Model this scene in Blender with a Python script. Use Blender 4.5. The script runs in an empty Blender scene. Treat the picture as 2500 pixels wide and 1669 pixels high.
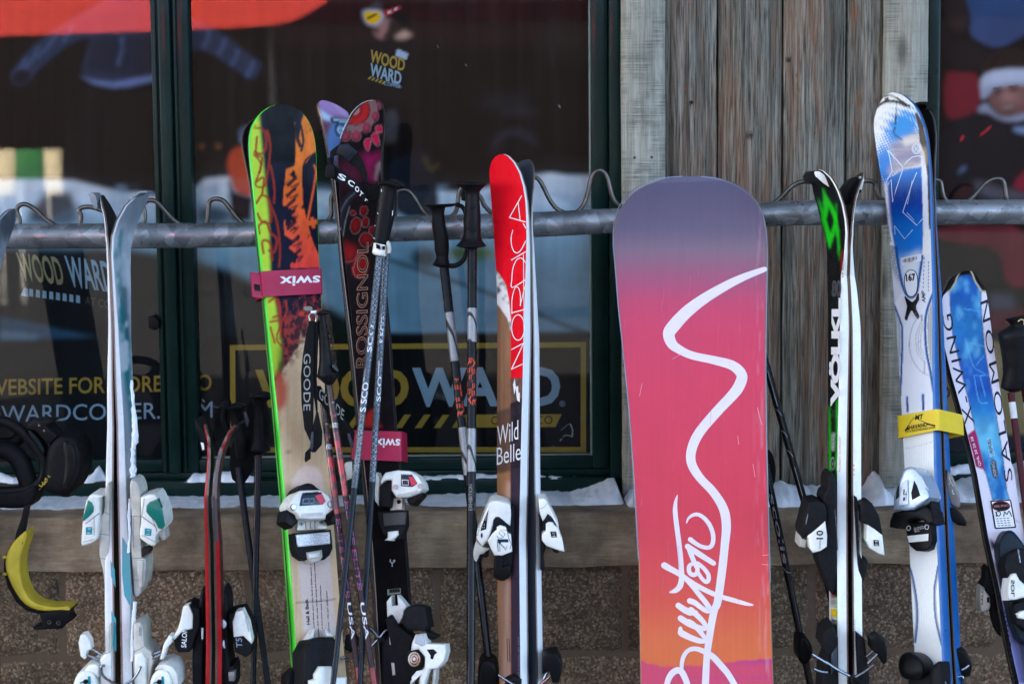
import bpy, bmesh, math, random
import numpy as np
from mathutils import Vector, Matrix, noise
from mathutils.geometry import tessellate_polygon

random.seed(7); RNG = np.random.default_rng(11)
SC = bpy.context.scene
COL = SC.collection

# ------------------------------------------------------------------ camera
D, F, CX, CY = 3.2, 4000.0, 1250.0, 834.5          # metres to the rack, focal length and centre in photo pixels
CAM = Vector((0, -D, 1.42))
RM = Matrix.Rotation(math.radians(90 - 4.8), 3, 'X') @ Matrix.Rotation(math.radians(-0.5), 3, 'Z')
cd = bpy.data.cameras.new('camera'); cam = bpy.data.objects.new('camera', cd); COL.objects.link(cam)
cd.sensor_width = 36; cd.lens = 57.6; cd.clip_start = .05; cd.clip_end = 400
cd.dof.use_dof = True; cd.dof.focus_distance = 3.2; cd.dof.aperture_fstop = 3.5
cam.matrix_world = Matrix.Translation(CAM) @ RM.to_4x4()
SC.camera = cam

# ------------------------------------------------------------------ sky, sun, exposure
SUN_EL, SUN_AZ = math.radians(27), math.radians(-50)   # low winter sun behind the shop, a little to the left
wd = bpy.data.worlds.new('World'); SC.world = wd; wd.use_nodes = True
nt = wd.node_tree
sky = nt.nodes.new('ShaderNodeTexSky'); sky.sky_type = 'NISHITA'; sky.sun_disc = False
sky.sun_elevation = SUN_EL; sky.sun_rotation = SUN_AZ; sky.air_density = 0.15; sky.dust_density = 10.0; sky.ozone_density = 0.0; sky.altitude = 2900
tint = nt.nodes.new('ShaderNodeMix'); tint.data_type = 'RGBA'; tint.blend_type = 'MULTIPLY'; tint.inputs[0].default_value = 1; tint.inputs[7].default_value = (1, .97, .775, 1)   # daylight white balance, the same over the whole sky
nt.links.new(sky.outputs[0], tint.inputs[6]); nt.links.new(tint.outputs[2], nt.nodes['Background'].inputs[0]); nt.nodes['Background'].inputs[1].default_value = 0.15
sl = bpy.data.lights.new('sun', 'SUN'); sl.energy = 4.0; sl.angle = math.radians(.5); sl.color = (1, .93, .82)
so = bpy.data.objects.new('sun', sl); COL.objects.link(so)
sdir = Vector((math.sin(SUN_AZ) * math.cos(SUN_EL), math.cos(SUN_AZ) * math.cos(SUN_EL), math.sin(SUN_EL)))
so.rotation_euler = sdir.to_track_quat('Z', 'Y').to_euler(); so.location = sdir * 30
SC.view_settings.view_transform = 'Standard'; SC.view_settings.look = 'None'
SC.view_settings.exposure = 4.85; SC.view_settings.gamma = 1; SC.view_settings.use_curve_mapping = False
SC.cycles.max_bounces = 8; SC.cycles.transparent_max_bounces = 12

# ------------------------------------------------------------------ pixel <-> world
def ray(u, v):
    return (RM @ Vector(((u - CX) / F, -(v - CY) / F, -1))).normalized()
def P(u, v, Y):
    d = ray(u, v); return CAM + d * ((Y + D) / d.y)
RMI = RM.transposed()
def proj(p):
    q = RMI @ (p - CAM); return (CX + F * q.x / -q.z, CY - F * q.y / -q.z)
RN = np.array(RM)
def projn(p):
    q = (p - np.array(CAM)) @ RN
    return CX + F * q[:, 0] / -q[:, 2], CY - F * q[:, 1] / -q[:, 2]
def Zm(x0, y0, k): return lambda pts: [tuple((y0 if i % 2 else x0) + c * k for i, c in enumerate(p)) for p in pts]   # coordinates read in an enlarged crop
zA = Zm(0, 0, .5326); zB = Zm(500, 200, .5326); zC = Zm(1400, 0, .5324); zD = Zm(0, 834, .5326); zE = Zm(600, 1000, .4267)
zF = Zm(1050, 834, .5326); zG = Zm(1850, 1000, .4268); zH = Zm(2050, 600, .3827); zI = Zm(0, 900, .4902); zJ = Zm(700, 0, .3571)
zK = Zm(0, 480, .3636); zL = Zm(180, 1150, .331); zM = Zm(1900, 380, .3317); zN = Zm(2200, 0, .4464); zO = Zm(2300, 1150, .3311)
zQ = Zm(1020, 420, .1913); zR = Zm(880, 1350, .2034); zS = Zm(0, 960, .2168); zU = Zm(760, 220, .2679); zV = Zm(700, 700, .3509)
zAA = Zm(1120, 1180, .1531); zAB = Zm(1850, 900, .49); zAC = Zm(420, 940, .2297); zAD = Zm(2150, 1100, .3628)
zAE = Zm(2080, 200, .2296); zAF = Zm(1540, 1180, .312); zAG = Zm(540, 820, .3831)

# ------------------------------------------------------------------ objects
BASE = {}
def thing(name, label, cat, base, group=None):
    o = bpy.data.objects.new(name, None); COL.objects.link(o); o.location = base
    o.empty_display_size = .1; o['label'] = label; o['category'] = cat
    if group: o['group'] = group
    BASE[o] = Vector(base); return o
def tag(o, label=None, cat=None, group=None, kind=None):
    if label: o['label'] = label
    if cat: o['category'] = cat
    if group: o['group'] = group
    if kind: o['kind'] = kind
    return o
def mk(name, verts, faces, m, parent=None, smooth=True, ang=40, mi=None, base=None):
    b = BASE[parent] if parent is not None else Vector(base if base is not None else (0, 0, 0))
    va = np.array([tuple(v) for v in verts], dtype=float) if not isinstance(verts, np.ndarray) else verts
    va = va - np.array(b)
    me = bpy.data.meshes.new(name); me.from_pydata(va.tolist(), [], faces)
    for q in (m if isinstance(m, (list, tuple)) else [m]): me.materials.append(q)
    if mi is not None: me.polygons.foreach_set('material_index', mi)
    if smooth:
        me.polygons.foreach_set('use_smooth', [True] * len(me.polygons)); me.set_sharp_from_angle(angle=math.radians(ang))
    me.update()
    o = bpy.data.objects.new(name, me); COL.objects.link(o)
    if parent is not None: o.parent = parent
    else: o.location = b
    BASE[o] = b; return o
def bxv(x0, x1, y0, y1, z0, z1, b=.0):
    if b <= 0:
        v = [(x, y, z) for z in (z0, z1) for y in (y0, y1) for x in (x0, x1)]
        return v, [(0, 1, 5, 4), (1, 3, 7, 5), (3, 2, 6, 7), (2, 0, 4, 6), (4, 5, 7, 6), (0, 2, 3, 1)]
    bm = bmesh.new(); bmesh.ops.create_cube(bm, size=1)
    for w in bm.verts: w.co = ((x0 + x1) / 2 + w.co.x * (x1 - x0), (y0 + y1) / 2 + w.co.y * (y1 - y0), (z0 + z1) / 2 + w.co.z * (z1 - z0))
    bmesh.ops.bevel(bm, geom=bm.edges[:], offset=b, segments=2, affect='EDGES', profile=.5)
    bm.verts.index_update(); v = [w.co.copy() for w in bm.verts]; f = [[w.index for w in q.verts] for q in bm.faces]; bm.free(); return v, f
def bx(name, x0, x1, y0, y1, z0, z1, m, parent=None, b=.002, base=None):
    v, f = bxv(x0, x1, y0, y1, z0, z1, b); return mk(name, v, f, m, parent, base=base)

class Fr:                                              # a plane that pixels are carried onto along their rays
    def __init__(s, o, n): s.o, s.n = Vector(o), Vector(n).normalized()
    def pt(s, u, v, h=0):
        d = ray(u, v); return CAM + d * ((s.o + s.n * h - CAM).dot(s.n) / d.dot(s.n))
def YF(Y): return Fr((0, Y, 0), (0, -1, 0))
class Cyl:                                             # front of a round shaft
    def __init__(s, a, b, r):
        s.a, s.ax, s.r = Vector(a), (Vector(b) - Vector(a)).normalized(), r
        n = CAM - s.a; s.n = (n - s.ax * n.dot(s.ax)).normalized(); s.x = s.ax.cross(s.n)
        s.f = Fr(s.a, s.n)
    def pt(s, u, v, h=0):
        p = s.f.pt(u, v, s.r * .7); q = p - s.a; x = max(-.97, min(.97, q.dot(s.x) / s.r)) * s.r
        return s.a + s.ax * q.dot(s.ax) + s.x * x + s.n * (math.sqrt(s.r ** 2 - x * x) + h)

def chaikin(p, n=1):
    for _ in range(n):
        q = []
        for i in range(len(p)):
            a, b = p[i], p[(i + 1) % len(p)]
            q += [(a[0] * .75 + b[0] * .25, a[1] * .75 + b[1] * .25), (a[0] * .25 + b[0] * .75, a[1] * .25 + b[1] * .75)]
        p = q
    return p
def tess(pts):
    return [tuple(t) for t in tessellate_polygon([[Vector((p[0], p[1], 0)) for p in pts]])]
def area(p): return sum(p[i][0] * p[(i + 1) % len(p)][1] - p[(i + 1) % len(p)][0] * p[i][1] for i in range(len(p))) / 2
def inset(p, d):                                       # p in pixels, positive d shrinks
    n = len(p); s = 1 if area(p) > 0 else -1; out = []
    for i in range(n):
        a, b, c = p[i - 1], p[i], p[(i + 1) % n]
        e1 = Vector((b[0] - a[0], b[1] - a[1])); e2 = Vector((c[0] - b[0], c[1] - b[1]))
        if e1.length < 1e-6 or e2.length < 1e-6: out.append(b); continue
        e1.normalize(); e2.normalize()
        n1 = Vector((-e1.y, e1.x)) * s; n2 = Vector((-e2.y, e2.x)) * s; m = n1 + n2
        k = d / max(.35, m.length / 2); m = m.normalized() * k if m.length > 1e-6 else n1 * d
        out.append((b[0] + m.x, b[1] + m.y))
    return out
ROUND = {'heel_pad', 'highback', 'pad', 'strap_loop', 'toe_strap', 'basket_cup', 'heel_cup', 'grip_cap', 'base_plate', 'hand_pad', 'toe_cover', 'binding_plate'}
def slab(name, poly, fr, h0, h1, m, parent, bev=.004, rnd=1, base=None):
    if name not in ROUND: rnd = 0; bev = min(bev * .62, .005)
    p = [(q[0], q[1]) for q in poly]
    if rnd: p = chaikin(p, rnd)
    bp = bev / .0008
    rings = [(p, h0), (p, h1 - bev), (inset(p, bp * .12), h1 - bev * .55), (inset(p, bp * .42), h1 - bev * .16), (inset(p, bp), h1)]
    n = len(p); V = []; Fc = []
    if isinstance(fr, (int, float)): fr = YF(fr)
    back = fr.n if isinstance(fr, Fr) else fr.N
    for i, (r, h) in enumerate(rings):
        for q in r:
            w = fr.pt(q[0], q[1], h if i else h1 - bev)
            if i == 0: w = w - back * (h1 - bev - h0)
            V.append(w)
    flip = area(p) > 0
    for k in range(len(rings) - 1):
        for i in range(n):
            a, b = k * n + i, k * n + (i + 1) % n
            f = (a, b, b + n, a + n); Fc.append(f[::-1] if not flip else f)
    for t in tess(rings[-1][0]):
        Fc.append(tuple(i + 4 * n for i in t))
    for t in tess(p): Fc.append(tuple(t))
    bm = bmesh.new(); bv = [bm.verts.new(w) for w in V]
    for f in Fc:
        try: bm.faces.new([bv[i] for i in f])
        except ValueError: pass
    bmesh.ops.recalc_face_normals(bm, faces=bm.faces[:]); bm.verts.index_update()
    fs = [[w.index for w in q.verts] for q in bm.faces]; bm.free()
    return mk(name, V, fs, m, parent, ang=50, base=base)
def crom(pts, n):
    pts = [Vector(p) for p in pts]
    if n <= 1 or len(pts) < 3: return pts
    out = []
    for i in range(len(pts) - 1):
        a, b, c, d = pts[max(0, i - 1)], pts[i], pts[i + 1], pts[min(len(pts) - 1, i + 2)]
        for k in range(n):
            t = k / n
            out.append(.5 * ((2 * b) + (c - a) * t + (2 * a - 5 * b + 4 * c - d) * t * t + (3 * b - a - 3 * c + d) * t ** 3))
    out.append(pts[-1]); return out
def tubev(pts, r, n=10, res=1):
    pts = crom(pts, res); k = len(pts); rs = r if isinstance(r, (list, tuple)) else [r] * k
    if len(rs) != k: rs = np.interp(np.linspace(0, 1, k), np.linspace(0, 1, len(rs)), rs)
    V = []; Fc = []; t0 = (pts[1] - pts[0]).normalized(); nr = t0.orthogonal().normalized()
    for i in range(k):
        t = (pts[min(k - 1, i + 1)] - pts[max(0, i - 1)]).normalized()
        nr = (nr - t * nr.dot(t)).normalized(); b = t.cross(nr)
        for j in range(n):
            a = 2 * math.pi * j / n; V.append(pts[i] + (nr * math.cos(a) + b * math.sin(a)) * rs[i])
    for i in range(k - 1):
        for j in range(n):
            Fc.append((i * n + j, i * n + (j + 1) % n, (i + 1) * n + (j + 1) % n, (i + 1) * n + j))
    Fc.append(tuple(range(n))[::-1]); Fc.append(tuple((k - 1) * n + j for j in range(n))); return V, Fc, k
def tube(name, pts, r, m, parent=None, n=10, res=1, base=None):
    V, Fc, _ = tubev(pts, r, n, res); return mk(name, V, Fc, m, parent, base=base)
def loft(name, pairs, Y, m, parent, ratio=1.0, n=20, e=2.0, base=None, res=3):
    """rings whose silhouette is the pixel pairs (uL,vL,uR,vR); ratio = depth / width, e = superellipse power"""
    Ys = Y if isinstance(Y, (list, tuple)) else [Y] * len(pairs)
    a = crom([P(p[0], p[1], y) for p, y in zip(pairs, Ys)], res); b = crom([P(p[2], p[3], y) for p, y in zip(pairs, Ys)], res)
    V = []; Fc = []; k = len(a)
    for i in range(k):
        c = (a[i] + b[i]) / 2; x = (b[i] - a[i]) / 2; r = x.length; y = Vector((0, 1, 0)) * r * ratio
        for j in range(n):
            t = 2 * math.pi * j / n; ct, st = math.cos(t), math.sin(t)
            V.append(c + x * math.copysign(abs(ct) ** (2 / e), ct) + y * math.copysign(abs(st) ** (2 / e), st))
    for i in range(k - 1):
        for j in range(n):
            Fc.append((i * n + j, i * n + (j + 1) % n, (i + 1) * n + (j + 1) % n, (i + 1) * n + j))
    Fc.append(tuple(range(n))[::-1]); Fc.append(tuple((k - 1) * n + j for j in range(n)))
    bm = bmesh.new(); bv = [bm.verts.new(w) for w in V]
    for f in Fc: bm.faces.new([bv[i] for i in f])
    bmesh.ops.recalc_face_normals(bm, faces=bm.faces[:]); fs = [[w.index for w in q.verts] for q in bm.faces]
    bm.verts.index_update(); fs = [[w.index for w in q.verts] for q in bm.faces]; bm.free()
    return mk(name, V, fs, m, parent, ang=45, base=base)
def subdiv(pts, tris, step):                            # cut long print triangles so that they can follow a curve
    bm = bmesh.new(); vs = [bm.verts.new((p[0], p[1], 0)) for p in pts]
    for t in tris:
        try: bm.faces.new([vs[i] for i in t])
        except ValueError: pass
    ys = [p[1] for p in pts]; y = math.ceil(min(ys) / step) * step
    while y < max(ys):
        bmesh.ops.bisect_plane(bm, geom=bm.verts[:] + bm.edges[:] + bm.faces[:], plane_co=(0, y, 0), plane_no=(0, 1, 0)); y += step
    bm.verts.index_update(); p = [(w.co.x, w.co.y) for w in bm.verts]; f = [[w.index for w in q.verts] for q in bm.faces]; bm.free(); return p, f
def pmesh(name, pts, tris, fr, h, m, parent, step=0):
    if step: pts, tris = subdiv(pts, tris, step)
    if isinstance(fr, (int, float)): fr = YF(fr)
    return mk(name, [fr.pt(p[0], p[1], h) for p in pts], tris, m, parent, smooth=False)
def prt(name, polys, fr, h, m, parent, rnd=0, step=0):   # flat print: filled outlines
    if not isinstance(polys[0][0], (tuple, list)): polys = [polys]
    pts, tr = [], []
    for p in polys:
        p = [(q[0], q[1]) for q in p]
        if rnd: p = chaikin(p, rnd)
        tr += [tuple(i + len(pts) for i in t) for t in tess(p)]; pts += p
    return pmesh(name, pts, tr, fr, h, m, parent, step)
def ribbon(p, w, res=6):
    q = crom([Vector((a[0], a[1], 0)) for a in p], res); k = len(q)
    wq = w if isinstance(w, (list, tuple)) else [w, w]; ws = np.interp(np.linspace(0, 1, k), np.linspace(0, 1, len(wq)), wq)
    L, R_ = [], []
    for i in range(k):
        t = (q[min(k - 1, i + 1)] - q[max(0, i - 1)]); t = t.normalized() if t.length > 0 else Vector((0, 1, 0))
        n = Vector((-t.y, t.x, 0)) * ws[i] / 2; L.append(q[i] + n); R_.append(q[i] - n)
    pts = [(a.x, a.y) for a in L] + [(a.x, a.y) for a in R_]
    return pts, [(i, i + 1, k + i + 1, k + i) for i in range(k - 1)]
def strk(name, lines, fr, h, m, parent, res=6, step=0, cap=True):   # brush strokes: [(points, width or widths), ...]
    if isinstance(fr, (int, float)): fr = YF(fr)
    V, T_, n = [], [], 0
    def put(pts, fs):
        nonlocal n
        if step: pts, fs = subdiv(pts, fs, step)
        k = len(V); V.extend(fr.pt(p[0], p[1], h + (n % 40) * 2.5e-5) for p in pts); T_.extend(tuple(i + k for i in f) for f in fs); n += 1
    for p, w in lines:
        put(*ribbon(p, w, res))
        if cap:
            ws = w if isinstance(w, (list, tuple)) else [w, w]
            for c, r in ((p[0], ws[0] / 2), (p[-1], ws[-1] / 2)):
                put([(c[0] + r * math.cos(k * math.pi / 5), c[1] + r * math.sin(k * math.pi / 5)) for k in range(10)], [tuple(range(10))])
    o = mk(name, V, T_, m, parent, smooth=False)
    if name == 'seam': o['kind'] = 'stuff'
    return o
TXC = {}
def glyphs(s, bold=0, font_sp=1.0):
    key = (s, bold, font_sp)
    if key not in TXC:
        c = bpy.data.curves.new('t', 'FONT'); c.body = s; c.offset = bold; c.resolution_u = 3; c.space_character = font_sp
        o = bpy.data.objects.new('t', c); me = o.to_mesh()
        pts = [(w.co.x, w.co.y) for w in me.vertices]; fs = [tuple(q.vertices) for q in me.polygons]
        o.to_mesh_clear(); bpy.data.objects.remove(o); bpy.data.curves.remove(c)
        x0, x1 = min(p[0] for p in pts), max(p[0] for p in pts); y0, y1 = min(p[1] for p in pts), max(p[1] for p in pts)
        TXC[key] = ([((p[0] - x0) / (x1 - x0), (p[1] - y0) / (y1 - y0)) for p in pts], fs)
    return TXC[key]
def txt(name, s, p0, px, py, fr, h, m, parent, bold=0, sp=1.0, step=0):
    """lettering fitted into the pixel parallelogram p0 (start of baseline), px (its end), py (top of the first letter)"""
    g, fs = glyphs(s, bold, sp)
    pts = [(p0[0] + (px[0] - p0[0]) * a + (py[0] - p0[0]) * b, p0[1] + (px[1] - p0[1]) * a + (py[1] - p0[1]) * b) for a, b in g]
    return pmesh(name, pts, fs, fr, h, m, parent, step)

# ------------------------------------------------------------------ materials
def lin(c): return tuple((x / 255 / 12.92) if x <= 10.3 else ((x / 255 + .055) / 1.055) ** 2.4 for x in c)
def C(r, g, b): return lin((r, g, b)) + (1,)
class NT:
    def __init__(s, m): s.t = m.node_tree; s.b = s.t.nodes['Principled BSDF']
    def n(s, typ, **kw):
        q = s.t.nodes.new('ShaderNode' + typ)
        for k, v in kw.items():
            if k.startswith('i_'): q.inputs[k[2:].replace('_', ' ')].default_value = v
            else: setattr(q, k, v)
        return q
    def l(s, a, b): s.t.links.new(a, b)
    def coords(s, scale, rnd=True):
        tc = s.n('TexCoord'); mp = s.n('Mapping'); mp.inputs['Scale'].default_value = scale
        if rnd:
            oi = s.n('ObjectInfo'); mu = s.n('VectorMath', operation='SCALE'); mu.inputs[3].default_value = 37.0
            cx = s.n('CombineXYZ'); s.l(oi.outputs['Random'], cx.inputs[0]); s.l(oi.outputs['Random'], cx.inputs[1]); s.l(oi.outputs['Random'], cx.inputs[2])
            s.l(cx.outputs[0], mu.inputs[0]); ad = s.n('VectorMath', operation='ADD'); s.l(tc.outputs['Object'], ad.inputs[0]); s.l(mu.outputs[0], ad.inputs[1]); s.l(ad.outputs[0], mp.inputs['Vector'])
        else: s.l(tc.outputs['Object'], mp.inputs['Vector'])
        return mp.outputs[0]
    def noise(s, vec, scale, detail=4, rough=.55, dist=0):
        q = s.n('TexNoise'); q.inputs['Scale'].default_value = scale; q.inputs['Detail'].default_value = detail; q.inputs['Roughness'].default_value = rough; q.inputs['Distortion'].default_value = dist
        s.l(vec, q.inputs['Vector']); return q.outputs['Fac']
    def ramp(s, fac, stops, const=False):
        q = s.n('ValToRGB'); e = q.color_ramp.elements
        if const: q.color_ramp.interpolation = 'CONSTANT'
        while len(e) < len(stops): e.new(.5)
        for i, (p, c) in enumerate(stops): e[i].position = p; e[i].color = c if not isinstance(c, (int, float)) else (c, c, c, 1)
        s.l(fac, q.inputs[0]); return q.outputs[0]
    def mix(s, fac, a, b, typ='MIX'):
        q = s.n('Mix', data_type='RGBA', blend_type=typ)
        for v, k in ((fac, 0), (a, 6), (b, 7)):
            if hasattr(v, 'is_linked'): s.l(v, q.inputs[k])
            else: q.inputs[k].default_value = v
        return q.outputs[2]
    def bump(s, fac, st, dist=.002):
        q = s.n('Bump'); q.inputs['Strength'].default_value = st; q.inputs['Distance'].default_value = dist; s.l(fac, q.inputs['Height']); s.l(q.outputs[0], s.b.inputs['Normal']); return q
def newmat(name):
    m = bpy.data.materials.new(name); m.use_nodes = True; return m, NT(m)
MC = {}
def pm(name, col, rough=.45, metal=0, coat=0, var=.12, vs=40, bump=0, bs=300, spec=.5, trans=0):
    if name in MC: return MC[name]
    m, t = newmat(name); b = t.b
    c = C(*col); vec = t.coords((1, 1, 1))
    nz = t.noise(vec, vs, 5, .6)
    dk = tuple(x * (1 - var) for x in c[:3]) + (1,); lt = tuple(min(1, x * (1 + var * .6) + .002) for x in c[:3]) + (1,)
    t.l(t.ramp(nz, [(.3, dk), (.7, lt)]), b.inputs['Base Color'])
    t.l(t.ramp(t.noise(vec, vs * 2.3, 4), [(.3, max(0, rough - .08)), (.75, min(1, rough + .12))]), b.inputs['Roughness'])
    b.inputs['Metallic'].default_value = metal; b.inputs['Coat Weight'].default_value = coat; b.inputs['Coat Roughness'].default_value = .12
    lum = sum(c[:3]) / 3; b.inputs['Specular IOR Level'].default_value = spec * (.22 if lum < .04 and not metal else .8); b.inputs['Coat Weight'].default_value = coat * .35
    if bump: t.bump(t.noise(vec, bs, 3), bump, .001)
    MC[name] = m; return m
def vmat(name, rough=.3, coat=.4, bump=.05, spec=.4):        # colour print carried by the sheet's own colour layer
    m, t = newmat(name); at = t.n('Attribute', attribute_name='print'); vec = t.coords((1, 1, 1))
    t.l(t.mix(t.ramp(t.noise(vec, 25, 5), [(.3, .0), (.8, .16)]), at.outputs['Color'], C(120, 115, 110)) if False else at.outputs['Color'], t.b.inputs['Base Color'])
    t.l(t.ramp(t.noise(vec, 60, 5), [(.3, rough - .06), (.8, rough + .18)]), t.b.inputs['Roughness'])
    t.b.inputs['Coat Weight'].default_value = coat * .12; t.b.inputs['Coat Roughness'].default_value = .2; t.b.inputs['Specular IOR Level'].default_value = spec * .16
    if bump: t.bump(t.noise(vec, 220, 3), bump, .0006)
    return m

# ------------------------------------------------------------------ printed sheets are drawn on a canvas in photo pixels and carried as vertex colours
def boxblur(a, r):
    r = int(round(r))
    if r < 1: return a
    for ax in (0, 1):
        for _ in range(2):
            p = np.pad(a, [(r + 1, r) if i == ax else (0, 0) for i in range(a.ndim)], mode='edge'); c = np.cumsum(p, axis=ax)
            n = a.shape[ax]; a = (np.take(c, range(2 * r + 1, 2 * r + 1 + n), axis=ax) - np.take(c, range(0, n), axis=ax)) / (2 * r + 1)
    return a
class Canvas:
    def __init__(s, u0, v0, u1, v1, step, col):
        s.u0, s.v0, s.st = u0, v0, step; s.w = int((u1 - u0) / step) + 1; s.h = int((v1 - v0) / step) + 1
        s.a = np.zeros((s.h, s.w, 3)); s.a[:] = lin(col)
        s.V, s.U = np.mgrid[0:s.h, 0:s.w] * step * 1.0; s.U += u0; s.V += v0
    def mask(s, p, ss=2):
        xs = [q[0] for q in p]; ys = [q[1] for q in p]
        i0 = max(0, int((min(xs) - s.u0) / s.st) - 1); i1 = min(s.w, int((max(xs) - s.u0) / s.st) + 3)
        j0 = max(0, int((min(ys) - s.v0) / s.st) - 1); j1 = min(s.h, int((max(ys) - s.v0) / s.st) + 3)
        M = np.zeros((s.h, s.w))
        if i1 <= i0 or j1 <= j0: return M
        for a in range(ss):
            for b in range(ss):
                U = s.U[j0:j1, i0:i1] + ((a + .5) / ss - .5) * s.st; V = s.V[j0:j1, i0:i1] + ((b + .5) / ss - .5) * s.st; I = np.zeros(U.shape, bool)
                for k in range(len(p)):
                    x1, y1, x2, y2 = p[k - 1][0], p[k - 1][1], p[k][0], p[k][1]
                    if y1 == y2: continue
                    I ^= ((y1 > V) != (y2 > V)) & (U < (x2 - x1) * (V - y1) / (y2 - y1) + x1)
                M[j0:j1, i0:i1] += I / ss ** 2
        return M
    def put(s, M, col, alpha=1, blur=0):
        if blur: M = boxblur(M, blur / s.st)
        M = (M * alpha)[..., None]; c = col if isinstance(col, np.ndarray) else np.array(lin(col)); s.a = s.a * (1 - M) + c * M
    def poly(s, p, col, alpha=1, blur=0, rnd=0):
        if rnd: p = chaikin([q[:2] for q in p], rnd)
        s.put(s.mask(p), col, alpha, blur)
    def ell(s, c, rx, ry, col, alpha=1, blur=0, rot=0):
        q = [(c[0] + rx * math.cos(t) * math.cos(rot) - ry * math.sin(t) * math.sin(rot), c[1] + rx * math.cos(t) * math.sin(rot) + ry * math.sin(t) * math.cos(rot)) for t in np.linspace(0, 2 * math.pi, 28, endpoint=False)]
        s.poly(q, col, alpha, blur)
    def line(s, p, w, col, alpha=1, blur=0, res=4):
        pts, fs = ribbon(p, w, res); k = len(pts) // 2
        s.poly(pts[:k] + pts[k:][::-1], col, alpha, blur)
    def nz(s, sx, sy, seed, oct=3):                     # smooth value noise, cell sizes in pixels
        g = np.random.default_rng(seed); out = np.zeros((s.h, s.w)); amp, tot = 1, 0
        for o in range(oct):
            cx, cy = max(sx / 2 ** o, s.st), max(sy / 2 ** o, s.st); gw, gh = int(s.w * s.st / cx) + 3, int(s.h * s.st / cy) + 3
            q = g.random((gh, gw)); x = (s.U - s.u0) / cx; y = (s.V - s.v0) / cy; xi, yi = x.astype(int), y.astype(int); fx, fy = x - xi, y - yi
            fx = fx * fx * (3 - 2 * fx); fy = fy * fy * (3 - 2 * fy)
            out += amp * ((q[yi, xi] * (1 - fx) + q[yi, xi + 1] * fx) * (1 - fy) + (q[yi + 1, xi] * (1 - fx) + q[yi + 1, xi + 1] * fx) * fy); tot += amp; amp *= .55
        return out / tot
    def mul(s, f): s.a = s.a * f[..., None]
    def grad(s, stops):                                  # vertical colour run
        vs = [q[0] for q in stops]; cs = np.array([lin(q[1]) for q in stops])
        return np.stack([np.interp(s.V, vs, cs[:, k]) for k in range(3)], -1)
    def sample(s, u, v):
        x = np.clip((u - s.u0) / s.st, 0, s.w - 1.001); y = np.clip((v - s.v0) / s.st, 0, s.h - 1.001); xi, yi = x.astype(int), y.astype(int); fx, fy = (x - xi)[:, None], (y - yi)[:, None]
        return (s.a[yi, xi] * (1 - fx) + s.a[yi, xi + 1] * fx) * (1 - fy) + (s.a[yi + 1, xi] * (1 - fx) + s.a[yi + 1, xi + 1] * fx) * fy
def paint(o, cols):
    at = o.data.color_attributes.new('print', 'FLOAT_COLOR', 'POINT')
    at.data.foreach_set('color', np.concatenate([np.clip(cols, 0, 1), np.ones((len(cols), 1))], 1).ravel())
def gridf(r, c, wrap=False):
    return [(i * c + j, i * c + j + 1, (i + 1) * c + j + 1, (i + 1) * c + j) for i in range(r - 1) for j in range(c - 1)]
def sheet(name, cv, Y, m, parent, step=4):             # a flat printed sheet hanging at depth Y
    us = np.arange(cv.u0, cv.u0 + cv.w * cv.st, step); vs = np.arange(cv.v0, cv.v0 + cv.h * cv.st, step)
    pts = np.array([P(u, v, Y) for v in vs for u in us]); uu = np.tile(us, len(vs)); vv = np.repeat(vs, len(us))
    f = [q[::-1] for q in gridf(len(vs), len(us))]
    o = mk(name, pts, f, m, parent, smooth=False); paint(o, cv.sample(uu, vv)); return o
# ================================================================== SETTING
def Xw(u, Y, v=834): return P(u, v, Y).x
def Zw(v, Y, u=1250): return P(u, v, Y).z
Y_LEDGE, Y_BLOCK, Y_FRAME, Y_TRIM, Y_PLANK, Y_GLASS, Y_PRINT = .16, .185, .40, .355, .385, .445, .475
Z_LEDGE = P(700, 1262, Y_LEDGE).z; Z_LB = P(700, 1388, Y_LEDGE).z

# ground: dark wet paving of the plaza, one sheet to the horizon
m_pave, t = newmat('wet_paving'); vec = t.coords((1, 1, 1), False)
t.l(t.ramp(t.noise(vec, 3, 6), [(.3, C(38, 38, 39)), (.7, C(60, 58, 57))]), t.b.inputs['Base Color']); t.b.inputs['Roughness'].default_value = .8
t.bump(t.noise(vec, 14, 5), .6, .02)
g = mk('ground', [(-150, -150, 0), (150, -150, 0), (150, 60, 0), (-150, 60, 0)], [(0, 1, 2, 3)], m_pave, smooth=False); tag(g, kind='structure')

# ---- split-face block wall with a stone ledge
m_block, t = newmat('split_face_block'); vec = t.coords((1, 1, 1))
a = t.noise(vec, 9, 4); sp = t.n('TexVoronoi', feature='F1'); sp.inputs['Scale'].default_value = 230; t.l(vec, sp.inputs['Vector'])
wn = t.n('TexWhiteNoise'); t.l(sp.outputs['Position'], wn.inputs['Vector'])
base = t.ramp(a, [(.3, C(106, 82, 61)), (.55, C(150, 120, 90)), (.75, C(178, 146, 110))])
base = t.mix(t.ramp(t.noise(vec, 120, 3, .7), [(.4, 0), (.7, .7)]), base, C(46, 38, 33))
peb = t.ramp(wn.outputs['Value'], [(0, C(66, 48, 36)), (.55, C(132, 106, 82)), (.8, C(188, 158, 126)), (1, C(228, 204, 172))])
base = t.mix(t.ramp(t.noise(vec, 150, 3, .6), [(.3, .25), (.7, .75)]), base, peb)
t.l(base, t.b.inputs['Base Color']); oi = t.n('ObjectInfo'); base = t.mix(1, base, t.ramp(oi.outputs['Random'], [(0, .72), (1, 1)]), 'MULTIPLY'); base = t.mix(t.ramp(t.noise(vec, 3.2, 4, .6), [(.5, 0), (.72, .55)]), base, C(66, 51, 39)); t.l(base, t.b.inputs['Base Color']); t.b.inputs['Roughness'].default_value = .9
bb = t.bump(t.noise(vec, 110, 6, .75), 1, .008)
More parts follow.
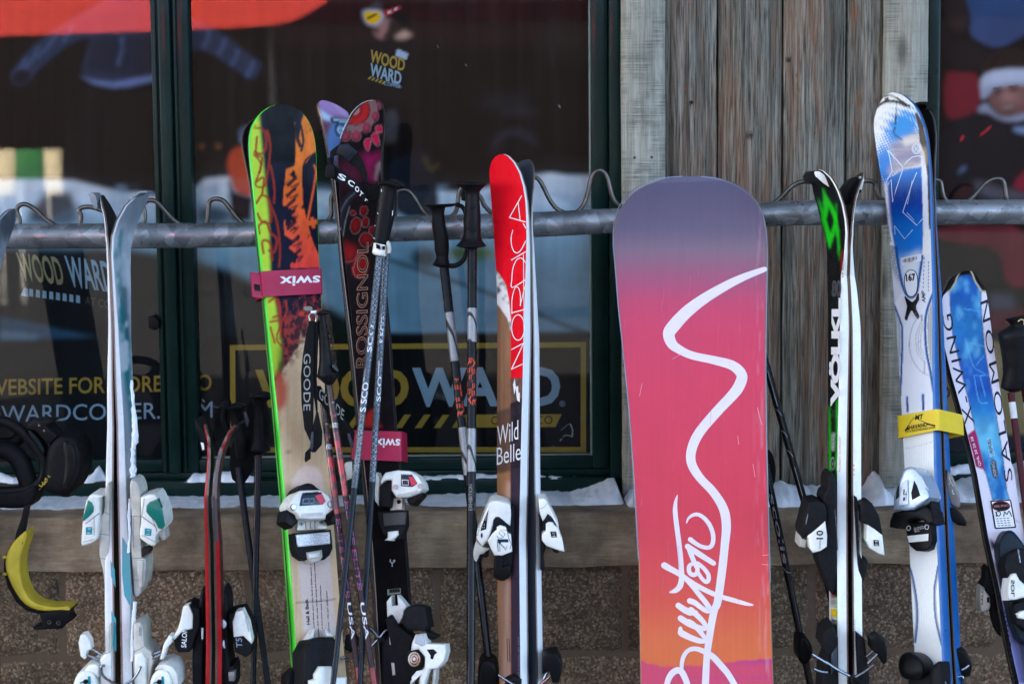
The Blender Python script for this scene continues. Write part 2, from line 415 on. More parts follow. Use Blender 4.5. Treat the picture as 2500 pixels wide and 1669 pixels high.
m_mort = pm('grey_mortar', (104, 84, 66), .95, vs=60, bump=.5, bs=200)
wall = thing('block_wall', 'brown split-face concrete block wall below the stone ledge', 'wall', (0, Y_BLOCK, 0))
bx('mortar_bed', -2.4, 2.4, Y_BLOCK + .0085, Y_BLOCK + .3, -.1, Z_LB + .02, m_mort, wall, 0)
BW, BH, J = .395, .193, .004
zt = Z_LB - .002; row = 0
def blockmesh(w, h, seed):
    nx, nz = 30, 16; V = []; 
    for j in range(nz + 1):
        for i in range(nx + 1):
            x, z = -w / 2 + w * i / nx, -h / 2 + h * j / nz
            e = min(1, min(i, nx - i) / 1.5, min(j, nz - j) / 1.5)
            d = noise.fractal(Vector((x * 9 + seed * 7.1, z * 9, seed)),   .9, 2.1, 5) * .015 + noise.noise(Vector((x * 60, z * 60, seed))) * .0022
            V.append((x + (0 if 0 < i < nx else noise.noise(Vector((z * 40, seed, i))) * .002), .012 * (1 - e) - d * e * .8, z + (0 if 0 < j < nz else noise.noise(Vector((x * 40, seed, j))) * .002)))
    f = gridf(nz + 1, nx + 1)
    me = bpy.data.meshes.new('block'); me.from_pydata(V, [], f); me.materials.append(m_block)
    me.polygons.foreach_set('use_smooth', [True] * len(me.polygons)); me.update(); return me
BM = [blockmesh(BW - J, BH - J, s) for s in range(6)]
for row in range(5):
    zc = zt - BH * (row + .5)
    off = Xw(1524, Y_BLOCK) + (BW / 2 if row % 2 == 0 else 0)
    for i in range(-6, 5):
        x = off + (i + .5) * BW - BW / 2
        if abs(x) > 2.2: continue
        o = bpy.data.objects.new('concrete_block', BM[(i * 5 + row * 3) % 6]); COL.objects.link(o); o.parent = wall; o.location = (x, 0, zc)
m_ledge, t = newmat('sandstone_ledge'); vec = t.coords((1, 1, 1))
base = t.ramp(t.noise(vec, 7, 6, .6), [(.36, C(104, 84, 64)), (.5, C(160, 134, 106)), (.64, C(200, 174, 142))])
v2 = t.coords((18, 18, 160)); base = t.mix(t.ramp(t.noise(v2, 1, 5, .7), [(.35, 0), (.75, .5)]), base, C(80, 65, 50))
base = t.mix(t.ramp(t.noise(vec, 300, 3, .7), [(.45, 0), (.8, .35)]), base, C(158, 140, 120))
t.l(base, t.b.inputs['Base Color']); t.b.inputs['Roughness'].default_value = .88
base = t.mix(t.ramp(t.noise(t.coords((2.2, 2.2, 9)), 1, 5, .65), [(.5, 0), (.7, .6)]), base, C(84, 68, 54)); t.l(base, t.b.inputs['Base Color']); t.bump(t.noise(t.coords((90, 90, 150)), 1, 7, .78), 1, .008)
ledge = thing('stone_ledge', 'long rough sandstone ledge under the windows with snow on its top', 'ledge', (0, Y_LEDGE, Z_LB))
for k, (x0, x1) in enumerate(((-2.4, Xw(740, .16)), (Xw(740, .16) + .004, Xw(1800, .16)), (Xw(1800, .16) + .004, 2.4))):
    nx = int((x1 - x0) / .02); prof = [(.30, 0), (.26, 0), (.15, 0), (.05, .001), (.008, .0015), (0, -.006), (0, -.03), (0, -.06), (0, -.09), (0, -1), (.05, -1), (.30, -1)]
    V = []
    for i in range(nx + 1):
        x = x0 + (x1 - x0) * i / nx
        hb = (Z_LEDGE - Z_LB) + noise.fractal(Vector((x * 3.1, 2.2, k)), 1, 2, 4) * .006
        for j, (dy, dz) in enumerate(prof):
            nzv = noise.fractal(Vector((x * 8, dz * 14 + j, 5.5)), .8, 2.2, 5)
            y = dy - (nzv * .009 if 4 <= j <= 9 else 0); z = dz if dz > -1 else -hb
            V.append((x, Y_LEDGE + y, Z_LEDGE + z + (nzv * .0025 if 0 < j < 6 else 0)))
    n = len(prof); f = [(i * n + j, (i + 1) * n + j, (i + 1) * n + j + 1, i * n + j + 1) for i in range(nx) for j in range(n - 1)]
    f += [tuple(range(n))[::-1], tuple(nx * n + j for j in range(n))]
    mk('stone_slab', V, [q[::-1] for q in f], m_ledge, ledge, ang=60)

# ---- weathered board wall between the two windows
def woodmat(name, dark, mid, light, brown, bfac, saw):
    m, t = newmat(name); vec = t.coords((1, 1, 1)); vg = t.coords((70, 70, 2.2)); vf = t.coords((520, 520, 12))
    wv = t.noise(vec, 2.2, 3)
    g1 = t.noise(vg, 1, 6, .62, .6); g2 = t.noise(vf, 1, 4, .6)
    base = t.ramp(g1, [(.3, C(*dark)), (.5, C(*mid)), (.72, C(*light))])
    base = t.mix(t.ramp(g2, [(.38, .35 if saw else .9), (.54, 0)]), base, C(*[x * .5 for x in dark]))
    br = t.n('Math', operation='MULTIPLY'); t.l(t.ramp(t.noise(t.coords((14, 14, 1.6)), 1, 6, .65), [(.46, 0), (.62, 1)]), br.inputs[0]); t.l(t.ramp(t.noise(vf, .6, 5, .7), [(.40, 0), (.56, 1)]), br.inputs[1])
    mb = t.n('Math', operation='MULTIPLY'); t.l(br.outputs[0], mb.inputs[0]); mb.inputs[1].default_value = bfac
    base = t.mix(mb.outputs[0], base, C(*brown))
    kn = t.n('TexVoronoi', feature='F1'); kn.inputs['Scale'].default_value = 1; t.l(t.coords((7, 7, 2.6)), kn.inputs['Vector'])
    base = t.mix(t.ramp(kn.outputs['Distance'], [(.035, .75), (.11, 0)]), base, C(*[x * .5 for x in dark]))
    h = g2
    if saw:
        s1 = t.noise(t.coords((9, 9, 420)), 1, 3, .6); pt = t.ramp(t.noise(t.coords((26, 26, 17)), 1, 5, .6), [(.4, 0), (.62, .8)])
        sm = t.n('Math', operation='MULTIPLY'); t.l(t.ramp(s1, [(.4, 1), (.62, 0)]), sm.inputs[0]); t.l(pt, sm.inputs[1])
        base = t.mix(sm.outputs[0], base, C(*[x * .55 for x in mid])); h = s1
    t.l(base, t.b.inputs['Base Color']); t.b.inputs['Roughness'].default_value = .85; t.b.inputs['Specular IOR Level'].default_value = .25
    t.bump(h, .55, .0018); return m
m_plank = woodmat('weathered_plank', (58, 55, 48), (116, 113, 101), (164, 160, 146), (134, 84, 44), .55, False)
m_trim = woodmat('rough_sawn_board', (136, 135, 122), (156, 156, 142), (178, 177, 162), (126, 84, 46), .35, True)
m_dark = pm('dark_gap', (20, 17, 15), .95)
m_nail = pm('rusty_nail', (74, 66, 58), .6, .6)
bw = thing('board_wall', 'weathered grey vertical board wall between the two shop windows', 'wall', (Xw(1900, Y_PLANK), Y_PLANK, Z_LEDGE))
zb, ztop = Z_LEDGE + .004, 2.75
bx('backing', Xw(1519, .4), Xw(2262, .4), Y_PLANK + .024, Y_PLANK + .1, zb, ztop, m_dark, bw, 0)
def board(u0, u1, Yf, th, m, gap, wob, seed, nm):
    n = 70; x0, x1 = Xw(u0, Yf) + gap, Xw(u1, Yf) - gap; V = []; q = 5
    for i in range(n + 1):
        z = zb + (ztop - zb) * i / n; a = noise.fractal(Vector((z * 5, seed, 0)), 1, 2, 3) * wob; b_ = noise.fractal(Vector((z * 5, seed, 9)), 1, 2, 3) * wob
        for x, y in ((x0 + a, th), (x0 + a, .003), (x0 + a + .003, 0), (x1 + b_ - .003, 0), (x1 + b_, .003), (x1 + b_, th)): V.append((x, Yf + y, z))
    f = [(i * 6 + j, i * 6 + j + 1, (i + 1) * 6 + j + 1, (i + 1) * 6 + j) for i in range(n) for j in range(5)]
    f += [tuple(range(6))[::-1], tuple(n * 6 + j for j in range(6))]
    return mk(nm, V, f, m, bw, ang=60)
for k, (u0, u1) in enumerate(((1619, 1751), (1751, 1908), (1908, 2061), (2061, 2165))):
    board(u0, u1, Y_PLANK + (.0, .002, -.001, .003)[k], .022, m_plank, .0022, .0012, k, 'plank')
board(1520, 1625, Y_TRIM, .03, m_trim, 0, .0018, 11, 'trim_board'); board(2156, 2258, Y_TRIM, .03, m_trim, 0, .0018, 12, 'trim_board')
for u, v, Y in ((1549, 385, Y_TRIM), (1591, 384, Y_TRIM), (2081, 578, Y_PLANK - .004), (1690, 250, Y_PLANK), (1832, 330, Y_PLANK), (1925, 148, Y_PLANK)):
    c = P(u, v, Y); tube('nail', [c + Vector((0, .003, 0)), c + Vector((0, -.002, 0))], .0045 if u > 2000 else .003, m_nail, bw, 10)

rs = random.Random(3); cracks, chips = [], []
edges = (1627, 1751, 1908, 2061, 2154)
for k in range(150):
    e = rs.randrange(4); u = rs.uniform(edges[e] + 5, edges[e + 1] - 5); v = rs.uniform(-20, 1190); ln = rs.choice((18, 30, 60, 120)) * rs.uniform(.6, 1.5)
    line = [(u, v), (u + rs.uniform(-1.5, 1.5), v + ln * .5), (u + rs.uniform(-2.5, 2.5), v + ln)]
    if k < 95: cracks.append((line, [.3, rs.uniform(.7, 1.5), .3]))
    else: chips.append(([(a, v + (b - v) * .5) for a, b in line], [.6, rs.uniform(1.8, 4.2), .6]))
for c, r in ((zC([(808, 620)])[0], 9), (zC([(985, 275)])[0], 6), (zC([(540, 470)])[0], 4), (zAB([(505, 358)])[0], 9), ((1690, 880), 7)):
    for q in (1, .62, .3): cracks.append(([(c[0] + r * q * math.cos(t) * .8, c[1] + r * q * math.sin(t) * 1.1) for t in np.linspace(0, 6.283, 13)], .9))
    cracks.append(([(c[0] - r * 1.6, c[1] - r * 3), (c[0] - r * 1.05, c[1]), (c[0] - r * 1.5, c[1] + r * 3)], [.3, 1, .3])); cracks.append(([(c[0] + r * 1.6, c[1] - r * 3), (c[0] + r * 1.05, c[1]), (c[0] + r * 1.5, c[1] + r * 3)], [.3, 1, .3]))
tag(strk('wood_cracks', cracks, Y_PLANK - .0016, 0, pm('dark_crack_wood', (40, 36, 32), .9), bw, 4, cap=False), kind='stuff')  # cracks and knot rings as dark strokes on the planks
tag(strk('bark_chips', chips, Y_PLANK - .0016, 0, pm('raw_brown_wood', (132, 82, 42), .85, var=.3), bw, 3, cap=False), kind='stuff')
# ---- the shop windows
m_green = pm('dark_green_paint', (10, 35, 31), .35, coat=.3, var=.25, vs=12, bump=.15, bs=60)
m_bead = pm('pale_glazing_bead', (120, 132, 122), .6)
m_glass, t = newmat('window_glass')
out = t.t.nodes['Material Output']; gl = t.n('BsdfGlossy'); gl.inputs['Roughness'].default_value = .0; tr = t.n('BsdfTransparent'); df = t.n('BsdfDiffuse')
tr.inputs[0].default_value = (.95, .965, .96, 1); df.inputs[0].default_value = C(200, 205, 210)
fz = t.n('Fresnel'); fz.inputs[0].default_value = 1.43
mx = t.n('MixShader'); t.l(fz.outputs[0], mx.inputs[0]); t.l(tr.outputs[0], mx.inputs[1]); t.l(gl.outputs[0], mx.inputs[2])
dm = t.n('MixShader'); vec = t.coords((60, 60, 1.2), False); st = t.noise(vec, 1, 6, .7)
dd = t.n('Math', operation='MULTIPLY'); t.l(t.ramp(st, [(.45, .0), (.8, 1)]), dd.inputs[0]); t.l(t.ramp(t.noise(t.coords((2.5, 2.5, 2.5), False), 1, 4), [(.35, .001), (.7, .018)]), dd.inputs[1])
t.l(dd.outputs[0], dm.inputs[0]); t.l(mx.outputs[0], dm.inputs[1]); t.l(df.outputs[0], dm.inputs[2]); t.l(dm.outputs[0], out.inputs[0])
ZT = 2.7
zs0, zs1 = Zw(1216, Y_FRAME, 700), Zw(1172, Y_FRAME, 700)
w1 = thing('shop_window', 'two-pane shop window in a dark green frame behind the left half of the rack', 'window', (Xw(900, Y_FRAME), Y_FRAME, Z_LEDGE))
xl, xr = -2.3, Xw(1519, .385)
def frameset(w, x0, x1, stile_l, stile_r):
    bx('sill_rail', x0, x1, Y_FRAME, Y_FRAME + .08, Z_LEDGE + .003, zs1, m_green, w, .004)
    bx('sill_rail', x0, x1, Y_FRAME + .022, Y_FRAME + .08, zs1 + .0005, zs1 + .016, m_green, w, .003)
    if stile_r: bx('frame_stile', x1 - .026, x1 - .0005, Y_FRAME - .012, Y_FRAME + .08, zs1 + .0005, ZT, m_green, w, .003)
    if stile_l: bx('frame_stile', x0 + .0005, x0 + .026, Y_FRAME - .012, Y_FRAME + .08, zs1 + .0005, ZT, m_green, w, .003)
    bx('head_rail', x0, x1, Y_FRAME, Y_FRAME + .08, ZT, ZT + .08, m_green, w, .004)
frameset(w1, xl, xr, False, True)
def sash(w, x0, x1, z0, z1, tw, bead=True):
    p = bx('sash', x0, x0 + tw, Y_FRAME + .02, Y_FRAME + .07, z0, z1, m_green, w, .003)
    bx('stile', x1 - tw, x1, Y_FRAME + .02, Y_FRAME + .07, z0, z1, m_green, p, .003)
    bx('rail', x0 + tw + .0005, x1 - tw - .0005, Y_FRAME + .024, Y_FRAME + .07, z0, z0 + .028, m_green, p, .003)
    bx('rail', x0 + tw + .0005, x1 - tw - .0005, Y_FRAME + .024, Y_FRAME + .07, z1 - .028, z1, m_green, p, .003)
    if bead:
        bx('glazing_bead', x1 - tw - .0045, x1 - tw - .0005, Y_FRAME + .03, Y_FRAME + .05, z0 + .0285, z1 - .0285, m_bead, p, .001)
        bx('glazing_bead', x0 + tw + .005, x1 - tw - .005, Y_FRAME + .034, Y_FRAME + .05, z0 + .0285, z0 + .0315, m_bead, p, .001)
    v = [(x0 + tw - .01, Y_GLASS, z0 + .02), (x1 - tw + .01, Y_GLASS, z0 + .02), (x1 - tw + .01, Y_GLASS, z1 - .02), (x0 + tw - .01, Y_GLASS, z1 - .02)]
    mk('pane', v, [(0, 1, 2, 3)], m_glass, p, smooth=False)
zsa = zs1 + .017
xm0, xm1 = Xw(384, Y_FRAME), Xw(452, Y_FRAME); xm = (xm0 + xm1) / 2
sash(w1, -2.29, xm - .0135, zsa, ZT - .001, .018, False); sash(w1, xm + .0135, xr - .0275, zsa, ZT - .001, .036)
bx('mullion', xm - .013, xm + .013, Y_FRAME + .004, Y_FRAME + .07, zsa, ZT - .001, m_green, w1, .004)
for dx in (-.022, .022): bx('mullion_rib', xm + dx - .003, xm + dx + .003, Y_FRAME + .012, Y_FRAME + .0195, zsa, ZT - .001, m_green, w1, .002)
c = P(377, 790, Y_FRAME + .01); la = slab('window_latch', [(c_[0], c_[1]) for c_ in zK([(990, 810), (1030, 800), (1065, 830), (1065, 880), (1040, 895), (1000, 880)])], Y_FRAME + .02, 0, .02, pm('black_plastic', (16, 16, 17), .4), w1)
w2 = thing('shop_window', 'shop window with a photo print of laughing children at the right', 'window', (Xw(2400, Y_FRAME), Y_FRAME, Z_LEDGE))
x2 = Xw(2259, .385)
frameset(w2, x2, 2.3, True, False)
sash(w2, x2 + .0275, 2.29, zsa, ZT - .001, .006, False)

# ---- the building that carries this front: it keeps the rack in the shade
m_bwood = pm('building_wood', (74, 58, 46), .85, vs=6)
bd = thing('shop_building', 'upper storeys of the timber shop building above the windows', 'building', (0, .5, ZT))
bx('upper_wall', -14, 14, .42, 9, ZT + .09, 7.2, m_bwood, bd, 0); bx('side_wall', -14, -2.41, .42, 9, -.05, ZT + .085, m_bwood, bd, 0); bx('side_wall', 2.41, 14, .42, 9, -.05, ZT + .085, m_bwood, bd, 0)
bx('inner_wall', -2.40, 2.40, .56, .7, 0, ZT + .085, m_dark, bd, 0)
mk('roof', [(-14.6, -.5, 7.21), (14.6, -.5, 7.21), (14.6, 9.6, 7.21), (-14.6, 9.6, 7.21), (-14.6, 4.5, 9.2), (14.6, 4.5, 9.2)], [(0, 1, 5, 4), (3, 4, 5, 2), (0, 4, 3), (1, 2, 5), (0, 3, 2, 1)], m_bwood, bd, smooth=False)

bx('shade_eave', -14.2, 14.2, -.9, .415, 3.25, 3.37, m_bwood, bd, 0)  # unseen overhang, added to cut the sky light from above
m_splash = pm('dried_splash', (130, 136, 142), .8)
for nm, z_, Q in (('splash_marks', zAG, [[(2165, 600), (2190, 580), (2215, 560), (2235, 570)], [(2180, 640), (2200, 630), (2240, 640)], [(2225, 560), (2240, 600), (2236, 640)], [(2105, 705), (2120, 700), (2138, 722)], [(2290, 520), (2300, 545)], [(2170, 655), (2160, 665)]]), ('splash_marks', zAC, [[(190, 90), (215, 120), (235, 150), (270, 165)], [(205, 100), (250, 130)], [(320, 150), (345, 175)], [(430, 210), (470, 235), (500, 230)], [(225, 160), (260, 180)], [(180, 30), (175, 60)]]), ('splash_marks', zJ, [[(1030, 310), (1036, 330)], [(1222, 440), (1230, 452)], [(1860, 720), (1870, 736)]])):
    tag(strk(nm, [(z_(q), 1.0 + .8 * (i % 3)) for i, q in enumerate(Q)], Y_GLASS, .002, m_splash, w1, 2), kind='stuff')
# ---- posters behind the glass
m_poster, t = newmat('poster_print'); at = t.n('Attribute', attribute_name='print'); t.l(at.outputs['Color'], t.b.inputs['Base Color']); t.b.inputs['Roughness'].default_value = .6; t.b.inputs['Specular IOR Level'].default_value = .05
m_py = pm('poster_yellow', (176, 146, 40), .6, var=.1); m_pb = pm('poster_pale_blue', (150, 185, 205), .6, var=.08); m_pk = pm('poster_dark_ink', (26, 26, 26), .6)
m_ptan = pm('poster_sand', (160, 148, 104), .6, var=.1)
def poster_left():
    cv = Canvas(-120, -140, 1490, 1190, 4, (22, 17, 16))
    cv.put(np.clip((cv.V - 430) / 120, 0, 1), (22, 22, 25))
    st = cv.nz(16, 900, 3, 3); cv.mul(.7 + .6 * st)
    cv.put(np.clip((62 - cv.V) / 20, 0, 1) * np.clip((cv.U - 640) / 80, 0, 1), (74, 30, 32), .75); cv.put(np.clip((130 - cv.V) / 30, 0, 1) * np.clip((cv.U - 640) / 80, 0, 1), (52, 26, 27), .5)  # faint red of the reflected canopy, painted into the print
    for k in range(36): cv.line([(-100 + k * 44 + 6 * math.sin(k * 5), -140), (-104 + k * 44 + 5 * math.sin(k * 7), 470)], 3 + k % 3, (8, 7, 7), .55, 3); cv.line([(-92 + k * 44 + 6 * math.sin(k * 5), -140), (-96 + k * 44, 470)], 3, (52, 44, 42), .35, 4)  # board lines of the reflected lodge, painted into the print
    cv.put(np.clip((cv.nz(170, 120, 19) - .5) * 3, 0, 1) * np.clip((cv.U - 1020) / 60, 0, 1) * (cv.V < 430), (40, 48, 46), .6, 10); cv.line([(1180, 250), (1290, 250)], 26, (56, 58, 66), .45, 12); cv.line([(880, 300), (900, 120)], 5, (50, 50, 52), .35, 3); cv.line([(1012, 20), (1018, 420)], 4, (62, 58, 56), .4, 3); cv.line([(1075, 40), (1078, 360)], 3, (66, 62, 60), .35, 3)
    # snow field, far wood line, dark slope
    top = [(-120, 442), (110, 437), (185, 441), (230, 452), (300, 471), (340, 470), (375, 476), (455, 476), (500, 436), (560, 430), (640, 440), (700, 465), (775, 464), (900, 470), (1068, 464), (1120, 470), (1200, 455), (1303, 428), (1343, 421), (1378, 427), (1490, 430)]
    cv.poly([(a, b - 26) for a, b in top] + [(1490, 470), (-120, 470)], (52, 54, 56), .55, 14)
    cv.poly(top + [(1490, 815), (-120, 815)], cv.grad([(420, (236, 244, 246)), (500, (226, 240, 246)), (545, (170, 206, 220)), (640, (140, 186, 208)), (815, (130, 178, 202))]), 1, 5)
    cv.put(np.clip((cv.nz(46, 26, 28) - .5) * 5, 0, 1) * (cv.V > 450) * (cv.V < 560), (150, 176, 196), .55, 4); cv.mul(1 + .3 * (cv.nz(60, 30, 8) - .5))
    cv.poly([(-120, 600), (323, 606), (462, 634), (560, 660), (640, 696), (788, 742), (837, 767), (900, 800), (960, 820), (960, 1190), (-120, 1190)], (26, 30, 34), 1, 6)
    cv.poly([(470, 690), (560, 700), (600, 820), (470, 820)], (58, 60, 64), .4, 16)
    cv.line([(930, 628), (1020, 657), (1139, 697), (1204, 720), (1334, 775), (1440, 818)], 8, (38, 52, 62), .95, 3)
    cv.ell((1150, 618), 58, 19, (116, 136, 74), 1, 6); cv.ell((1036, 630), 34, 26, (36, 58, 64), .9, 6)
    cv.poly(zK([(0, 808), (130, 828), (400, 890), (660, 940), (400, 950), (0, 962)]), (54, 94, 122), .95, 5); cv.poly(zK([(0, 900), (180, 915), (290, 935), (230, 955), (0, 958)]), (104, 142, 168), .9, 5)
    # rider in a blue hoodie with his arms spread
    hood = (48, 60, 84)
    cv.poly(zA([(560, -60), (430, 30), (300, 105), (215, 160), (150, 215), (105, 262), (70, 310), (40, 360), (80, 400), (130, 380), (165, 330), (240, 262), (335, 192), (425, 168), (398, 240), (368, 340), (430, 372), (520, 398), (580, 400), (700, 370), (760, 380), (860, 340), (840, 225), (940, 230), (1000, 265), (1080, 320), (1160, 375), (1190, 330), (1205, 290), (1110, 230), (1030, 160), (930, 110), (830, 55), (780, -60)]), hood, 1, 5, 1)
    cv.poly(zA([(420, 170), (690, 160), (840, 230), (850, 345), (560, 350), (385, 335)]), (30, 34, 48), .75, 9)
    cv.poly(zA([(362, 345), (420, 368), (520, 378), (700, 346), (860, 330), (860, 350), (700, 372), (580, 402), (510, 405), (430, 386)]), (126, 146, 196), .95, 3)
    for a, b in (((120, 270), (60, 350)), ((180, 215), (110, 320)), ((260, 160), (170, 265)), ((330, 120), (290, 190)), ((960, 140), (930, 220)), ((1030, 180), (1000, 250)), ((1090, 230), (1060, 300)), ((1160, 280), (1130, 350)), ((560, 170), (540, 300))):
        cv.line(zA([a, ((a[0] + b[0]) / 2 + 12, (a[1] + b[1]) / 2), b]), 9, (104, 128, 172), .55, 5); cv.line(zA([(a[0] + 18, a[1] + 6), (b[0] + 18, b[1])]), 8, (22, 28, 44), .55, 5)
    cv.poly(zA([(1200, 300), (1260, 308), (1310, 355), (1302, 410), (1235, 392), (1195, 345)]), (24, 21, 24), 1, 4, 1); cv.poly(zA([(40, 340), (100, 310), (150, 340), (130, 385), (70, 395)]), (24, 22, 30), .9, 5, 1)
    cv.poly(zA([(395, 400), (560, 410), (700, 390), (690, 640), (640, 820), (380, 830), (300, 700)]), (26, 23, 24), .7, 16)
    # figures far back
    cv.poly(zA([(1040, 752), (1058, 690), (1110, 665), (1150, 680), (1170, 900), (1110, 908), (1075, 880), (1050, 800)]), (226, 84, 46), .95, 4, 1); cv.ell(zA([(1125, 612)])[0], 17, 18, (96, 108, 128), .95, 4); cv.ell(zA([(1118, 640)])[0], 11, 11, (140, 150, 165), .8, 3)
    cv.poly(zA([(1045, 800), (1075, 880), (1160, 905), (1150, 1015), (1062, 1015)]), (28, 28, 36), 1, 5); cv.ell(zA([(985, 985)])[0], 45, 24, (38, 62, 74), .9, 8)
    cv.poly(zA([(140, 960), (220, 880), (330, 880), (350, 960), (330, 1020), (130, 1020)]), (44, 38, 36), .9, 6); cv.poly(zA([(250, 985), (330, 950), (350, 1010), (240, 1015)]), (108, 122, 138), .7, 5)
    for e in ((925, 672), (1000, 671)): cv.ell(zA([e])[0], 5, 5, (170, 110, 60), 1, 3)
    cv.poly(zU([(680, 190), (720, 172), (770, 185), (790, 250), (785, 430), (665, 470), (670, 300)]), (66, 72, 80), .8, 5, 1); cv.poly(zU([(665, 430), (785, 400), (780, 470), (665, 500)]), (88, 76, 62), .5, 5)
    cv.poly(zJ([(690, 1100), (860, 1060), (960, 1010), (1010, 1150), (1040, 1370), (1030, 1490), (760, 1490), (690, 1300)]), (28, 32, 42), .96, 5, 1)
    cv.line(zJ([(1420, 1040), (1450, 950), (1530, 910), (1620, 920), (1700, 990)]), 16, (62, 68, 84), .6, 8); cv.poly(zJ([(1420, 1040), (1470, 960), (1560, 940), (1660, 980), (1700, 1100), (1500, 1120)]), (28, 24, 26), .8, 10)
    cv.line(zJ([(1470, 770), (1700, 770)]), 20, (56, 58, 68), .5, 10); cv.line(zJ([(940, 1070), (980, 1160), (1040, 1120)]), 8, (120, 100, 50), .6, 4)
    # bearded man with goggles
    cv.poly(zJ([(510, 0), (520, 80), (660, 70), (800, 60), (870, 240), (900, 420), (860, 700), (520, 700), (500, 320), (590, 280), (560, 160)]), (27, 24, 25), .85, 10)
    cv.poly(zJ([(590, 165), (690, 120), (730, 150), (700, 200), (690, 260), (630, 272), (590, 225), (600, 190)]), (172, 124, 118), 1, 3, 1); cv.poly(zJ([(690, 150), (740, 120), (790, 190), (760, 260), (680, 285), (650, 250), (700, 210)]), (50, 36, 32), .95, 4, 1)
    cv.poly(zJ([(575, 195), (625, 190), (640, 225), (600, 232)]), (50, 32, 32), .9, 4)
    cv.poly(zJ([(805, 205), (865, 240), (828, 264), (755, 272), (735, 252)]), (206, 168, 148), 1, 3)
    cv.poly(zJ([(512, 80), (560, 66), (640, 70), (672, 108), (640, 160), (600, 180), (540, 160)]), (214, 214, 216), 1, 3, 1); cv.poly(zJ([(524, 92), (556, 80), (630, 84), (650, 112), (628, 148), (592, 166), (545, 152)]), (255, 200, 30), 1, 2, 1); cv.line(zJ([(550, 130), (600, 105), (615, 100)]), 6, (110, 70, 20), .9, 2)
    cv.poly(zJ([(655, 75), (780, 40), (782, 62), (690, 112), (668, 108)]), (176, 48, 52), 1, 2); cv.line(zJ([(690, 90), (715, 80)]), 6, (225, 215, 215), 1, 2); cv.line(zJ([(735, 72), (756, 56)]), 5, (225, 215, 215), 1, 2)
    cv.poly(zJ([(582, 26), (645, 22), (650, 42), (584, 48)]), (92, 98, 104), .9, 3); cv.poly(zJ([(755, 335), (832, 368), (820, 410), (742, 385)]), (176, 198, 216), 1, 2)
    # black notice area
    cv.poly([(505, 822), (960, 816), (1490, 810), (1490, 1190), (505, 1190)], (22, 23, 25), 1, 3)
    cv.mul(.85 + .3 * cv.nz(24, 300, 5))
    p = thing('window_poster', 'large ski poster behind the left glass with a rider in a blue hoodie', 'poster', (Xw(700, Y_PRINT), Y_PRINT, 1.5))
    sheet('poster_sheet', cv, Y_PRINT, m_poster, p, 4)
    fr = YF(Y_PRINT)
    def T(s, a, b, c_, m, bold=0, **k): txt('lettering', s, a, b, c_, fr, .0012, m, p, bold, **k)
    q = zAG([(55, 57), (2325, 38), (2325, 740), (60, 742)]); i = inset(q, 13)
    pts = q + i; mk('border_print', [fr.pt(a, b, .001) for a, b in pts], [(k, (k + 1) % 4, 4 + (k + 1) % 4, 4 + k) for k in range(4)], m_py, p, smooth=False)
    T('WOOD', (623, 995), (998, 993), (623, 901), m_py, .035); T('WARD', (1006, 993), (1368, 991), (1006, 897), m_pb, .035)
    T('®', zAG([(2155, 448)])[0], zAG([(2192, 448)])[0], zAG([(2155, 412)])[0], m_pb)
    ps = [zAG([(x, 585), (x + 58, 500), (x + 100, 500), (x + 42, 585)]) for x in (560, 680, 800, 1110, 1235, 1355)] + [zAG([(1470, 583), (1528, 500), (2170, 497), (2130, 579)])]
    prt('slash_print', ps, fr, .001, m_py, p); T('COPPER/CO', zAG([(1720, 562)])[0], zAG([(2112, 560)])[0], zAG([(1720, 510)])[0], m_pk)
    T('WEBSITE FOR MORE INFO', (-32, 966), (517, 953), (-32, 926), m_py, .012); T('WOODWARDCOPPER.COM', (-190, 1034), (519, 1019), (-190, 994), m_pb, 0)
    a = zK([(150, 565), (440, 598), (105, 372)]); T('WOOD', *a, m_ptan, .02); a = zK([(472, 605), (775, 648), (430, 395)]); T('WARD', *a, m_pb, .02)
    prt('slash_print', [zK([(140 + x, 663 + y), (190 + x, 672 + y), (188 + x, 618 + y), (160 + x, 612 + y)] if x == 0 else [(150 + x, 660 + y), (178 + x, 666 + y), (176 + x, 616 + y), (152 + x, 611 + y)]) for x, y in [(i * 45, i * 6.2) for i in range(9)]], fr, .001, m_pb, p)
    a = zK([(572, 722), (860, 775), (572, 668)]); T('AT COPPER', *a, pm('poster_grey_ink', (84, 80, 70), .6), 0)
    a = zJ([(566, 425), (803, 492), (576, 338)]); T('WOOD', *a, m_py, .03); a = zJ([(566, 520), (780, 585), (574, 430)]); T('WARD', *a, m_pb, .03)
    prt('slash_print', [zJ([(552 + x, 540 + x * .35), (572 + x, 522 + x * .35), (584 + x, 526 + x * .35), (566 + x, 545 + x * .35)]) for x in (0, 24, 48, 72, 94)], fr, .001, m_py, p); a = zJ([(655, 580), (785, 608), (660, 556)]); T('·COPPER·', *a, m_pb, .01)
poster_left()
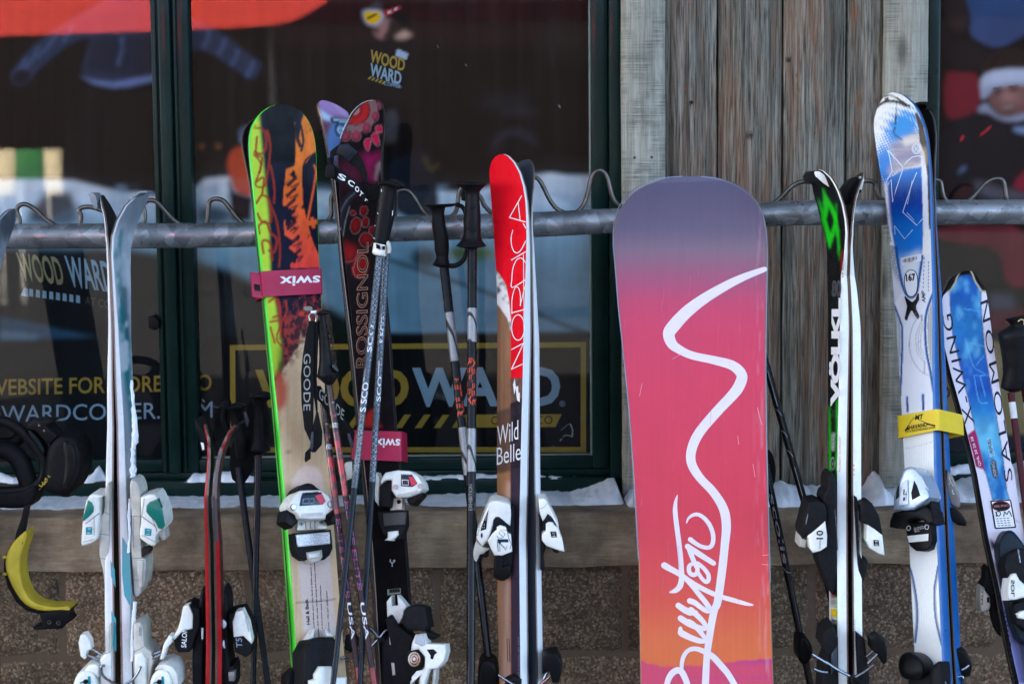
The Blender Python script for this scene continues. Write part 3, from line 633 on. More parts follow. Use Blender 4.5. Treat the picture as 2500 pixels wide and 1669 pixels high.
def poster_right():
    cv = Canvas(2230, -140, 2720, 1250, 4, (15, 13, 15))
    R_ = lambda q, c, a=1, b=4, r=1: cv.poly(zN(q), c, a, b, r)
    cv.mul(.7 + .6 * cv.nz(80, 80, 2))
    R_([(330, -60), (900, -60), (900, 100), (690, 180), (600, 240), (520, 268), (440, 240), (372, 190), (384, 100)], (52, 74, 112)); R_([(215, -60), (330, -60), (372, 40), (370, 150), (300, 180), (250, 130)], (58, 44, 42), .7, 8)
    R_([(232, 400), (300, 385), (435, 400), (440, 600), (330, 655), (238, 655)], (124, 30, 42)); R_([(205, 130), (300, 220), (470, 250), (500, 300), (430, 390), (250, 380)], (26, 22, 27), .9, 8)
    R_([(425, 410), (440, 340), (510, 275), (600, 255), (720, 275), (720, 385), (530, 385)], (40, 28, 24)); R_([(460, 370), (520, 300), (560, 285), (500, 380)], (26, 18, 17), .7, 5)
    R_([(468, 512), (520, 475), (600, 455), (740, 465), (740, 590), (640, 640), (560, 645), (500, 595)], (132, 90, 82)); R_([(560, 480), (660, 470), (640, 560), (570, 560)], (164, 118, 108), .7, 10); R_([(480, 560), (560, 600), (640, 600), (740, 560), (740, 620), (600, 650), (510, 620)], (104, 68, 62), .6, 8); R_([(480, 490), (560, 480), (560, 512), (490, 520)], (84, 56, 52), .7, 7); R_([(590, 478), (660, 470), (665, 505), (595, 508)], (84, 56, 52), .7, 7); R_([(470, 520), (520, 500), (530, 600), (520, 610)], (104, 70, 66), .6, 6)
    R_([(434, 415), (530, 378), (740, 374), (740, 468), (600, 460), (520, 478), (470, 512), (446, 555), (436, 500)], (190, 196, 210), 1, 4); R_([(434, 480), (520, 455), (610, 440), (740, 450), (740, 468), (600, 460), (520, 478), (446, 555)], (140, 146, 166), .6, 5)
    for e in ((525, 498), (610, 490)): cv.ell(zN([e])[0], 12, 4, (48, 30, 30), 1, 3)
    cv.line(zN([(500, 485), (550, 480)]), 4, (80, 52, 46), .8, 2); cv.line(zN([(585, 474), (640, 472)]), 4, (80, 52, 46), .8, 2)
    R_([(550, 520), (590, 515), (585, 552), (560, 555)], (186, 142, 132), .6, 6); R_([(545, 585), (615, 573), (622, 600), (590, 618), (560, 610)], (58, 26, 26), .9, 6); R_([(552, 586), (612, 576), (612, 588), (556, 596)], (180, 160, 156), .8, 4)
    R_([(415, 605), (438, 572), (470, 558), (500, 612), (560, 648), (640, 632), (740, 590), (740, 640), (620, 672), (540, 664), (470, 618), (430, 625)], (146, 152, 168), 1, 5)
    R_([(215, 680), (420, 620), (480, 630), (560, 680), (740, 690), (740, 960), (600, 1030), (400, 980), (300, 1040), (215, 1030)], (24, 24, 32), .95, 6)
    R_([(425, 742), (488, 684), (496, 700), (432, 748)], (190, 40, 50), 1, 2); R_([(318, 762), (342, 730), (344, 765), (325, 776)], (190, 40, 50), 1, 2); R_([(592, 695), (740, 690), (740, 735), (650, 735)], (130, 150, 185), .9, 3); R_([(305, 950), (352, 900), (358, 918), (320, 950)], (120, 140, 180), .8, 3)
    R_([(385, 975), (480, 1010), (600, 1040), (740, 1060), (740, 1090), (430, 1095)], (110, 104, 112), .8, 6); R_([(740, 900), (650, 950), (600, 1035), (740, 1055)], (150, 30, 52)); R_([(290, 1050), (380, 990), (420, 1095), (290, 1095)], (66, 30, 34), .9, 6)
    R_([(190, 1230), (740, 1230), (740, 1568), (570, 1568), (545, 1400), (460, 1345), (380, 1350), (190, 1310)], (118, 26, 46)); R_([(190, 1320), (300, 1330), (520, 1360), (545, 1420), (560, 1568), (190, 1568)], (26, 25, 30), .95, 6)
    H_ = lambda q, c, a=1, b=4: cv.poly(zH(q), c, a, b)
    H_([(950, 300), (1100, 310), (1130, 420), (960, 420)], (84, 92, 108), .8, 6); H_([(940, 420), (1200, 400), (1200, 520), (960, 560)], (112, 34, 50), .8, 6); H_([(960, 560), (1300, 500), (1300, 620), (960, 620)], (36, 32, 36))
    H_([(400, 612), (1300, 612), (1300, 1215), (400, 1215)], (150, 132, 92), 1, 3); cv.mul(.8 + .4 * cv.nz(50, 120, 4)); H_([(400, 1205), (1300, 1205), (1300, 1400), (400, 1400)], (40, 44, 56), 1, 4)
    cv.a = np.clip(cv.a * 1.3, 0, .95)
    p = thing('window_poster', 'photo poster behind the right glass showing a child in a white headband', 'poster', (Xw(2400, Y_PRINT), Y_PRINT, 1.5)); sheet('poster_sheet', cv, Y_PRINT, m_poster, p, 4)
    fr = YF(Y_PRINT); m_pn = pm('poster_navy_ink', (30, 42, 66), .6)
    for s, x, y, w, h in (('D', 634, 840, 36, 80), ('O', 660, 970, 44, 70), ('D', 1040, 800, 60, 90), ('ac', 690, 1120, 76, 46)):
        a = zH([(x, y), (x + w, y), (x, y - h)]); txt('lettering', s, *a, fr, .0012, m_pn, p, .02)
poster_right()

# ---- snow lying on the ledge and the window sills
m_ws, t = newmat('fresh_snow'); vec = t.coords((1, 1, 1))
t.l(t.ramp(t.noise(vec, 30, 5), [(.3, C(214, 219, 226)), (.7, C(240, 243, 247))]), t.b.inputs['Base Color']); t.b.inputs['Roughness'].default_value = .7
t.b.inputs['Subsurface Weight'].default_value = .25; t.b.inputs['Subsurface Radius'].default_value = (.01, .012, .016); t.bump(t.noise(vec, 260, 5, .7), .8, .003)
def snow(name, top, x0, x1, y0, y1, zb, label, rg=1.0):         # top: [(x, height)]
    n = max(8, int((x1 - x0) / .004)); k = 14; V = []
    xs = [q[0] for q in top]; hs = [q[1] for q in top]
    for i in range(n + 1):
        x = x0 + (x1 - x0) * i / n; h = max(0, np.interp(x, xs, hs)); h *= (1 + .35 * noise.fractal(Vector((x * 22, zb, 1)), .9, 2, 4))
        ed = min(1, i / 4, (n - i) / 4); fy = noise.fractal(Vector((x * (6 + 10 * rg), zb, 4)), .9, 2, 4) * .022 * rg
        for j in range(k):
            s = j / (k - 1); y = (y0 + fy * (1 - s)) * (1 - s) + y1 * s; g = math.sqrt(max(0, 1 - (1 - min(1, s * 1.25)) ** 2))
            V.append((x, y, zb - .002 + h * g * ed + (noise.noise(Vector((x * 60, y * 60, 3))) * .0028 + noise.noise(Vector((x * 190, y * 190, 3))) * .0014) * (s > 0)))
    f = [(i * k + j, (i + 1) * k + j, (i + 1) * k + j + 1, i * k + j + 1) for i in range(n) for j in range(k - 1)]
    return tag(mk(name, V, f, m_ws, None, ang=180), label, None, None, 'stuff')
def sx(u, Y): return Xw(u, Y, 1180)
yl = Y_FRAME - .002
snow('snow', [(sx(-200, yl), .007), (sx(150, yl), .008), (sx(560, yl), .005), (sx(900, yl), .005), (sx(1050, yl), .004), (sx(1250, yl), .010), (sx(1420, yl), .012), (sx(1490, yl), .035), (sx(1519, yl), .045)], sx(-200, yl), sx(1516, yl), Y_LEDGE + .105, yl, Z_LEDGE, 'low strip of snow on the ledge along the left window', .35)
yw = Y_TRIM - .002
snow('snow', [(sx(1520, yw), .02), (sx(1560, yw), .022), (sx(1880, yw), .034), (sx(1990, yw), .026), (sx(2095, yw), .016), (sx(2118, yw), .05), (sx(2133, yw), .066), (sx(2141, yw), .03), (sx(2160, yw), .016), (sx(2257, yw), .014)], sx(1520, yw), sx(2257, yw), Y_LEDGE + .06, yw, Z_LEDGE, 'heap of snow on the ledge at the foot of the board wall', .7)
snow('snow', [(sx(2262, yl), .03), (sx(2450, yl), .03), (sx(2480, yl), .06), (sx(2600, yl), .05)], sx(2262, yl), sx(2620, yl), Y_LEDGE + .09, yl, Z_LEDGE, 'snow on the ledge under the right window')
ys0, ys1 = Y_FRAME + .003, Y_FRAME + .021
def lip(u0, u1, pts, lab): snow('snow', [(sx(u, ys0), h) for u, h in pts], sx(u0, ys0), sx(u1, ys0), ys0, ys1, zs1, lab)
lip(-160, 265, [(-160, .01), (0, .02), (40, .012), (60, .008), (195, .008), (225, .02), (238, .036), (250, .022), (265, .012)], 'snow with a small peak on the left window sill')
lip(450, 640, [(450, .002), (470, .016), (500, .016), (560, .018), (640, .006)], 'snow on the window sill right of the mullion')
lip(940, 1420, [(940, .002), (980, .006), (1080, .006), (1180, .010), (1250, .006), (1420, .001)], 'thin line of snow on the window sill behind the red ski')
lip(2266, 2600, [(2266, .016), (2340, .02), (2420, .018), (2600, .03)], 'snow on the right window sill')

# ---- ski rack: galvanised pipe with a wavy rod welded on top
m_pipe, t = newmat('galvanised_pipe'); vec = t.coords((1, 1, 1))
vo = t.n('TexVoronoi'); vo.inputs['Scale'].default_value = 45; t.l(vec, vo.inputs['Vector'])
base = t.mix(t.ramp(t.noise(vec, 12, 5, .6), [(.35, 0), (.7, .8)]), C(104, 108, 110), C(142, 148, 150)); sep = t.n('SeparateColor'); t.l(vo.outputs['Color'], sep.inputs[0])
base = t.mix(t.ramp(sep.outputs[0], [(.2, .0), (.9, .5)]), base, C(186, 192, 196)); base = t.mix(t.ramp(t.noise(vec, 33, 5, .7), [(.6, 0), (.72, .7)]), base, C(62, 56, 52)); base = t.mix(t.ramp(t.noise(t.coords((7, 90, 90)), 1, 5, .75), [(.6, 0), (.7, .5)]), base, C(206, 210, 212)); base = t.mix(t.ramp(t.noise(vec, 17, 6, .75), [(.64, 0), (.74, .6)]), base, C(104, 74, 52))
t.l(base, t.b.inputs['Base Color']); t.b.inputs['Metallic'].default_value = .55; t.l(t.ramp(t.noise(vec, 40, 4), [(.3, .22), (.7, .5)]), t.b.inputs['Roughness']); t.bump(t.noise(vec, 70, 5), .12, .001)
m_wire = pm('steel_rod', (104, 100, 94), .38, .9, var=.35, vs=60, bump=.2, bs=200)
Y_R = .05
rk = thing('ski_rack', 'galvanised pipe ski rack with a wavy steel rod welded on top', 'ski rack', (0, Y_R, 0))
cl = [(-420, 579), (0, 577), (450, 575), (700, 569), (979, 559), (1315, 548), (1453, 541), (1600, 536), (1760, 530), (1850, 525), (1932, 520), (2119, 519), (2411, 518), (2950, 516)]
tube('pipe', [P(u, v, Y_R) for u, v in cl], .0248, m_pipe, rk, 32, 4)
for u, v in ((-420, 579), (2950, 516)):
    a = P(u, v, Y_R); tube('post', [a, Vector((a.x, a.y, 0))], .0248, m_pipe, rk, 24); tube('foot_plate', [Vector((a.x, a.y, .012)), Vector((a.x, a.y, 0))], .09, m_pipe, rk, 24)
wl = [(-420, 550), (-330, 548), (-290, 500), (-250, 498), (-170, 548), (-20, 551)] + zK([(95, 207), (126, 190), (130, 150), (112, 100), (128, 62), (175, 52), (238, 88), (300, 148), (360, 188), (430, 204), (500, 204), (536, 182), (545, 130), (532, 92), (560, 72), (620, 72), (720, 110), (800, 180), (900, 200), (940, 192), (968, 168), (972, 110), (964, 56), (1000, 26), (1050, 34), (1100, 85), (1160, 150), (1220, 188), (1290, 197), (1360, 194), (1392, 160), (1400, 80), (1410, 32), (1450, 15), (1500, 28)]) \
    + zA([(1050, 950), (1090, 1000), (1130, 1030), (1200, 1037), (1400, 1030)]) + zU([(90, 1220), (150, 1190), (183, 1130), (180, 1020), (192, 955), (240, 930), (330, 980), (420, 1080), (520, 1150)]) \
    + zJ([(640, 1500), (720, 1490), (744, 1450), (745, 1340), (770, 1305), (830, 1305), (880, 1360), (930, 1440), (985, 1482), (1090, 1488), (1140, 1468), (1165, 1420), (1178, 1320), (1205, 1280), (1260, 1285), (1325, 1350), (1355, 1410), (1420, 1460), (1560, 1470), (1610, 1420), (1625, 1300), (1650, 1220), (1685, 1212), (1722, 1226), (1760, 1290), (1800, 1370), (1850, 1430), (1920, 1458), (1980, 1450), (2030, 1400), (2060, 1310), (2080, 1222), (2110, 1176), (2150, 1166), (2190, 1210), (2240, 1370)]) \
    + [(1540, 513), (1600, 510)]
tube('wavy_rod', [P(u, v, Y_R) for u, v in wl], .0046, m_wire, rk, 10, 4)
wr = zC([(895, 942), (930, 925), (960, 898), (1000, 856), (1040, 836), (1090, 836), (1140, 870), (1180, 900), (1230, 908), (1280, 895), (1300, 850), (1330, 832), (1362, 830), (1385, 845), (1391, 880), (1402, 905), (1430, 920), (1530, 916), (1570, 870), (1610, 830), (1655, 824), (1682, 832), (1690, 870), (1702, 910), (1740, 934), (1800, 925), (1840, 895), (1890, 840), (1930, 820), (1968, 826), (1980, 870), (1986, 910), (2012, 930), (2066, 936)]) + [(2560, 496), (2600, 450), (2640, 440), (2700, 480), (2760, 494), (2950, 492)]
tube('wavy_rod', [P(u, v, Y_R) for u, v in wr], .0046, m_wire, rk, 10, 4)
for u, v in wl[5:6] + zK([(430, 206), (1290, 199)]) + zJ([(1925, 1462)]) + zC([(900, 940), (1740, 938)]):
    c = P(u, v + 2, Y_R); tube('weld', [c + Vector((-.009, 0, -.002)), c + Vector((0, 0, 0)), c + Vector((.009, 0, -.002))], [.002, .0055, .002], m_wire, rk, 8)

# ---- across the plaza (seen only as reflections in the glass)
m_lodge = pm('dark_brown_boards', (24, 17, 14), .85, var=.3, vs=5); m_red = pm('red_canvas', (222, 64, 54), .75, var=.06, vs=3); m_pole = pm('white_pole', (190, 190, 188), .5)
lo = thing('lodge', 'dark brown timber lodge across the plaza, seen in the window reflection', 'building', (0, -70, 0))
for k in range(60):
    x = -48 + k * 1.6; bx('board', x + .01, x + 1.59, -70.05 - (k % 2) * .04, -70, 0, 10.4, m_lodge, lo, 0)
bx('wall', -48, 48, -82, -70.1, 0, 10.4, m_lodge, lo, 0)
mk('roof', [(-49, -69, 10.3), (49, -69, 10.3), (49, -83, 10.3), (-49, -83, 10.3), (-49, -76, 13.6), (49, -76, 13.6)], [(0, 1, 5, 4), (3, 4, 5, 2), (0, 4, 3), (1, 2, 5), (0, 3, 2, 1)], m_lodge, lo, smooth=False)
def VR(u, v, Y): return P(u, v, 2 * Y_GLASS - Y)          # where the mirror image of depth Y shows at pixel (u, v)
def RF(u, v, Y): q = VR(u, v, Y); return Vector((q.x, Y, q.z))
YA = -12.5
aw = thing('awning', 'bright red canvas awning across the plaza, reflected in the left window', 'awning', (RF(350, 80, YA).x, YA, 0))
prof = [(-160, 90), (0, 88), (250, 80), (480, 72), (600, 66), (660, 62), (700, 56), (740, 40), (790, 10), (850, -40), (900, -90)]
V = []
for u, v in prof:
    a = RF(u, v, YA); V += [a, Vector((a.x, YA, max(a.z + .05, RF(u, -26, YA).z))), Vector((a.x, YA - 1.3, a.z + .5))]
n = len(prof); mk('canopy', V, [(i * 3 + j, (i + 1) * 3 + j, (i + 1) * 3 + j + 1, i * 3 + j + 1) for i in range(n - 1) for j in range(2)], m_red, aw, ang=20)
for u in (-150, 620):
    a = RF(u, 60, YA); tube('post', [Vector((a.x, YA - 1.25, 0)), Vector((a.x, YA - 1.25, a.z + .45))], .03, m_pole, aw, 10)
for nm, lab, u0, u1, col in (('flag_banner', 'cream banner on the lodge front reflected at the left edge', -10, 36, (226, 214, 180)), ('flag_banner', 'green banner reflected between the cream and orange ones', 38, 106, (54, 128, 74)), ('flag_banner', 'orange banner reflected right of the green one', 108, 150, (226, 150, 60))):
    a, b_ = RF(u0, 365, -20.5), RF(u1, 365, -20.5); lo_ = RF(u0, 475 if col[0] > 100 else 440, -20.5); x0, x1 = sorted((a.x, b_.x))
    fb = thing(nm, lab, 'banner', (x0, -20.5, 0), 'banners across the plaza'); bx('cloth', x0, x1, -20.5, -20.48, lo_.z, a.z, pm('banner_%d' % col[0], col, .8), fb, .004)
    tube('post', [Vector((x0 + .05, -20.53, 0)), Vector((x0 + .05, -20.53, a.z))], .025, m_pole, fb, 8)
# ================================================================== SKIS
G_SKI = 'skis leaning on the rack'
m_base = pm('black_ski_base', (20, 20, 22), .35, var=.2, vs=90); m_edge = pm('steel_ski_edge', (118, 108, 100), .45, .7, vs=80); m_blk = pm('black_plastic', (16, 16, 17), .4)
m_white = pm('white_plastic', (232, 232, 222), .32, coat=.2, var=.17, vs=34); m_wht2 = pm('grubby_white_plastic', (194, 190, 178), .45, var=.26, vs=40); m_chrome = pm('bright_steel', (128, 132, 136), .22, 1, vs=90)
m_ink = pm('black_ink', (18, 18, 18), .5); m_winkk = pm('white_ink', (228, 228, 228), .45, var=.04); m_matblk = pm('matt_black_plastic', (24, 24, 26), .6, var=.3, vs=120); m_grey = pm('grey_metal', (150, 150, 148), .35, .6)
m_alu = pm('pale_alloy', (200, 200, 198), .35, .7)
def smoothf(xs, ys, w):
    o = np.argsort(xs); xs = np.array(xs, float)[o]; ys = np.array(ys, float)[o]; g = np.linspace(xs[0], xs[-1], 400); y = np.interp(g, xs, ys)
    k = max(1, int(w / max(1e-6, (xs[-1] - xs[0])) * 400)); p = np.pad(y, k, mode='reflect', reflect_type='odd'); y = np.convolve(p, np.ones(2 * k + 1) / (2 * k + 1), 'same')[k:-k]
    return lambda q: np.interp(q, g, y)
class SkiFr:
    def __init__(s, L, R, yaw, Y0, Y1, bend, th):
        s.Lp = sorted(L, key=lambda p: p[1]); s.Rp = sorted(R, key=lambda p: p[1])
        Yf = lambda v: Y0 + (Y1 - Y0) * (v - 520) / 1149
        va, vb = 900, 1660; a, b = P(s.uc(va), va, Yf(va)), P(s.uc(vb), vb, Yf(vb))
        s.O = b; s.L = (a - b).normalized(); m = (a + b) / 2; n0 = CAM - m; n0 = (n0 - s.L * n0.dot(s.L)).normalized()
        s.N = Matrix.Rotation(math.radians(yaw), 3, s.L) @ n0; s.N.normalize(); s.X = s.L.cross(s.N)
        s.n = s.N; s.o = s.O
        s.bf = lambda z: 0.0; s.tf = lambda z: .012
        zv = lambda v: s.loc(s.uc(v), v)[1]
        if bend: s.bf = smoothf([zv(q[0]) for q in bend] + [zv(1669) - 2], [q[1] for q in bend] + [bend[-1][1]], .02)
        s.tf = smoothf([zv(q[0]) for q in th] + [zv(1669) - 2, zv(s.Lp[0][1]) + .3], [q[1] for q in th] + [th[-1][1], th[0][1]], .02) if isinstance(th, list) else (lambda z: th)
        s.zv = zv
    def uL(s, v): return float(np.interp(v, [p[1] for p in s.Lp], [p[0] for p in s.Lp]))
    def uR(s, v): return float(np.interp(v, [p[1] for p in s.Rp], [p[0] for p in s.Rp]))
    def uc(s, v): return (s.uL(v) + s.uR(v)) / 2
    def pt(s, u, v, h=0):
        d = ray(u, v); z = 0; dn = d.dot(s.N); p = None
        for _ in range(10):
            hh = h + float(s.bf(z)); p = CAM + d * ((s.O + s.N * hh - CAM).dot(s.N) / dn); z = .4 * z + .6 * (p - s.O).dot(s.L) if p is not None and _ else (p - s.O).dot(s.L)
        return p
    def loc(s, u, v, h=0):
        q = s.pt(u, v, h) - s.O; return q.dot(s.X), q.dot(s.L)
    def w(s, x, z, h): return s.O + s.X * x + s.L * z + s.N * (h + float(s.bf(z)))
def rows_of(fr, v0, step):
    vs = [v0 + .6 + 90 * (1 - math.cos(k / 26 * math.pi / 2)) for k in range(27)]; v = vs[-1] + step
    while v < 1690: vs.append(v); v += step
    out = []
    for v in vs:
        a = fr.loc(fr.uL(v), v); b = fr.loc(fr.uR(v), v); out.append((a[0], b[0], (a[1] + b[1]) / 2))
    a, b = out[-30 if len(out) > 60 else -8], out[-1]; dz = b[2] - a[2]; zg = b[2]
    while fr.w((b[0] + b[1]) / 2, zg, 0).z > .012:
        zg -= .04
        k = (zg - b[2]) / dz * .3; out.append((b[0] + (b[0] - a[0]) * k, b[1] + (b[1] - a[1]) * k, zg))
    return np.array(out)
def ski(name, label, L, R, yaw, Y0, Y1, bend=None, th=.012, cv=None, m_top=None, m_side=None, m_b=None, m_e=None, twin=None, gap=.001, group=G_SKI, cat='ski', step=None, nx=None, m_twin=None, mside_twin=None, bottom=True):
    fr = SkiFr(L, R, yaw, Y0, Y1, bend, th); step = step or (3 if cv else 14)
    rw = rows_of(fr, fr.Lp[0][1], step); zs = rw[:, 2]; bend_ = np.array([float(fr.bf(z)) for z in zs]); t_ = np.array([float(fr.tf(z)) for z in zs])
    gp = np.array([float(g) for g in (smoothf([fr.zv(q[0]) for q in gap], [q[1] for q in gap], .05)(zs) if isinstance(gap, list) else np.full(len(zs), gap))])
    O, X, Lv, N = (np.array(q) for q in (fr.O, fr.X, fr.L, fr.N))
    def W(x, h, tw): 
        hh = (-(2 * t_ + gp) - h - bend_) if tw else (h + bend_)
        return O + x[:, None] * X + zs[:, None] * Lv + hh[:, None] * N
    out = []
    for tw, lab in ((False, label), (True, twin)):
        if lab is None: continue
        k0 = len(zs) - 1; bp = W((rw[:, 0] + rw[:, 1]) / 2, -t_ / 2, tw)[k0]
        o = thing(name, lab, cat, bp, group); out.append(o)
        wd_ = rw[:, 1] - rw[:, 0]; b2 = np.minimum(.0022, np.maximum(wd_ * .2, 0)); b1 = b2 * .35; xl, xr = rw[:, 0], rw[:, 1]
        cs = [(xl, -t_), (xr, -t_), (xr, -t_ * .45), (xr - b1, -t_ * .18), (xr - b2, -t_ * 0), (xl + b2, -t_ * 0), (xl + b1, -t_ * .18), (xl, -t_ * .45)]
        V = np.stack([W(x, h, tw) for x, h in cs], 1).reshape(-1, 3); n = 8; k = len(zs)
        f = [(i * n + j, i * n + (j + 1) % n, (i + 1) * n + (j + 1) % n, (i + 1) * n + j) for i in range(k - 1) for j in range(n)] + [tuple(range(n))[::-1], tuple((k - 1) * n + j for j in range(n))]
        if not tw: f = [q[::-1] for q in f]
        mk('ski_core', V, f, (mside_twin or m_side) if tw else m_side, o, ang=50)
        c = 2 if (tw or not cv) else (nx or 40); s = np.linspace(0, 1, c)[None, :]
        xx = (xl + b2)[:, None] * (1 - s) + (xr - b2)[:, None] * s
        hh = (-(2 * t_ + gp) - .0004 - bend_) if tw else (.0004 + bend_)
        V = (O + xx[..., None] * X + zs[:, None, None] * Lv + hh[:, None, None] * N).reshape(-1, 3)
        f = gridf(k, c)
        if not tw: f = [q[::-1] for q in f]
        ts = mk('topsheet', V, f, (m_twin or m_side) if tw else m_top, o, ang=60)
        if cv and not tw: u, v = projn(V); paint(ts, cv.sample(u, v))
        V = np.stack([W(x, -t_ - .0004, tw) for x in (xl + .0012, xr - .0012)], 1).reshape(-1, 3); f = gridf(k, 2); mk('base_sheet', V, f[::1] if tw else f, m_b or m_base, o)
        V = np.stack([W(x, h, tw) for x, h in ((xl + .002, -t_ - .0007), (xl - .0005, -t_ - .0007), (xl - .0005, -t_ + .0022))], 1).reshape(-1, 3); mk('steel_edge', V, gridf(k, 3), m_e or m_edge, o, smooth=False)
        V = np.stack([W(x, h, tw) for x, h in ((xr - .002, -t_ - .0007), (xr + .0005, -t_ - .0007), (xr + .0005, -t_ + .0022))], 1).reshape(-1, 3); mk('steel_edge', V, gridf(k, 3), m_e or m_edge, o, smooth=False)
    return (fr,) + tuple(out)
def ring(name, label, fr, uLt, uRt, uLb, uRb, vLt, vRt, vLb, vRb, h0, h1, m, cat, group=None):
    """a strap drawn round the skis: a closed band with rounded corners"""
    a, b = fr.loc(uLt, vLt, h1), fr.loc(uRt, vRt, h1); c, d = fr.loc(uLb, vLb, h1), fr.loc(uRb, vRb, h1)
    loop = []
    r = .006
    for cx, ch, a0 in ((1, h1, 0), (0, h1, 90), (0, h0, 180), (1, h0, 270)):
        for k in range(6):
            t = math.radians(a0 + k * 18); sx = 1 if cx else -1; loop.append((cx, math.cos(t) * r - (r if cx else -r), ch + math.sin(t) * r - (r if ch == h1 else -r)))
    V = []
    for off in (0, -.0016):
        for (A, B) in ((a, b), (c, d)):
            for cx, dx, h in loop:
                e = B if cx else A; o = e
                x = e[0] + dx + (off if cx else -off) * 1.0; z = e[1]; V.append(fr.w(x, z, h + (off if h > (h0 + h1) / 2 else -off)))
    n = len(loop); f = []
    for i in range(n):
        j = (i + 1) % n; f += [(i, j, n + j, n + i), (2 * n + j, 2 * n + i, 3 * n + i, 3 * n + j), (i, 2 * n + i, 2 * n + j, j), (n + j, 3 * n + j, 3 * n + i, n + i)]
    bm = bmesh.new(); bv = [bm.verts.new(q) for q in V]
    for q in f: bm.faces.new([bv[i] for i in q])
    bmesh.ops.recalc_face_normals(bm, faces=bm.faces[:]); bm.verts.index_update(); f = [[q.index for q in w.verts] for w in bm.faces]; bm.free()
    o = mk(name, V, f, m, None, base=fr.w(0, c[1], 0)); return tag(o, label, cat, group)
def Yl(Y0, Y1, v): return Y0 + (Y1 - Y0) * (v - 520) / 1149

# ---------------------------------------------------------------- white pair with teal flashes
Y0, Y1 = -.075, -.28
Lw = [(368, 469), (345, 476), (325, 494), (304, 517), (287, 553), (277, 591), (276, 640), (279, 680), (288, 807), (296, 953), (302, 1047), (309, 1243), (316, 1448), (321, 1613), (322, 1690)]
Rw = [(368, 469), (363, 486), (348, 517), (333, 548), (322, 591), (319, 644), (320, 807), (327, 989), (332, 1080), (333, 1145), (330, 1300), (329, 1448), (335, 1669)]
m_wside = pm('white_sidewall', (204, 206, 204), .3, coat=.3, var=.06); m_ice = None
cvw = Canvas(250, 460, 380, 1695, 3, (158, 166, 176))
cvw.poly([(270, 560), (300, 560), (292, 640), (300, 720), (318, 840), (322, 960), (328, 1080), (322, 1080), (300, 900), (284, 700)], (22, 112, 118), 1, 3)
cvw.poly([(296, 700), (310, 700), (318, 840), (312, 860)], (20, 70, 80), .8, 4); n_ = cvw.nz(26, 60, 4); cvw.put(np.clip((n_ - .48) * 6, 0, 1), (186, 192, 200), .85); cvw.poly([(310, 1300), (340, 1300), (340, 1440), (322, 1400)], (200, 202, 206))
cvw.put(np.clip((cvw.V < 560) * 1.0, 0, 1), (92, 100, 110), .7, 14)
frw, wr_, wl_ = ski('ski', 'white ski with teal flashes and crusted snow on its side, right of its pair', Lw, Rw, 76, Y0, Y1,
    bend=[(469, .072), (490, .050), (517, .028), (553, .011), (591, .003), (640, 0), (1000, 0)], th=[(469, .004), (591, .005), (680, .006), (807, .008), (953, .011), (1150, .014), (1448, .017), (1669, .018)],
    cv=cvw, m_top=vmat('icy_white_topsheet', .55, .1, .5), m_side=m_wside, nx=14, twin='white ski with teal flashes, left of its pair, showing its black base at the tip', gap=[(469, .0005), (640, .0008), (807, .002), (1050, .006), (1300, .011), (1669, .013)], m_twin=m_wside)
m_teal = pm('teal_print', (24, 138, 150), .35, coat=.3, var=.1); m_tealg = pm('teal_plastic', (14, 112, 100), .2, coat=.6, var=.25, vs=30)
def side_pt(q): return q
class SideFr:                                             # plane of a ski's sidewall facing the camera
    def __init__(s, fr, sgn=1, tw=False): s.fr = fr; s.N = -fr.X * sgn; s.n = s.N
    def pt(s, u, v, h=0):
        fr = s.fr; z = fr.zv(v); x = fr.loc(fr.uL(v), v)[0] if s.N.dot(-fr.X) > 0 else fr.loc(fr.uR(v), v)[0]
        o = fr.w(x, z, 0) + s.N * (h + .0002); d = ray(u, v); return CAM + d * ((o - CAM).dot(s.N) / d.dot(s.N))
sw = SideFr(frw)
prt('teal_flash', zL([(357, 480), (413, 570), (420, 840), (424, 1010), (372, 910), (357, 760)]), sw, .0004, m_teal, wr_, step=30)
prt('teal_flash', zL([(270, 655), (302, 720), (308, 860), (275, 770)]), sw, .0004, m_teal, wl_); prt('teal_flash', zL([(277, 1025), (312, 1085), (314, 1330), (288, 1290), (280, 1180)]), sw, .0004, m_teal, wl_)
m_cap = pm('clear_tip_guard', (120, 128, 134), .2, coat=.6)
slab('tip_guard', zA([(568, 962), (596, 905), (636, 876), (672, 874), (680, 884), (645, 886), (612, 908), (580, 965)]), YF(Yl(Y0, Y1, 490)), -.03, .02, m_cap, wr_, .002)
slab('tip_guard', zA([(404, 885), (425, 882), (440, 900), (448, 955), (436, 962), (418, 930)]), YF(Yl(Y0, Y1, 490)), -.03, .02, m_cap, wl_, .002)
Yb = lambda v: Yl(Y0, Y1, v)
f1 = YF(Yb(1330)); f2 = YF(Yb(1600))
pr_ = slab('binding_plate', zL([(415, 60), (450, 60), (480, 100), (495, 170), (492, 330), (500, 640), (540, 640), (525, 850), (500, 850), (495, 900), (470, 925), (445, 920), (440, 800), (425, 640), (425, 440), (430, 330), (415, 200)]), f1, -.035, .028, m_wht2, wr_, .004)
slab('track_cover', zL([(470, 655), (515, 655), (512, 700), (505, 850), (480, 850), (470, 735)]), f1, 0, .034, m_wht2, pr_, .003); slab('release_slot', zL([(500, 580), (555, 555), (560, 600), (500, 638)]), f1, 0, .030, pm('dark_brown_plastic', (46, 36, 32), .7), pr_, .001)  # slot filled with dark brown plastic
tr_ = slab('toe_piece', zL([(495, 190), (560, 170), (600, 170), (620, 195), (665, 300), (678, 400), (665, 430), (650, 430), (612, 470), (605, 540), (590, 552), (550, 540), (490, 490), (488, 460), (500, 360), (495, 260)]), f1, -.03, .042, m_white, wr_, .007)
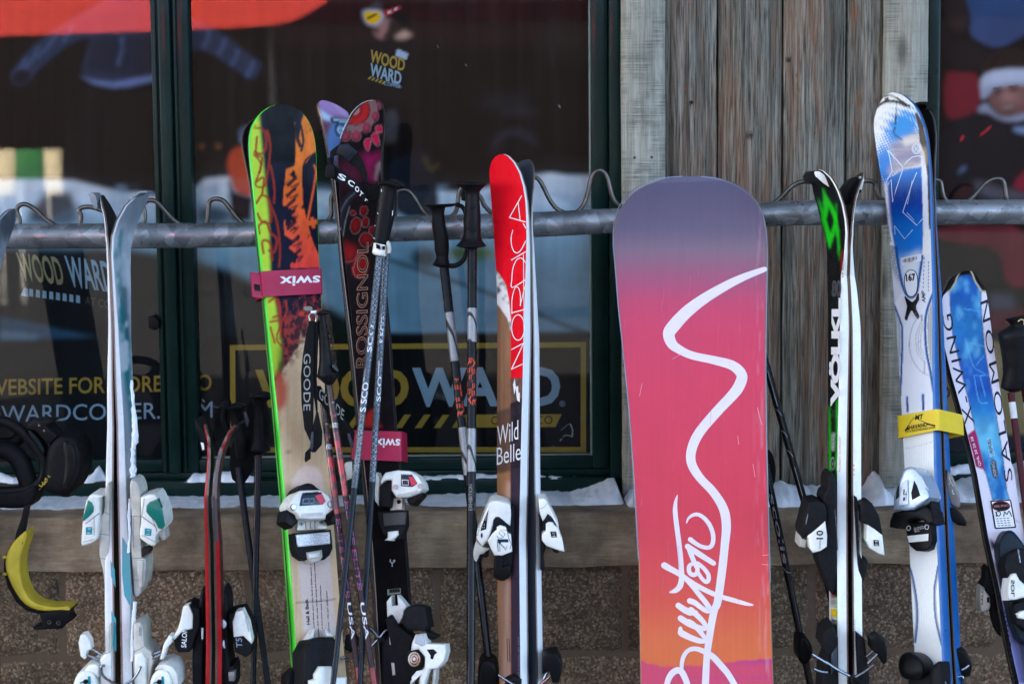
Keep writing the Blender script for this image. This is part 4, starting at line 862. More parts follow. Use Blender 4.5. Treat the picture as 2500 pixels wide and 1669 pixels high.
slab('teal_window', zL([(536, 252), (560, 225), (620, 202), (658, 300), (672, 400), (655, 425), (625, 420), (600, 370), (560, 330), (535, 300)]), f1, .03, .0445, m_tealg, tr_, .003); slab('heel_lug', zL([(625, 430), (670, 430), (678, 500), (655, 510), (630, 480)]), f1, -.02, .02, m_wht2, tr_, .005)
m_seam = pm('grey_seam', (120, 122, 128), .6); strk('seam', [(zL([(497, 330), (540, 360), (600, 405), (612, 440)]), 2.2)], f1, .0428, m_seam, tr_)
def slogo(q, m, par, fr, h, w=3.0):
    a, b, c, d = q; L_ = lambda s, t: (a[0] + (b[0] - a[0]) * s + (d[0] - a[0]) * t, a[1] + (b[1] - a[1]) * s + (d[1] - a[1]) * t)
    strk('logo', [([L_(0, 0), L_(1, 0), L_(1, 1), L_(0, 1), L_(0, 0)], w), ([L_(.2, .25), L_(.22, .75), L_(.5, .75), L_(.5, .28), L_(.78, .25), L_(.8, .75)], w * .9)], fr, h, m, par, res=1)
slogo(zL([(530, 425), (570, 428), (566, 472), (527, 468)]), m_teal, tr_, f1, .0426, 4); 
tl_ = slab('toe_piece', zL([(110, 185), (130, 168), (165, 168), (225, 180), (195, 200), (190, 320), (185, 430), (180, 480), (165, 510), (130, 530), (65, 550), (55, 530), (65, 400), (75, 300), (90, 230)]), f1, -.03, .04, m_white, wl_, .007)
slab('teal_window', zL([(64, 370), (80, 290), (105, 212), (135, 232), (148, 262), (145, 300), (100, 345)]), f1, .03, .0425, m_tealg, tl_, .003); strk('seam', [(zL([(90, 385), (140, 345), (188, 308)]), 2.2)], f1, .0408, m_seam, tl_); slogo(zL([(95, 416), (133, 414), (131, 460), (93, 462)]), m_teal, tl_, f1, .0406, 4)
slab('binding_plate', zL([(225, 140), (245, 95), (262, 80), (264, 320), (264, 700), (275, 930), (262, 900), (250, 850), (230, 850), (215, 720), (195, 640), (188, 600), (190, 460), (195, 330), (230, 300)]), f1, -.035, .026, m_wht2, wl_, .004)
hr_ = slab('heel_piece', zL([(445, 1120), (490, 1110), (510, 1150), (520, 1290), (570, 1330), (580, 1400), (545, 1640), (450, 1640), (440, 1400), (445, 1330)]), f2, -.035, .03, m_wht2, wr_, .006)
hl_ = slab('heel_piece', zL([(262, 1130), (276, 1130), (280, 1640), (185, 1640), (190, 1400), (205, 1350), (245, 1320)]), f2, -.035, .028, m_wht2, wl_, .006)
slab('heel_fairing', zL([(448, 1350), (500, 1335), (525, 1380), (540, 1568), (455, 1600)]), f2, 0, .036, m_white, hr_, .006); slab('heel_fairing', zL([(196, 1390), (240, 1330), (276, 1330), (278, 1600), (195, 1600)]), f2, 0, .034, m_white, hl_, .006)
def tb(name, z, pts, Y, r, m, par, res=4): tube(name, [P(q[0], q[1], Y if len(q) < 3 else q[2]) for q in z(pts)], r, m, par, 8, res)
for pp, par in (([(195, 1390), (80, 1345)], hl_), ([(205, 1350), (130, 1305)], hl_), ([(540, 1395), (660, 1340)], hr_), ([(545, 1365), (640, 1325)], hr_)): tb('brake_arm', zL, pp, Yb(1600) - .02, .0026, m_chrome, par, 1)
for q in ([(230, 1430), (205, 1440), (215, 1500), (260, 1540), (340, 1580)],): tb('brake_wire', zL, q, Yb(1600) - .045, .0024, m_chrome, hl_)
for q in ([(495, 1435), (480, 1470), (440, 1530), (370, 1580)],): tb('brake_wire', zL, q, Yb(1600) - .045, .0024, m_chrome, hr_)
slab('brake_pad', zL([(35, 1260), (50, 1205), (85, 1198), (120, 1250), (130, 1310), (100, 1320), (80, 1385), (50, 1360)]), f2, .005, .03, m_white, hl_, .005); slab('brake_pad', zL([(640, 1370), (665, 1270), (705, 1205), (728, 1215), (725, 1260), (690, 1300), (660, 1385), (635, 1385)]), f2, .005, .03, m_white, hr_, .005)
for par, q, cpt, dot in ((hl_, [(-6, 1640), (2, 1540), (38, 1475), (90, 1460), (140, 1480), (165, 1520), (182, 1640)], [(75, 1470), (110, 1425), (160, 1420), (188, 1440), (182, 1520), (140, 1490)], (90, 1548)), (hr_, [(550, 1640), (566, 1530), (600, 1475), (650, 1455), (700, 1480), (722, 1540), (735, 1640)], [(595, 1462), (620, 1430), (680, 1420), (730, 1440), (765, 1490), (772, 1600), (724, 1560), (700, 1480), (650, 1455)], (632, 1550))):
    hc = slab('heel_cup', zL(q), f2, -.03, .05, m_white, par, .008); slab('heel_lever', zL(cpt), f2, -.03, .044, m_white, hc, .007)
    c = zL([dot])[0]; p = f2.pt(c[0], c[1], .05); tube('pivot_screw', [p, p + Vector((0, -.003, 0))], .0045, m_ink, hc, 12); strk('lettering', [(zL([(dot[0] + 24, dot[1] - 30), (dot[0] + 26, dot[1] + 22)]), 7), (zL([(dot[0] - 24, dot[1] + 4), (dot[0] - 40, dot[1] + 10)]), 4)], f2, .0504, m_teal, hc, res=1)
strk('seam', [(zL(q), 1.6) for q in ([(428, 330), (494, 332)], [(426, 640), (500, 640)], [(438, 800), (478, 800)], [(440, 560), (436, 330)])], f1, .0285, m_seam, pr_, 1); strk('seam', [(zL(q), 1.6) for q in ([(192, 460), (262, 470)], [(196, 640), (264, 652)], [(232, 300), (262, 318)], [(236, 660), (240, 850)])], f1, .0265, m_seam, wl_, 1)
strk('seam', [(zL(q), 1.6) for q in ([(445, 1332), (515, 1292)], [(486, 1150), (486, 1210)], [(496, 1150), (496, 1212)], [(548, 1380), (545, 1560)])], f2, .0305, m_seam, hr_, 1); strk('seam', [(zL(q), 1.6) for q in ([(206, 1352), (272, 1330)], [(196, 1400), (196, 1560)])], f2, .0345, m_seam, hl_, 1)
strk('seam', [(zL(q), 1.4) for q in ([(505, 470), (600, 520)], [(520, 200), (505, 320)], [(560, 300), (600, 400)])], f1, .0428, m_seam, tr_, 3); strk('seam', [(zL(q), 1.4) for q in ([(70, 520), (150, 500)], [(150, 330), (150, 470)])], f1, .0408, m_seam, tl_, 1)
def crust(name, pts, r, par):
    V = []; 
    o = tube(name, [P(*q) for q in pts], r, m_ws, par, 8, 5)
    for w in o.data.vertices: w.co += Vector((noise.noise(w.co * 130), noise.noise(w.co * 110 + Vector((3, 1, 7))), noise.noise(w.co * 120 + Vector((9, 0, 2))))) * r[len(r) // 2] * .7
    return o
crust('snow_crust', [(q[0], q[1], Yb(q[1]) - .03) for q in zI([(655, 60), (662, 180), (672, 270), (672, 350), (662, 420), (660, 500), (660, 540)])], [.002, .0035, .005, .006, .003, .006, .003], wr_)
crust('snow_crust', [(q[0], q[1], Yb(q[1]) - .035) for q in zL([(412, 200), (408, 330), (412, 470), (405, 600)])], [.002, .003, .002, .003], wr_); crust('snow_crust', [(q[0], q[1], Yb(q[1]) - .03) for q in zL([(455, 960), (440, 1100), (432, 1250), (428, 1400)])], [.003, .004, .003, .002], wr_)

# ---------------------------------------------------------------- short red pair
Y0, Y1 = -.07, -.26
Lr = zAC([(690, 420), (660, 450), (620, 500), (560, 640), (540, 680), (510, 800), (490, 930), (478, 1060), (472, 1200), (480, 1400)]) + zL([(1072, 520), (1078, 700), (1086, 1000), (1092, 1300), (1090, 1568), (1090, 1690)])
Rr = [(u + d, v) for (u, v), d in zip(Lr, (0, 2, 5, 9, 10, 10, 9, 8, 8, 8, 8, 8, 8, 8, 8, 8))]
m_redski = pm('red_sidewall', (170, 26, 30), .4, coat=.3, var=.18, vs=60); m_rtop = pm('dark_red_topsheet', (70, 24, 28), .35, coat=.3, var=.4, vs=40)
frr, rr_, rl_ = ski('ski', 'short red children’s ski with black tip, right of its pair', Lr, Rr, 84, Y0, Y1,
    bend=[(1036, .034), (1050, .026), (1065, .018), (1087, .009), (1100, .006), (1130, .002), (1170, 0), (1400, 0)], th=[(1036, .004), (1100, .005), (1250, .007), (1400, .009), (1669, .010)],
    m_top=m_rtop, m_side=m_redski, twin='short red children’s ski with black tip, left of its pair', gap=[(1036, .001), (1150, .008), (1250, .008), (1669, .009)], m_twin=m_rtop)
slab('tip_guard', zAC([(525, 680), (560, 590), (610, 500), (690, 415), (720, 430), (690, 480), (620, 590), (570, 680), (540, 690)]), YF(Yl(Y0, Y1, 1070)), -.035, .035, m_blk, rr_, .003)
slab('tip_guard', zAC([(240, 368), (262, 380), (310, 450), (355, 540), (392, 660), (385, 672), (350, 620), (300, 610), (262, 480)]), YF(Yl(Y0, Y1, 1070)), -.035, .035, m_blk, rl_, .003)
prt('white_band', zAC([(303, 608), (335, 612), (345, 680), (325, 690)]), YF(Yl(Y0, Y1, 1085) - .04), 0, m_winkk, rl_)
srr = SideFr(frr); prt('dark_band', zAC([(520, 700), (498, 800), (472, 930), (458, 1060), (452, 1200), (452, 1400), (456, 1660)]) + zAC([(490, 1660), (482, 1400), (474, 1200), (480, 1060), (492, 930), (512, 800), (540, 700)]), srr, .0004, pm('slate_sidewall', (84, 88, 92), .35, coat=.3), rr_, step=20)
fk = YF(Yl(Y0, Y1, 1560))
pl_ = slab('binding_plate', zL([(935, 880), (965, 845), (966, 1000), (960, 1150), (955, 1400), (955, 1640), (880, 1640), (872, 1350), (890, 1200), (917, 1040)]), fk, -.035, .028, m_matblk, rl_, .005); pr2 = slab('binding_plate', zL([(1088, 870), (1110, 880), (1132, 920), (1140, 1060), (1140, 1440), (1192, 1420), (1190, 1640), (1090, 1640), (1094, 1300)]), fk, -.035, .028, m_matblk, rr_, .005)
tk = slab('toe_piece', zL([(735, 1235), (765, 1170), (790, 1085), (806, 1000), (848, 980), (866, 992), (930, 1010), (935, 1130), (905, 1200), (872, 1310), (850, 1330), (770, 1335), (750, 1300)]), fk, -.02, .042, m_matblk, rl_, .006)
slab('white_cover', zL([(730, 1222), (768, 1160), (790, 1085), (806, 1000), (846, 982), (858, 1000), (880, 1060), (876, 1158), (800, 1180), (742, 1242)]), fk, .02, .046, m_white, tk, .004)
tk2 = slab('toe_piece', zL([(1140, 1050), (1200, 1036), (1240, 1026), (1290, 1120), (1315, 1245), (1310, 1340), (1270, 1370), (1188, 1330), (1170, 1180), (1145, 1150)]), fk, -.02, .042, m_matblk, rr_, .006)
slab('white_cover', zL([(1172, 1110), (1196, 1032), (1245, 1022), (1290, 1118), (1316, 1245), (1312, 1272), (1252, 1212), (1180, 1222)]), fk, .02, .046, m_white, tk2, .004)
txt('lettering', 'SALOMON', *zL([(830, 1300), (842, 1085), (792, 1296)]), fk, .0466, m_winkk, tk, .01); txt('lettering', 'T5', *zL([(1245, 1300), (1240, 1228), (1200, 1296)]), fk, .0425, pm('grey_ink', (120, 140, 150), .5), tk2, .01); txt('lettering', 'SALOMON', *zL([(1262, 1070), (1285, 1180), (1275, 1065)]), fk, .0465, m_ink, tk2)
slab('buckle', zL([(1140, 1480), (1185, 1475), (1185, 1545), (1145, 1545)]), fk, .02, .04, m_grey, pr2, .002)
for k in range(3): crust('snow_crust', [(q[0], q[1], Yl(Y0, Y1, 1560) - .036) for q in zL([[(950, 1150), (952, 1230)], [(1100, 1090), (1112, 1120), (1100, 1150)], [(1098, 1250), (1108, 1300)]][k])], [.002, .004, .002], (rl_, rr_, rr_)[k])

# ---------------------------------------------------------------- wide ski with black, lime and flame print, pink strap
Y0, Y1 = -.02, -.25
Lh = zB([(355, 103), (320, 109), (290, 124), (262, 146), (245, 164), (224, 196), (212, 226), (205, 262), (204, 300), (206, 340), (218, 450), (240, 680), (262, 870), (285, 1080)]) + zE([(175, 0), (215, 440), (245, 830), (285, 1400), (305, 1568), (308, 1600)])
Rh = zB([(355, 103), (390, 107), (420, 116), (448, 132), (465, 150), (484, 178), (497, 210), (506, 245), (511, 280), (515, 340), (519, 560), (526, 800), (538, 1000)]) + zE([(462, 0), (485, 350), (520, 800), (555, 1250), (585, 1568), (588, 1600)])
cvh = Canvas(590, 245, 870, 1700, 2.4, (20, 22, 38))
cvh.poly(zB([(100, 60), (240, 60), (262, 300), (292, 600), (300, 860), (322, 1000), (352, 1200), (356, 1330), (330, 1345), (200, 1400)]), (176, 206, 56), 1, 2)
cvh.poly(zB([(268, 60), (430, 60), (420, 360), (400, 372), (290, 376)]), (10, 10, 12), 1, 2); cvh.poly(zB([(285, 370), (520, 370), (520, 450), (285, 450)]), (26, 28, 40), .6, 5)
fl = cvh.grad([(250, (214, 120, 40)), (400, (226, 116, 40)), (520, (224, 92, 44)), (660, (214, 60, 52)), (800, (190, 50, 46))]) * (.75 + .5 * cvh.nz(14, 30, 21))[..., None]
M = cvh.mask(zB([(413, 185), (418, 230), (432, 265), (440, 210), (447, 170), (455, 150), (478, 178), (498, 215), (512, 262), (514, 310), (480, 350), (452, 385), (446, 450), (450, 560), (472, 650), (500, 740), (526, 800), (526, 850), (395, 855), (392, 835), (432, 800), (385, 760), (408, 730), (365, 700), (362, 640), (408, 590), (358, 565), (362, 480), (402, 430), (366, 470), (372, 400), (412, 385), (418, 330)]))
n2 = cvh.nz(16, 26, 33); cvh.put(M * np.clip((n2 - .24) * 12, 0, 1), np.clip(fl, 0, 1), 1, 0)
for q in (([(425, 170), (420, 240), (440, 300)], 9), ([(440, 200), (452, 270), (440, 320)], 6), ([(500, 330), (452, 385), (462, 560), (490, 700), (526, 790)], 5), ([(512, 345), (466, 392), (476, 560), (500, 690), (528, 760)], 4)): cvh.line(zB(q[0]), q[1], (16, 17, 28), .95, 1)
for q in (([(500, 380), (508, 430), (470, 640)], 5), ([(470, 650), (515, 640)], 12), ([(490, 620), (500, 670)], 9)): cvh.line(zB(q[0]), q[1], (226, 96, 46), .95, 1)
for k, (x, y) in enumerate(((372, 470), (368, 520), (366, 570), (366, 620), (370, 670), (385, 740), (392, 800))):   # slanted block letters inside the flame
    cvh.poly(zB([(x, y), (x + 48, y - 44), (x + 52, y - 26), (x + 10, y + 14)]), (18, 19, 34), .9, 1); cvh.line(zB([(x + 20, y + 14), (x + 60, y - 6), (x + 34, y + 24)]), 4, (18, 19, 34), .8, 1)
cr = (150, 44, 26)
for q, w in (([(225, 205), (275, 230), (280, 300), (260, 330), (225, 320)], 6), ([(240, 250), (235, 330), (262, 350), (250, 420)], 6), ([(222, 330), (258, 380), (232, 470), (270, 480), (285, 440), (300, 300), (285, 220)], 5), ([(235, 460), (270, 440), (262, 520)], 6), ([(235, 560), (262, 520), (296, 545), (302, 640), (262, 640), (240, 600)], 6), ([(252, 700), (248, 660), (280, 640), (300, 690), (330, 720), (318, 780), (290, 770)], 6), ([(270, 790), (264, 730), (300, 740), (310, 820)], 6), ([(318, 560), (318, 470), (300, 380)], 5), ([(300, 560), (330, 640), (345, 760), (340, 850)], 5),
             ([(290, 1010), (330, 990), (345, 1060), (310, 1080)], 6), ([(296, 1100), (345, 1100), (330, 1180), (372, 1225)], 5), ([(325, 1000), (350, 1080), (345, 1180)], 5), ([(300, 1120), (322, 1200)], 5), ([(370, 1000), (376, 1050), (362, 1090), (388, 1120), (366, 1160), (392, 1190), (372, 1230)], 5)):
    cvh.line(zB(q), w, cr if q[0][1] < 900 else (168, 52, 36), .9, 1)
wood = np.array(lin((208, 178, 138))) * (.82 + .36 * cvh.nz(7, 420, 5))[..., None]
ty = 800 + 70 * (cvh.nz(34, 60, 9) - .5) + 110 * np.clip(np.abs(cvh.U - 735) / 60, 0, 1.4) * (cvh.U < 735) + 40 * (cvh.U > 780)
mm = np.clip((cvh.V - ty - 10) / 14, 0, 1); spk = np.clip((cvh.nz(9, 12, 14) - .5) * 10, 0, 1)
cvh.put(np.clip((cvh.V - ty + 70) / 60, 0, 1) * (cvh.U > 650 + (cvh.V - 700) * .0) * np.clip((cvh.U - 672) / 10, 0, 1), (72, 34, 36), .85); cvh.put(np.clip((cvh.V - 720) / 60, 0, 1) * spk * (cvh.U > 690), (168, 60, 48), .7); cvh.put(np.clip((cvh.V - 700) / 50, 0, 1) * (cvh.nz(11, 20, 41) > .62) * (cvh.U > 730), (196, 62, 50), .8)
cvh.put(mm, wood); cvh.put(np.clip((cvh.V - ty + 20) / 40, 0, 1) * np.clip((ty + 60 - cvh.V) / 40, 0, 1) * spk, (110, 64, 52), .8)
cvh.poly(zB([(315, 1330), (352, 1330), (380, 1400), (372, 1480), (345, 1500), (335, 1560)]) + zE([(205, 60), (190, 110)]), (190, 80, 58), .9, 5)
cvh.line(zB([(320, 1360), (335, 1500)]), 8, (200, 70, 60), .8, 4); cvh.ell(zE([(245, 240)])[0], 8, 3, (110, 86, 66), .8, 2)
cvh.poly(zE([(262, 405), (300, 342), (350, 312), (410, 330), (445, 382), (447, 520), (300, 520), (262, 470)]), (222, 196, 178), 1, 1.5, 1); cvh.poly(zE([(298, 840), (480, 815), (518, 1290), (335, 1340)]), (214, 196, 184), 1, 1.5)
cvh.line(zE([(285, 1102), (400, 1095), (515, 1082)]), 2.4, (90, 74, 66), .9); cvh.mul(.92 + .16 * cvh.nz(5, 5, 71))
m_lime = pm('neon_green_sidewall', (66, 226, 40), .4, coat=.3, var=.1)
frh, h1_, h2_ = ski('ski', 'wide ski with lime and flame print, bare wood below, crimson strap round it', Lh, Rh, 25, Y0, Y1, bend=[(254, .035), (300, .024), (380, .010), (460, .002), (540, 0), (900, 0)], th=[(254, .004), (400, .006), (700, .008), (1100, .012), (1669, .013)],
    cv=cvh, m_top=vmat('printed_topsheet', .3, .2, .05, .3), m_side=m_lime, nx=90, twin='twin of the wide flame-print ski, standing hidden behind it with only its edge showing', gap=.002)
# print on the topsheet
for k, (s, a, b_, c_) in enumerate((('Hell & Back', (368, 1226), (356, 1078), (349, 1228)), ('In Hell and Back you can find a little piece of', (400, 1318), (376, 868), (390, 1319)), ('Austria, this ski was built using the finest mater', (424, 1316), (398, 868), (414, 1317)), ('Time to live your next adventure.', (446, 1314), (432, 1000), (436, 1315)), ('wood-core    1921 cm²   0,696 gr/cm³', (484, 1290), (468, 1032), (474, 1291)))):
    txt('lettering', s, *zE([a, b_, c_]), frh, .0009, pm('brown_black_ink', (44, 36, 34), .6), h1_, .028 if k else .03, step=40)
st_ = prt('round_sticker', [(752 + 11 * math.cos(t), 753 + 5.5 * math.sin(t)) for t in np.linspace(0, 6.28, 20, False)], frh, .0009, pm('gold_sticker', (168, 158, 120), .4, .3), h1_); prt('sticker_centre', [(752 + 9 * math.cos(t), 753 + 3.6 * math.sin(t)) for t in np.linspace(0, 6.28, 20, False)], frh, .0012, m_ink, h1_); txt('lettering', 'PARKED', (745, 756), (760, 755), (745, 751), frh, .0015, m_winkk, h1_)
for s, a, b_, c_ in (('HELL', (700, 520), (704, 440), (683, 516)),):
    pass
# strap
m_pinkst = pm('crimson_strap', (166, 16, 62), .5, var=.14, vs=30, bump=.2, bs=400)
q = zA([(1197, 1242), (1479, 1230), (1208, 1358), (1483, 1346)])
sp_ = ring('ski_strap', 'crimson hook-and-loop strap round the flame-print ski', frh, q[0][0], q[1][0], q[2][0], q[3][0], q[0][1], q[1][1], q[2][1], q[3][1], -.032, .012, m_pinkst, 'strap', 'crimson ski straps')
slab('strap_tab', zA([(1150, 1246), (1196, 1256), (1208, 1368), (1158, 1362)]), frh, .001, .006, m_pinkst, sp_, .0015, 0); slab('hook_patch', zA([(1164, 1300), (1192, 1305), (1194, 1335), (1168, 1330)]), frh, .0055, .0072, m_blk, sp_, .0005, 0)
txt('lettering', 'swix', *zA([(1468, 1262), (1283, 1267), (1466, 1306)]), frh, .0128, m_winkk, sp_, .02)
# toe binding (printed upside down for the skier)
def tE(par, nm, q, h0, h1, m, bev=.004, rnd=1): return slab(nm, zE(q), frh, h0, h1, m, par, bev, rnd)
to = tE(h1_, 'toe_piece', [(275, 490), (310, 462), (430, 458), (480, 490), (512, 545), (500, 570), (460, 600), (455, 625), (380, 628), (305, 620), (295, 595), (255, 570), (247, 545)], .012, .062, m_white, .012)
tE(to, 'toe_cover', [(300, 445), (322, 432), (350, 417), (385, 424), (405, 445), (445, 468), (440, 500), (300, 505), (275, 480)], .002, .045, m_matblk, .006)
tE(to, 'scale_window', [(325, 476), (432, 470), (458, 522), (440, 541), (308, 549), (316, 500)], .05, .064, pm('dark_window', (26, 34, 50), .12, coat=.8), .002); prt('red_print', zE([(396, 492), (436, 478), (456, 524), (428, 540)]), frh, .0646, pm('red_print', (206, 30, 56), .3), to); strk('white_outline', [(zE([(330, 510), (362, 506), (362, 534), (326, 536), (330, 510)]), 1.6), (zE([(372, 508), (392, 506), (390, 532), (370, 534)]), 1.6)], frh, .0646, pm('pale_blue_ink', (120, 150, 170), .5), to, res=1)
txt('lettering', 'MARKER', *zE([(413, 464), (328, 474), (415, 478)]), frh, .0655, m_ink, to, .02); tE(to, 'grip_patch', [(318, 592), (440, 586), (444, 606), (316, 612)], .05, .0635, m_wht2, .001)
for q in ([(238, 560), (290, 598), (297, 640), (265, 676), (218, 640), (224, 590)], [(470, 625), (512, 560), (532, 600), (522, 650), (495, 656)]): tE(to, 'toe_wing', q, .006, .045, m_blk, .007)
for q in ((272, 556), (483, 540)):
    c = zE([q])[0]; p = frh.pt(c[0], c[1], .061); tube('rivet', [p, p + frh.N * .003], .0052, m_alu, to, 14); tube('rivet_rim', [p, p + frh.N * .0022], .0062, m_ink, to, 14)
ch = tE(h1_, 'toe_chassis', [(300, 622), (465, 622), (466, 682), (290, 692)], .002, .022, pm('beige_alloy', (196, 192, 178), .4, .3), .003, 0)
for q in ((320, 650), (432, 640)):
    c = zE([q])[0]; p = frh.pt(c[0], c[1], .022); tube('screw', [p, p + frh.N * .002], .0045, m_grey, ch, 14); strk('screw_slot', [([(c[0] - 4, c[1]), (c[0] + 4, c[1])], 1.6), ([(c[0], c[1] - 4), (c[0], c[1] + 4)], 1.6)], frh, .0245, m_ink, ch, res=1)
for x in (345, 372, 398): tE(ch, 'rail', [(x, 632), (x + 16, 631), (x + 17, 680), (x + 1, 681)], .02, .026, m_wht2, .001, 0)
af = tE(h1_, 'boot_pad', [(270, 706), (487, 684), (497, 790), (480, 830), (450, 856), (330, 858), (290, 830), (277, 790)], .002, .026, m_matblk, .005); m_dia, t = newmat('tread_plate'); vec = t.coords((420, 420, 420), False)
ck = t.n('TexBrick'); ck.inputs['Scale'].default_value = 1; t.l(vec, ck.inputs['Vector']); t.b.inputs['Base Color'].default_value = C(206, 206, 206); t.b.inputs['Metallic'].default_value = .7; t.b.inputs['Roughness'].default_value = .35; t.bump(t.noise(vec, 1, 2), 1, .002)
pt_ = tE(af, 'tread_plate', [(287, 713), (480, 696), (485, 766), (299, 784)], .02, .030, m_dia, .002, 0)
tr2 = []
for i in range(14):
    for j in range(4):
        x, y = 296 + i * 13.4 + (j % 2) * 6, 724 + j * 15 - i * 1.15; s_ = 4.5 if (i + j) % 2 else -4.5
        tr2.append(([zE([(x - 4.5, y - s_)])[0], zE([(x + 4.5, y + s_)])[0]], 1.5))
tag(strk('tread_bars', tr2, frh, .0309, pm('bright_alloy', (236, 236, 236), .25, .6), pt_, res=1, cap=False), kind='stuff')
tE(af, 'white_lug', [(345, 815), (435, 800), (440, 840), (420, 868), (375, 876), (350, 850)], .01, .03, m_wht2, .006); tE(af, 'white_lug', [(362, 822), (424, 812), (424, 842), (365, 850)], .02, .036, m_white, .004)
he = tE(h1_, 'heel_piece', [(372, 1312), (420, 1298), (500, 1300), (517, 1322), (507, 1640), (330, 1640), (335, 1380)], .004, .06, m_matblk, .01)
for q in ([(348, 1318), (396, 1252), (390, 1302), (360, 1340), (346, 1364)], [(450, 1252), (512, 1296), (460, 1296)]): tE(he, 'white_prong', q, .004, .03, m_white, .004)
tE(he, 'heel_lever', [(398, 1512), (425, 1465), (490, 1465), (496, 1530), (578, 1525), (578, 1640), (366, 1640), (370, 1545), (400, 1535)], .05, .075, m_white, .007); tE(he, 'heel_groove', [(372, 1325), (508, 1318), (509, 1328), (372, 1336)], .05, .0615, m_blk, .001)
for q in ([(288, 1475), (300, 1445), (342, 1440)], [(545, 1422), (572, 1416), (588, 1445)]): tube('brake_wire', [frh.pt(a, b_, .015) for a, b_ in zE(q)], .0028, m_chrome, he, 8, 4)
tE(he, 'brake_pad', [(238, 1515), (285, 1470), (292, 1640), (232, 1640)], -.02, .012, m_blk, .005)

# ---------------------------------------------------------------- dark floral pair behind the poles
Y0, Y1 = .0, -.2
Lo = zU([(560, 88), (520, 92), (480, 106), (440, 130), (400, 166), (372, 200), (345, 245), (320, 295), (295, 350), (270, 410), (240, 500), (236, 600), (240, 700), (262, 1200)]) + zV([(445, 200), (500, 900)]) + zE([(720, 800), (770, 1568), (774, 1620)])
Ro = zU([(560, 88), (595, 92), (618, 103), (635, 120), (650, 145), (660, 180), (668, 230), (670, 300), (664, 420), (652, 560), (645, 700), (648, 820)]) + zV([(688, 0), (720, 400), (745, 800), (760, 1000)]) + zE([(905, 560), (915, 750), (940, 1110), (975, 1568), (978, 1620)])
cvo = Canvas(800, 235, 1030, 1700, 2.4, (20, 17, 19))
cvo.put(np.clip((cvo.nz(40, 60, 2) - .5) * 3, 0, 1), (46, 22, 32), .5)
c0 = zU([(400, 185)])[0]
for r, col in ((212, (64, 50, 56)), (204, (112, 84, 86)), (138, (66, 22, 26)), (128, (150, 34, 36)), (70, (130, 28, 32)), (48, (60, 40, 44)), (42, (150, 100, 100))): cvo.ell((c0[0], c0[1]), r * .268, r * .262, col, 1, 1)
def blob(c, rx, ry, col, rot=0, line=(120, 96, 100)):
    c = zU([c])[0]; cvo.ell(c, rx * .268 + 1, ry * .268 + 1, line, 1, 1, rot); cvo.ell(c, rx * .268, ry * .268, tuple(x * .55 for x in col), 1, 1, rot); cvo.ell((c[0] - 1, c[1] - 2), rx * .2, ry * .2, col, .9, 3, rot)
for c, rx, ry in (((312, 425), 42, 42), ((408, 420), 46, 46), ((505, 345), 40, 46), ((582, 240), 32, 46), ((625, 140), 24, 28)): blob(c, rx, ry, (146, 54, 72))
for q in ([(480, 470), (505, 440), (540, 450), (540, 500), (518, 558), (490, 520)], [(545, 420), (575, 385), (608, 400), (620, 505), (575, 490)], [(580, 340), (620, 318), (668, 360), (630, 390), (595, 385)]): cvo.poly(zU(q), (160, 26, 58), 1, 1, 1); cvo.line(zU(q + [q[0]]), 1.6, (150, 100, 110), .9)
cvo.poly(zU([(430, 560), (560, 600), (650, 540), (640, 640), (580, 650), (550, 760), (600, 830), (520, 830), (480, 700)]), (120, 24, 66), .95, 8, 1); cvo.poly(zU([(588, 670), (650, 640), (648, 700), (606, 760), (600, 830), (572, 825), (582, 750)]), (122, 92, 94), 1, 2, 1); cvo.poly(zU([(300, 640), (420, 700), (460, 800), (380, 880), (260, 860), (250, 760)]), (74, 26, 44), .9, 10)
cvo.line(zU([(410, 930), (330, 1000), (270, 1120), (258, 1240)]), 16, (34, 36, 44), .9, 2); cvo.line(zU([(350, 1060), (310, 1200), (290, 1330)]), 2, (120, 124, 130), .8); cvo.line(zU([(400, 935), (320, 1010), (262, 1120)]), 2, (110, 112, 120), .8)
for c, rx, ry in (((478, 1100), 34, 44), ((495, 1205), 32, 44), ((405, 1235), 46, 74), ((560, 1280), 36, 36), ((500, 1365), 60, 66), ((380, 1120), 24, 20)): blob(c, rx, ry, (112, 18, 20), .15, (136, 100, 96))
cvo.poly(zU([(290, 1360), (330, 1400), (440, 1450), (380, 1560), (300, 1568), (285, 1480)]), (130, 24, 24), .9, 8, 1); cvo.line(zU([(440, 1460), (380, 1555), (300, 1566)]), 1.6, (130, 100, 96), .8); cvo.ell(zB([(712, 845)])[0], 19, 30, (120, 18, 20), 1, 2, .2); cvo.line(zB([(680, 860), (700, 800), (735, 780)]), 1.6, (150, 110, 104), .8); cvo.line(zB([(676, 850), (690, 890), (720, 895), (745, 860)]), 1.6, (150, 110, 104), .8)
cvo.poly(zV([(610, 840), (640, 950), (670, 975), (620, 980), (560, 975), (520, 960), (555, 880)]), (150, 34, 28), .9, 3); cvo.poly(zV([(690, 60), (706, 200), (716, 380), (700, 360), (672, 320), (690, 250)]), (70, 52, 40), .5, 4)
cvo.put(np.clip((cvo.V - 1300) / 40, 0, 1), (13, 12, 13), .9); cvo.mul(.85 + .3 * cvo.nz(6, 9, 3))
m_dside = pm('dark_sidewall', (34, 30, 32), .35, coat=.3)
fro, o1_ = ski('ski', 'black ski with red and pink flower print, right of its pair', Lo, Ro, -14, Y0, Y1, bend=[(243, .060), (290, .038), (350, .016), (420, .003), (500, 0), (900, 0)], th=[(243, .004), (500, .006), (1100, .011), (1669, .012)], cv=cvo, m_top=vmat('flower_topsheet', .4, .0, .05, .12), m_side=m_dside, nx=70)
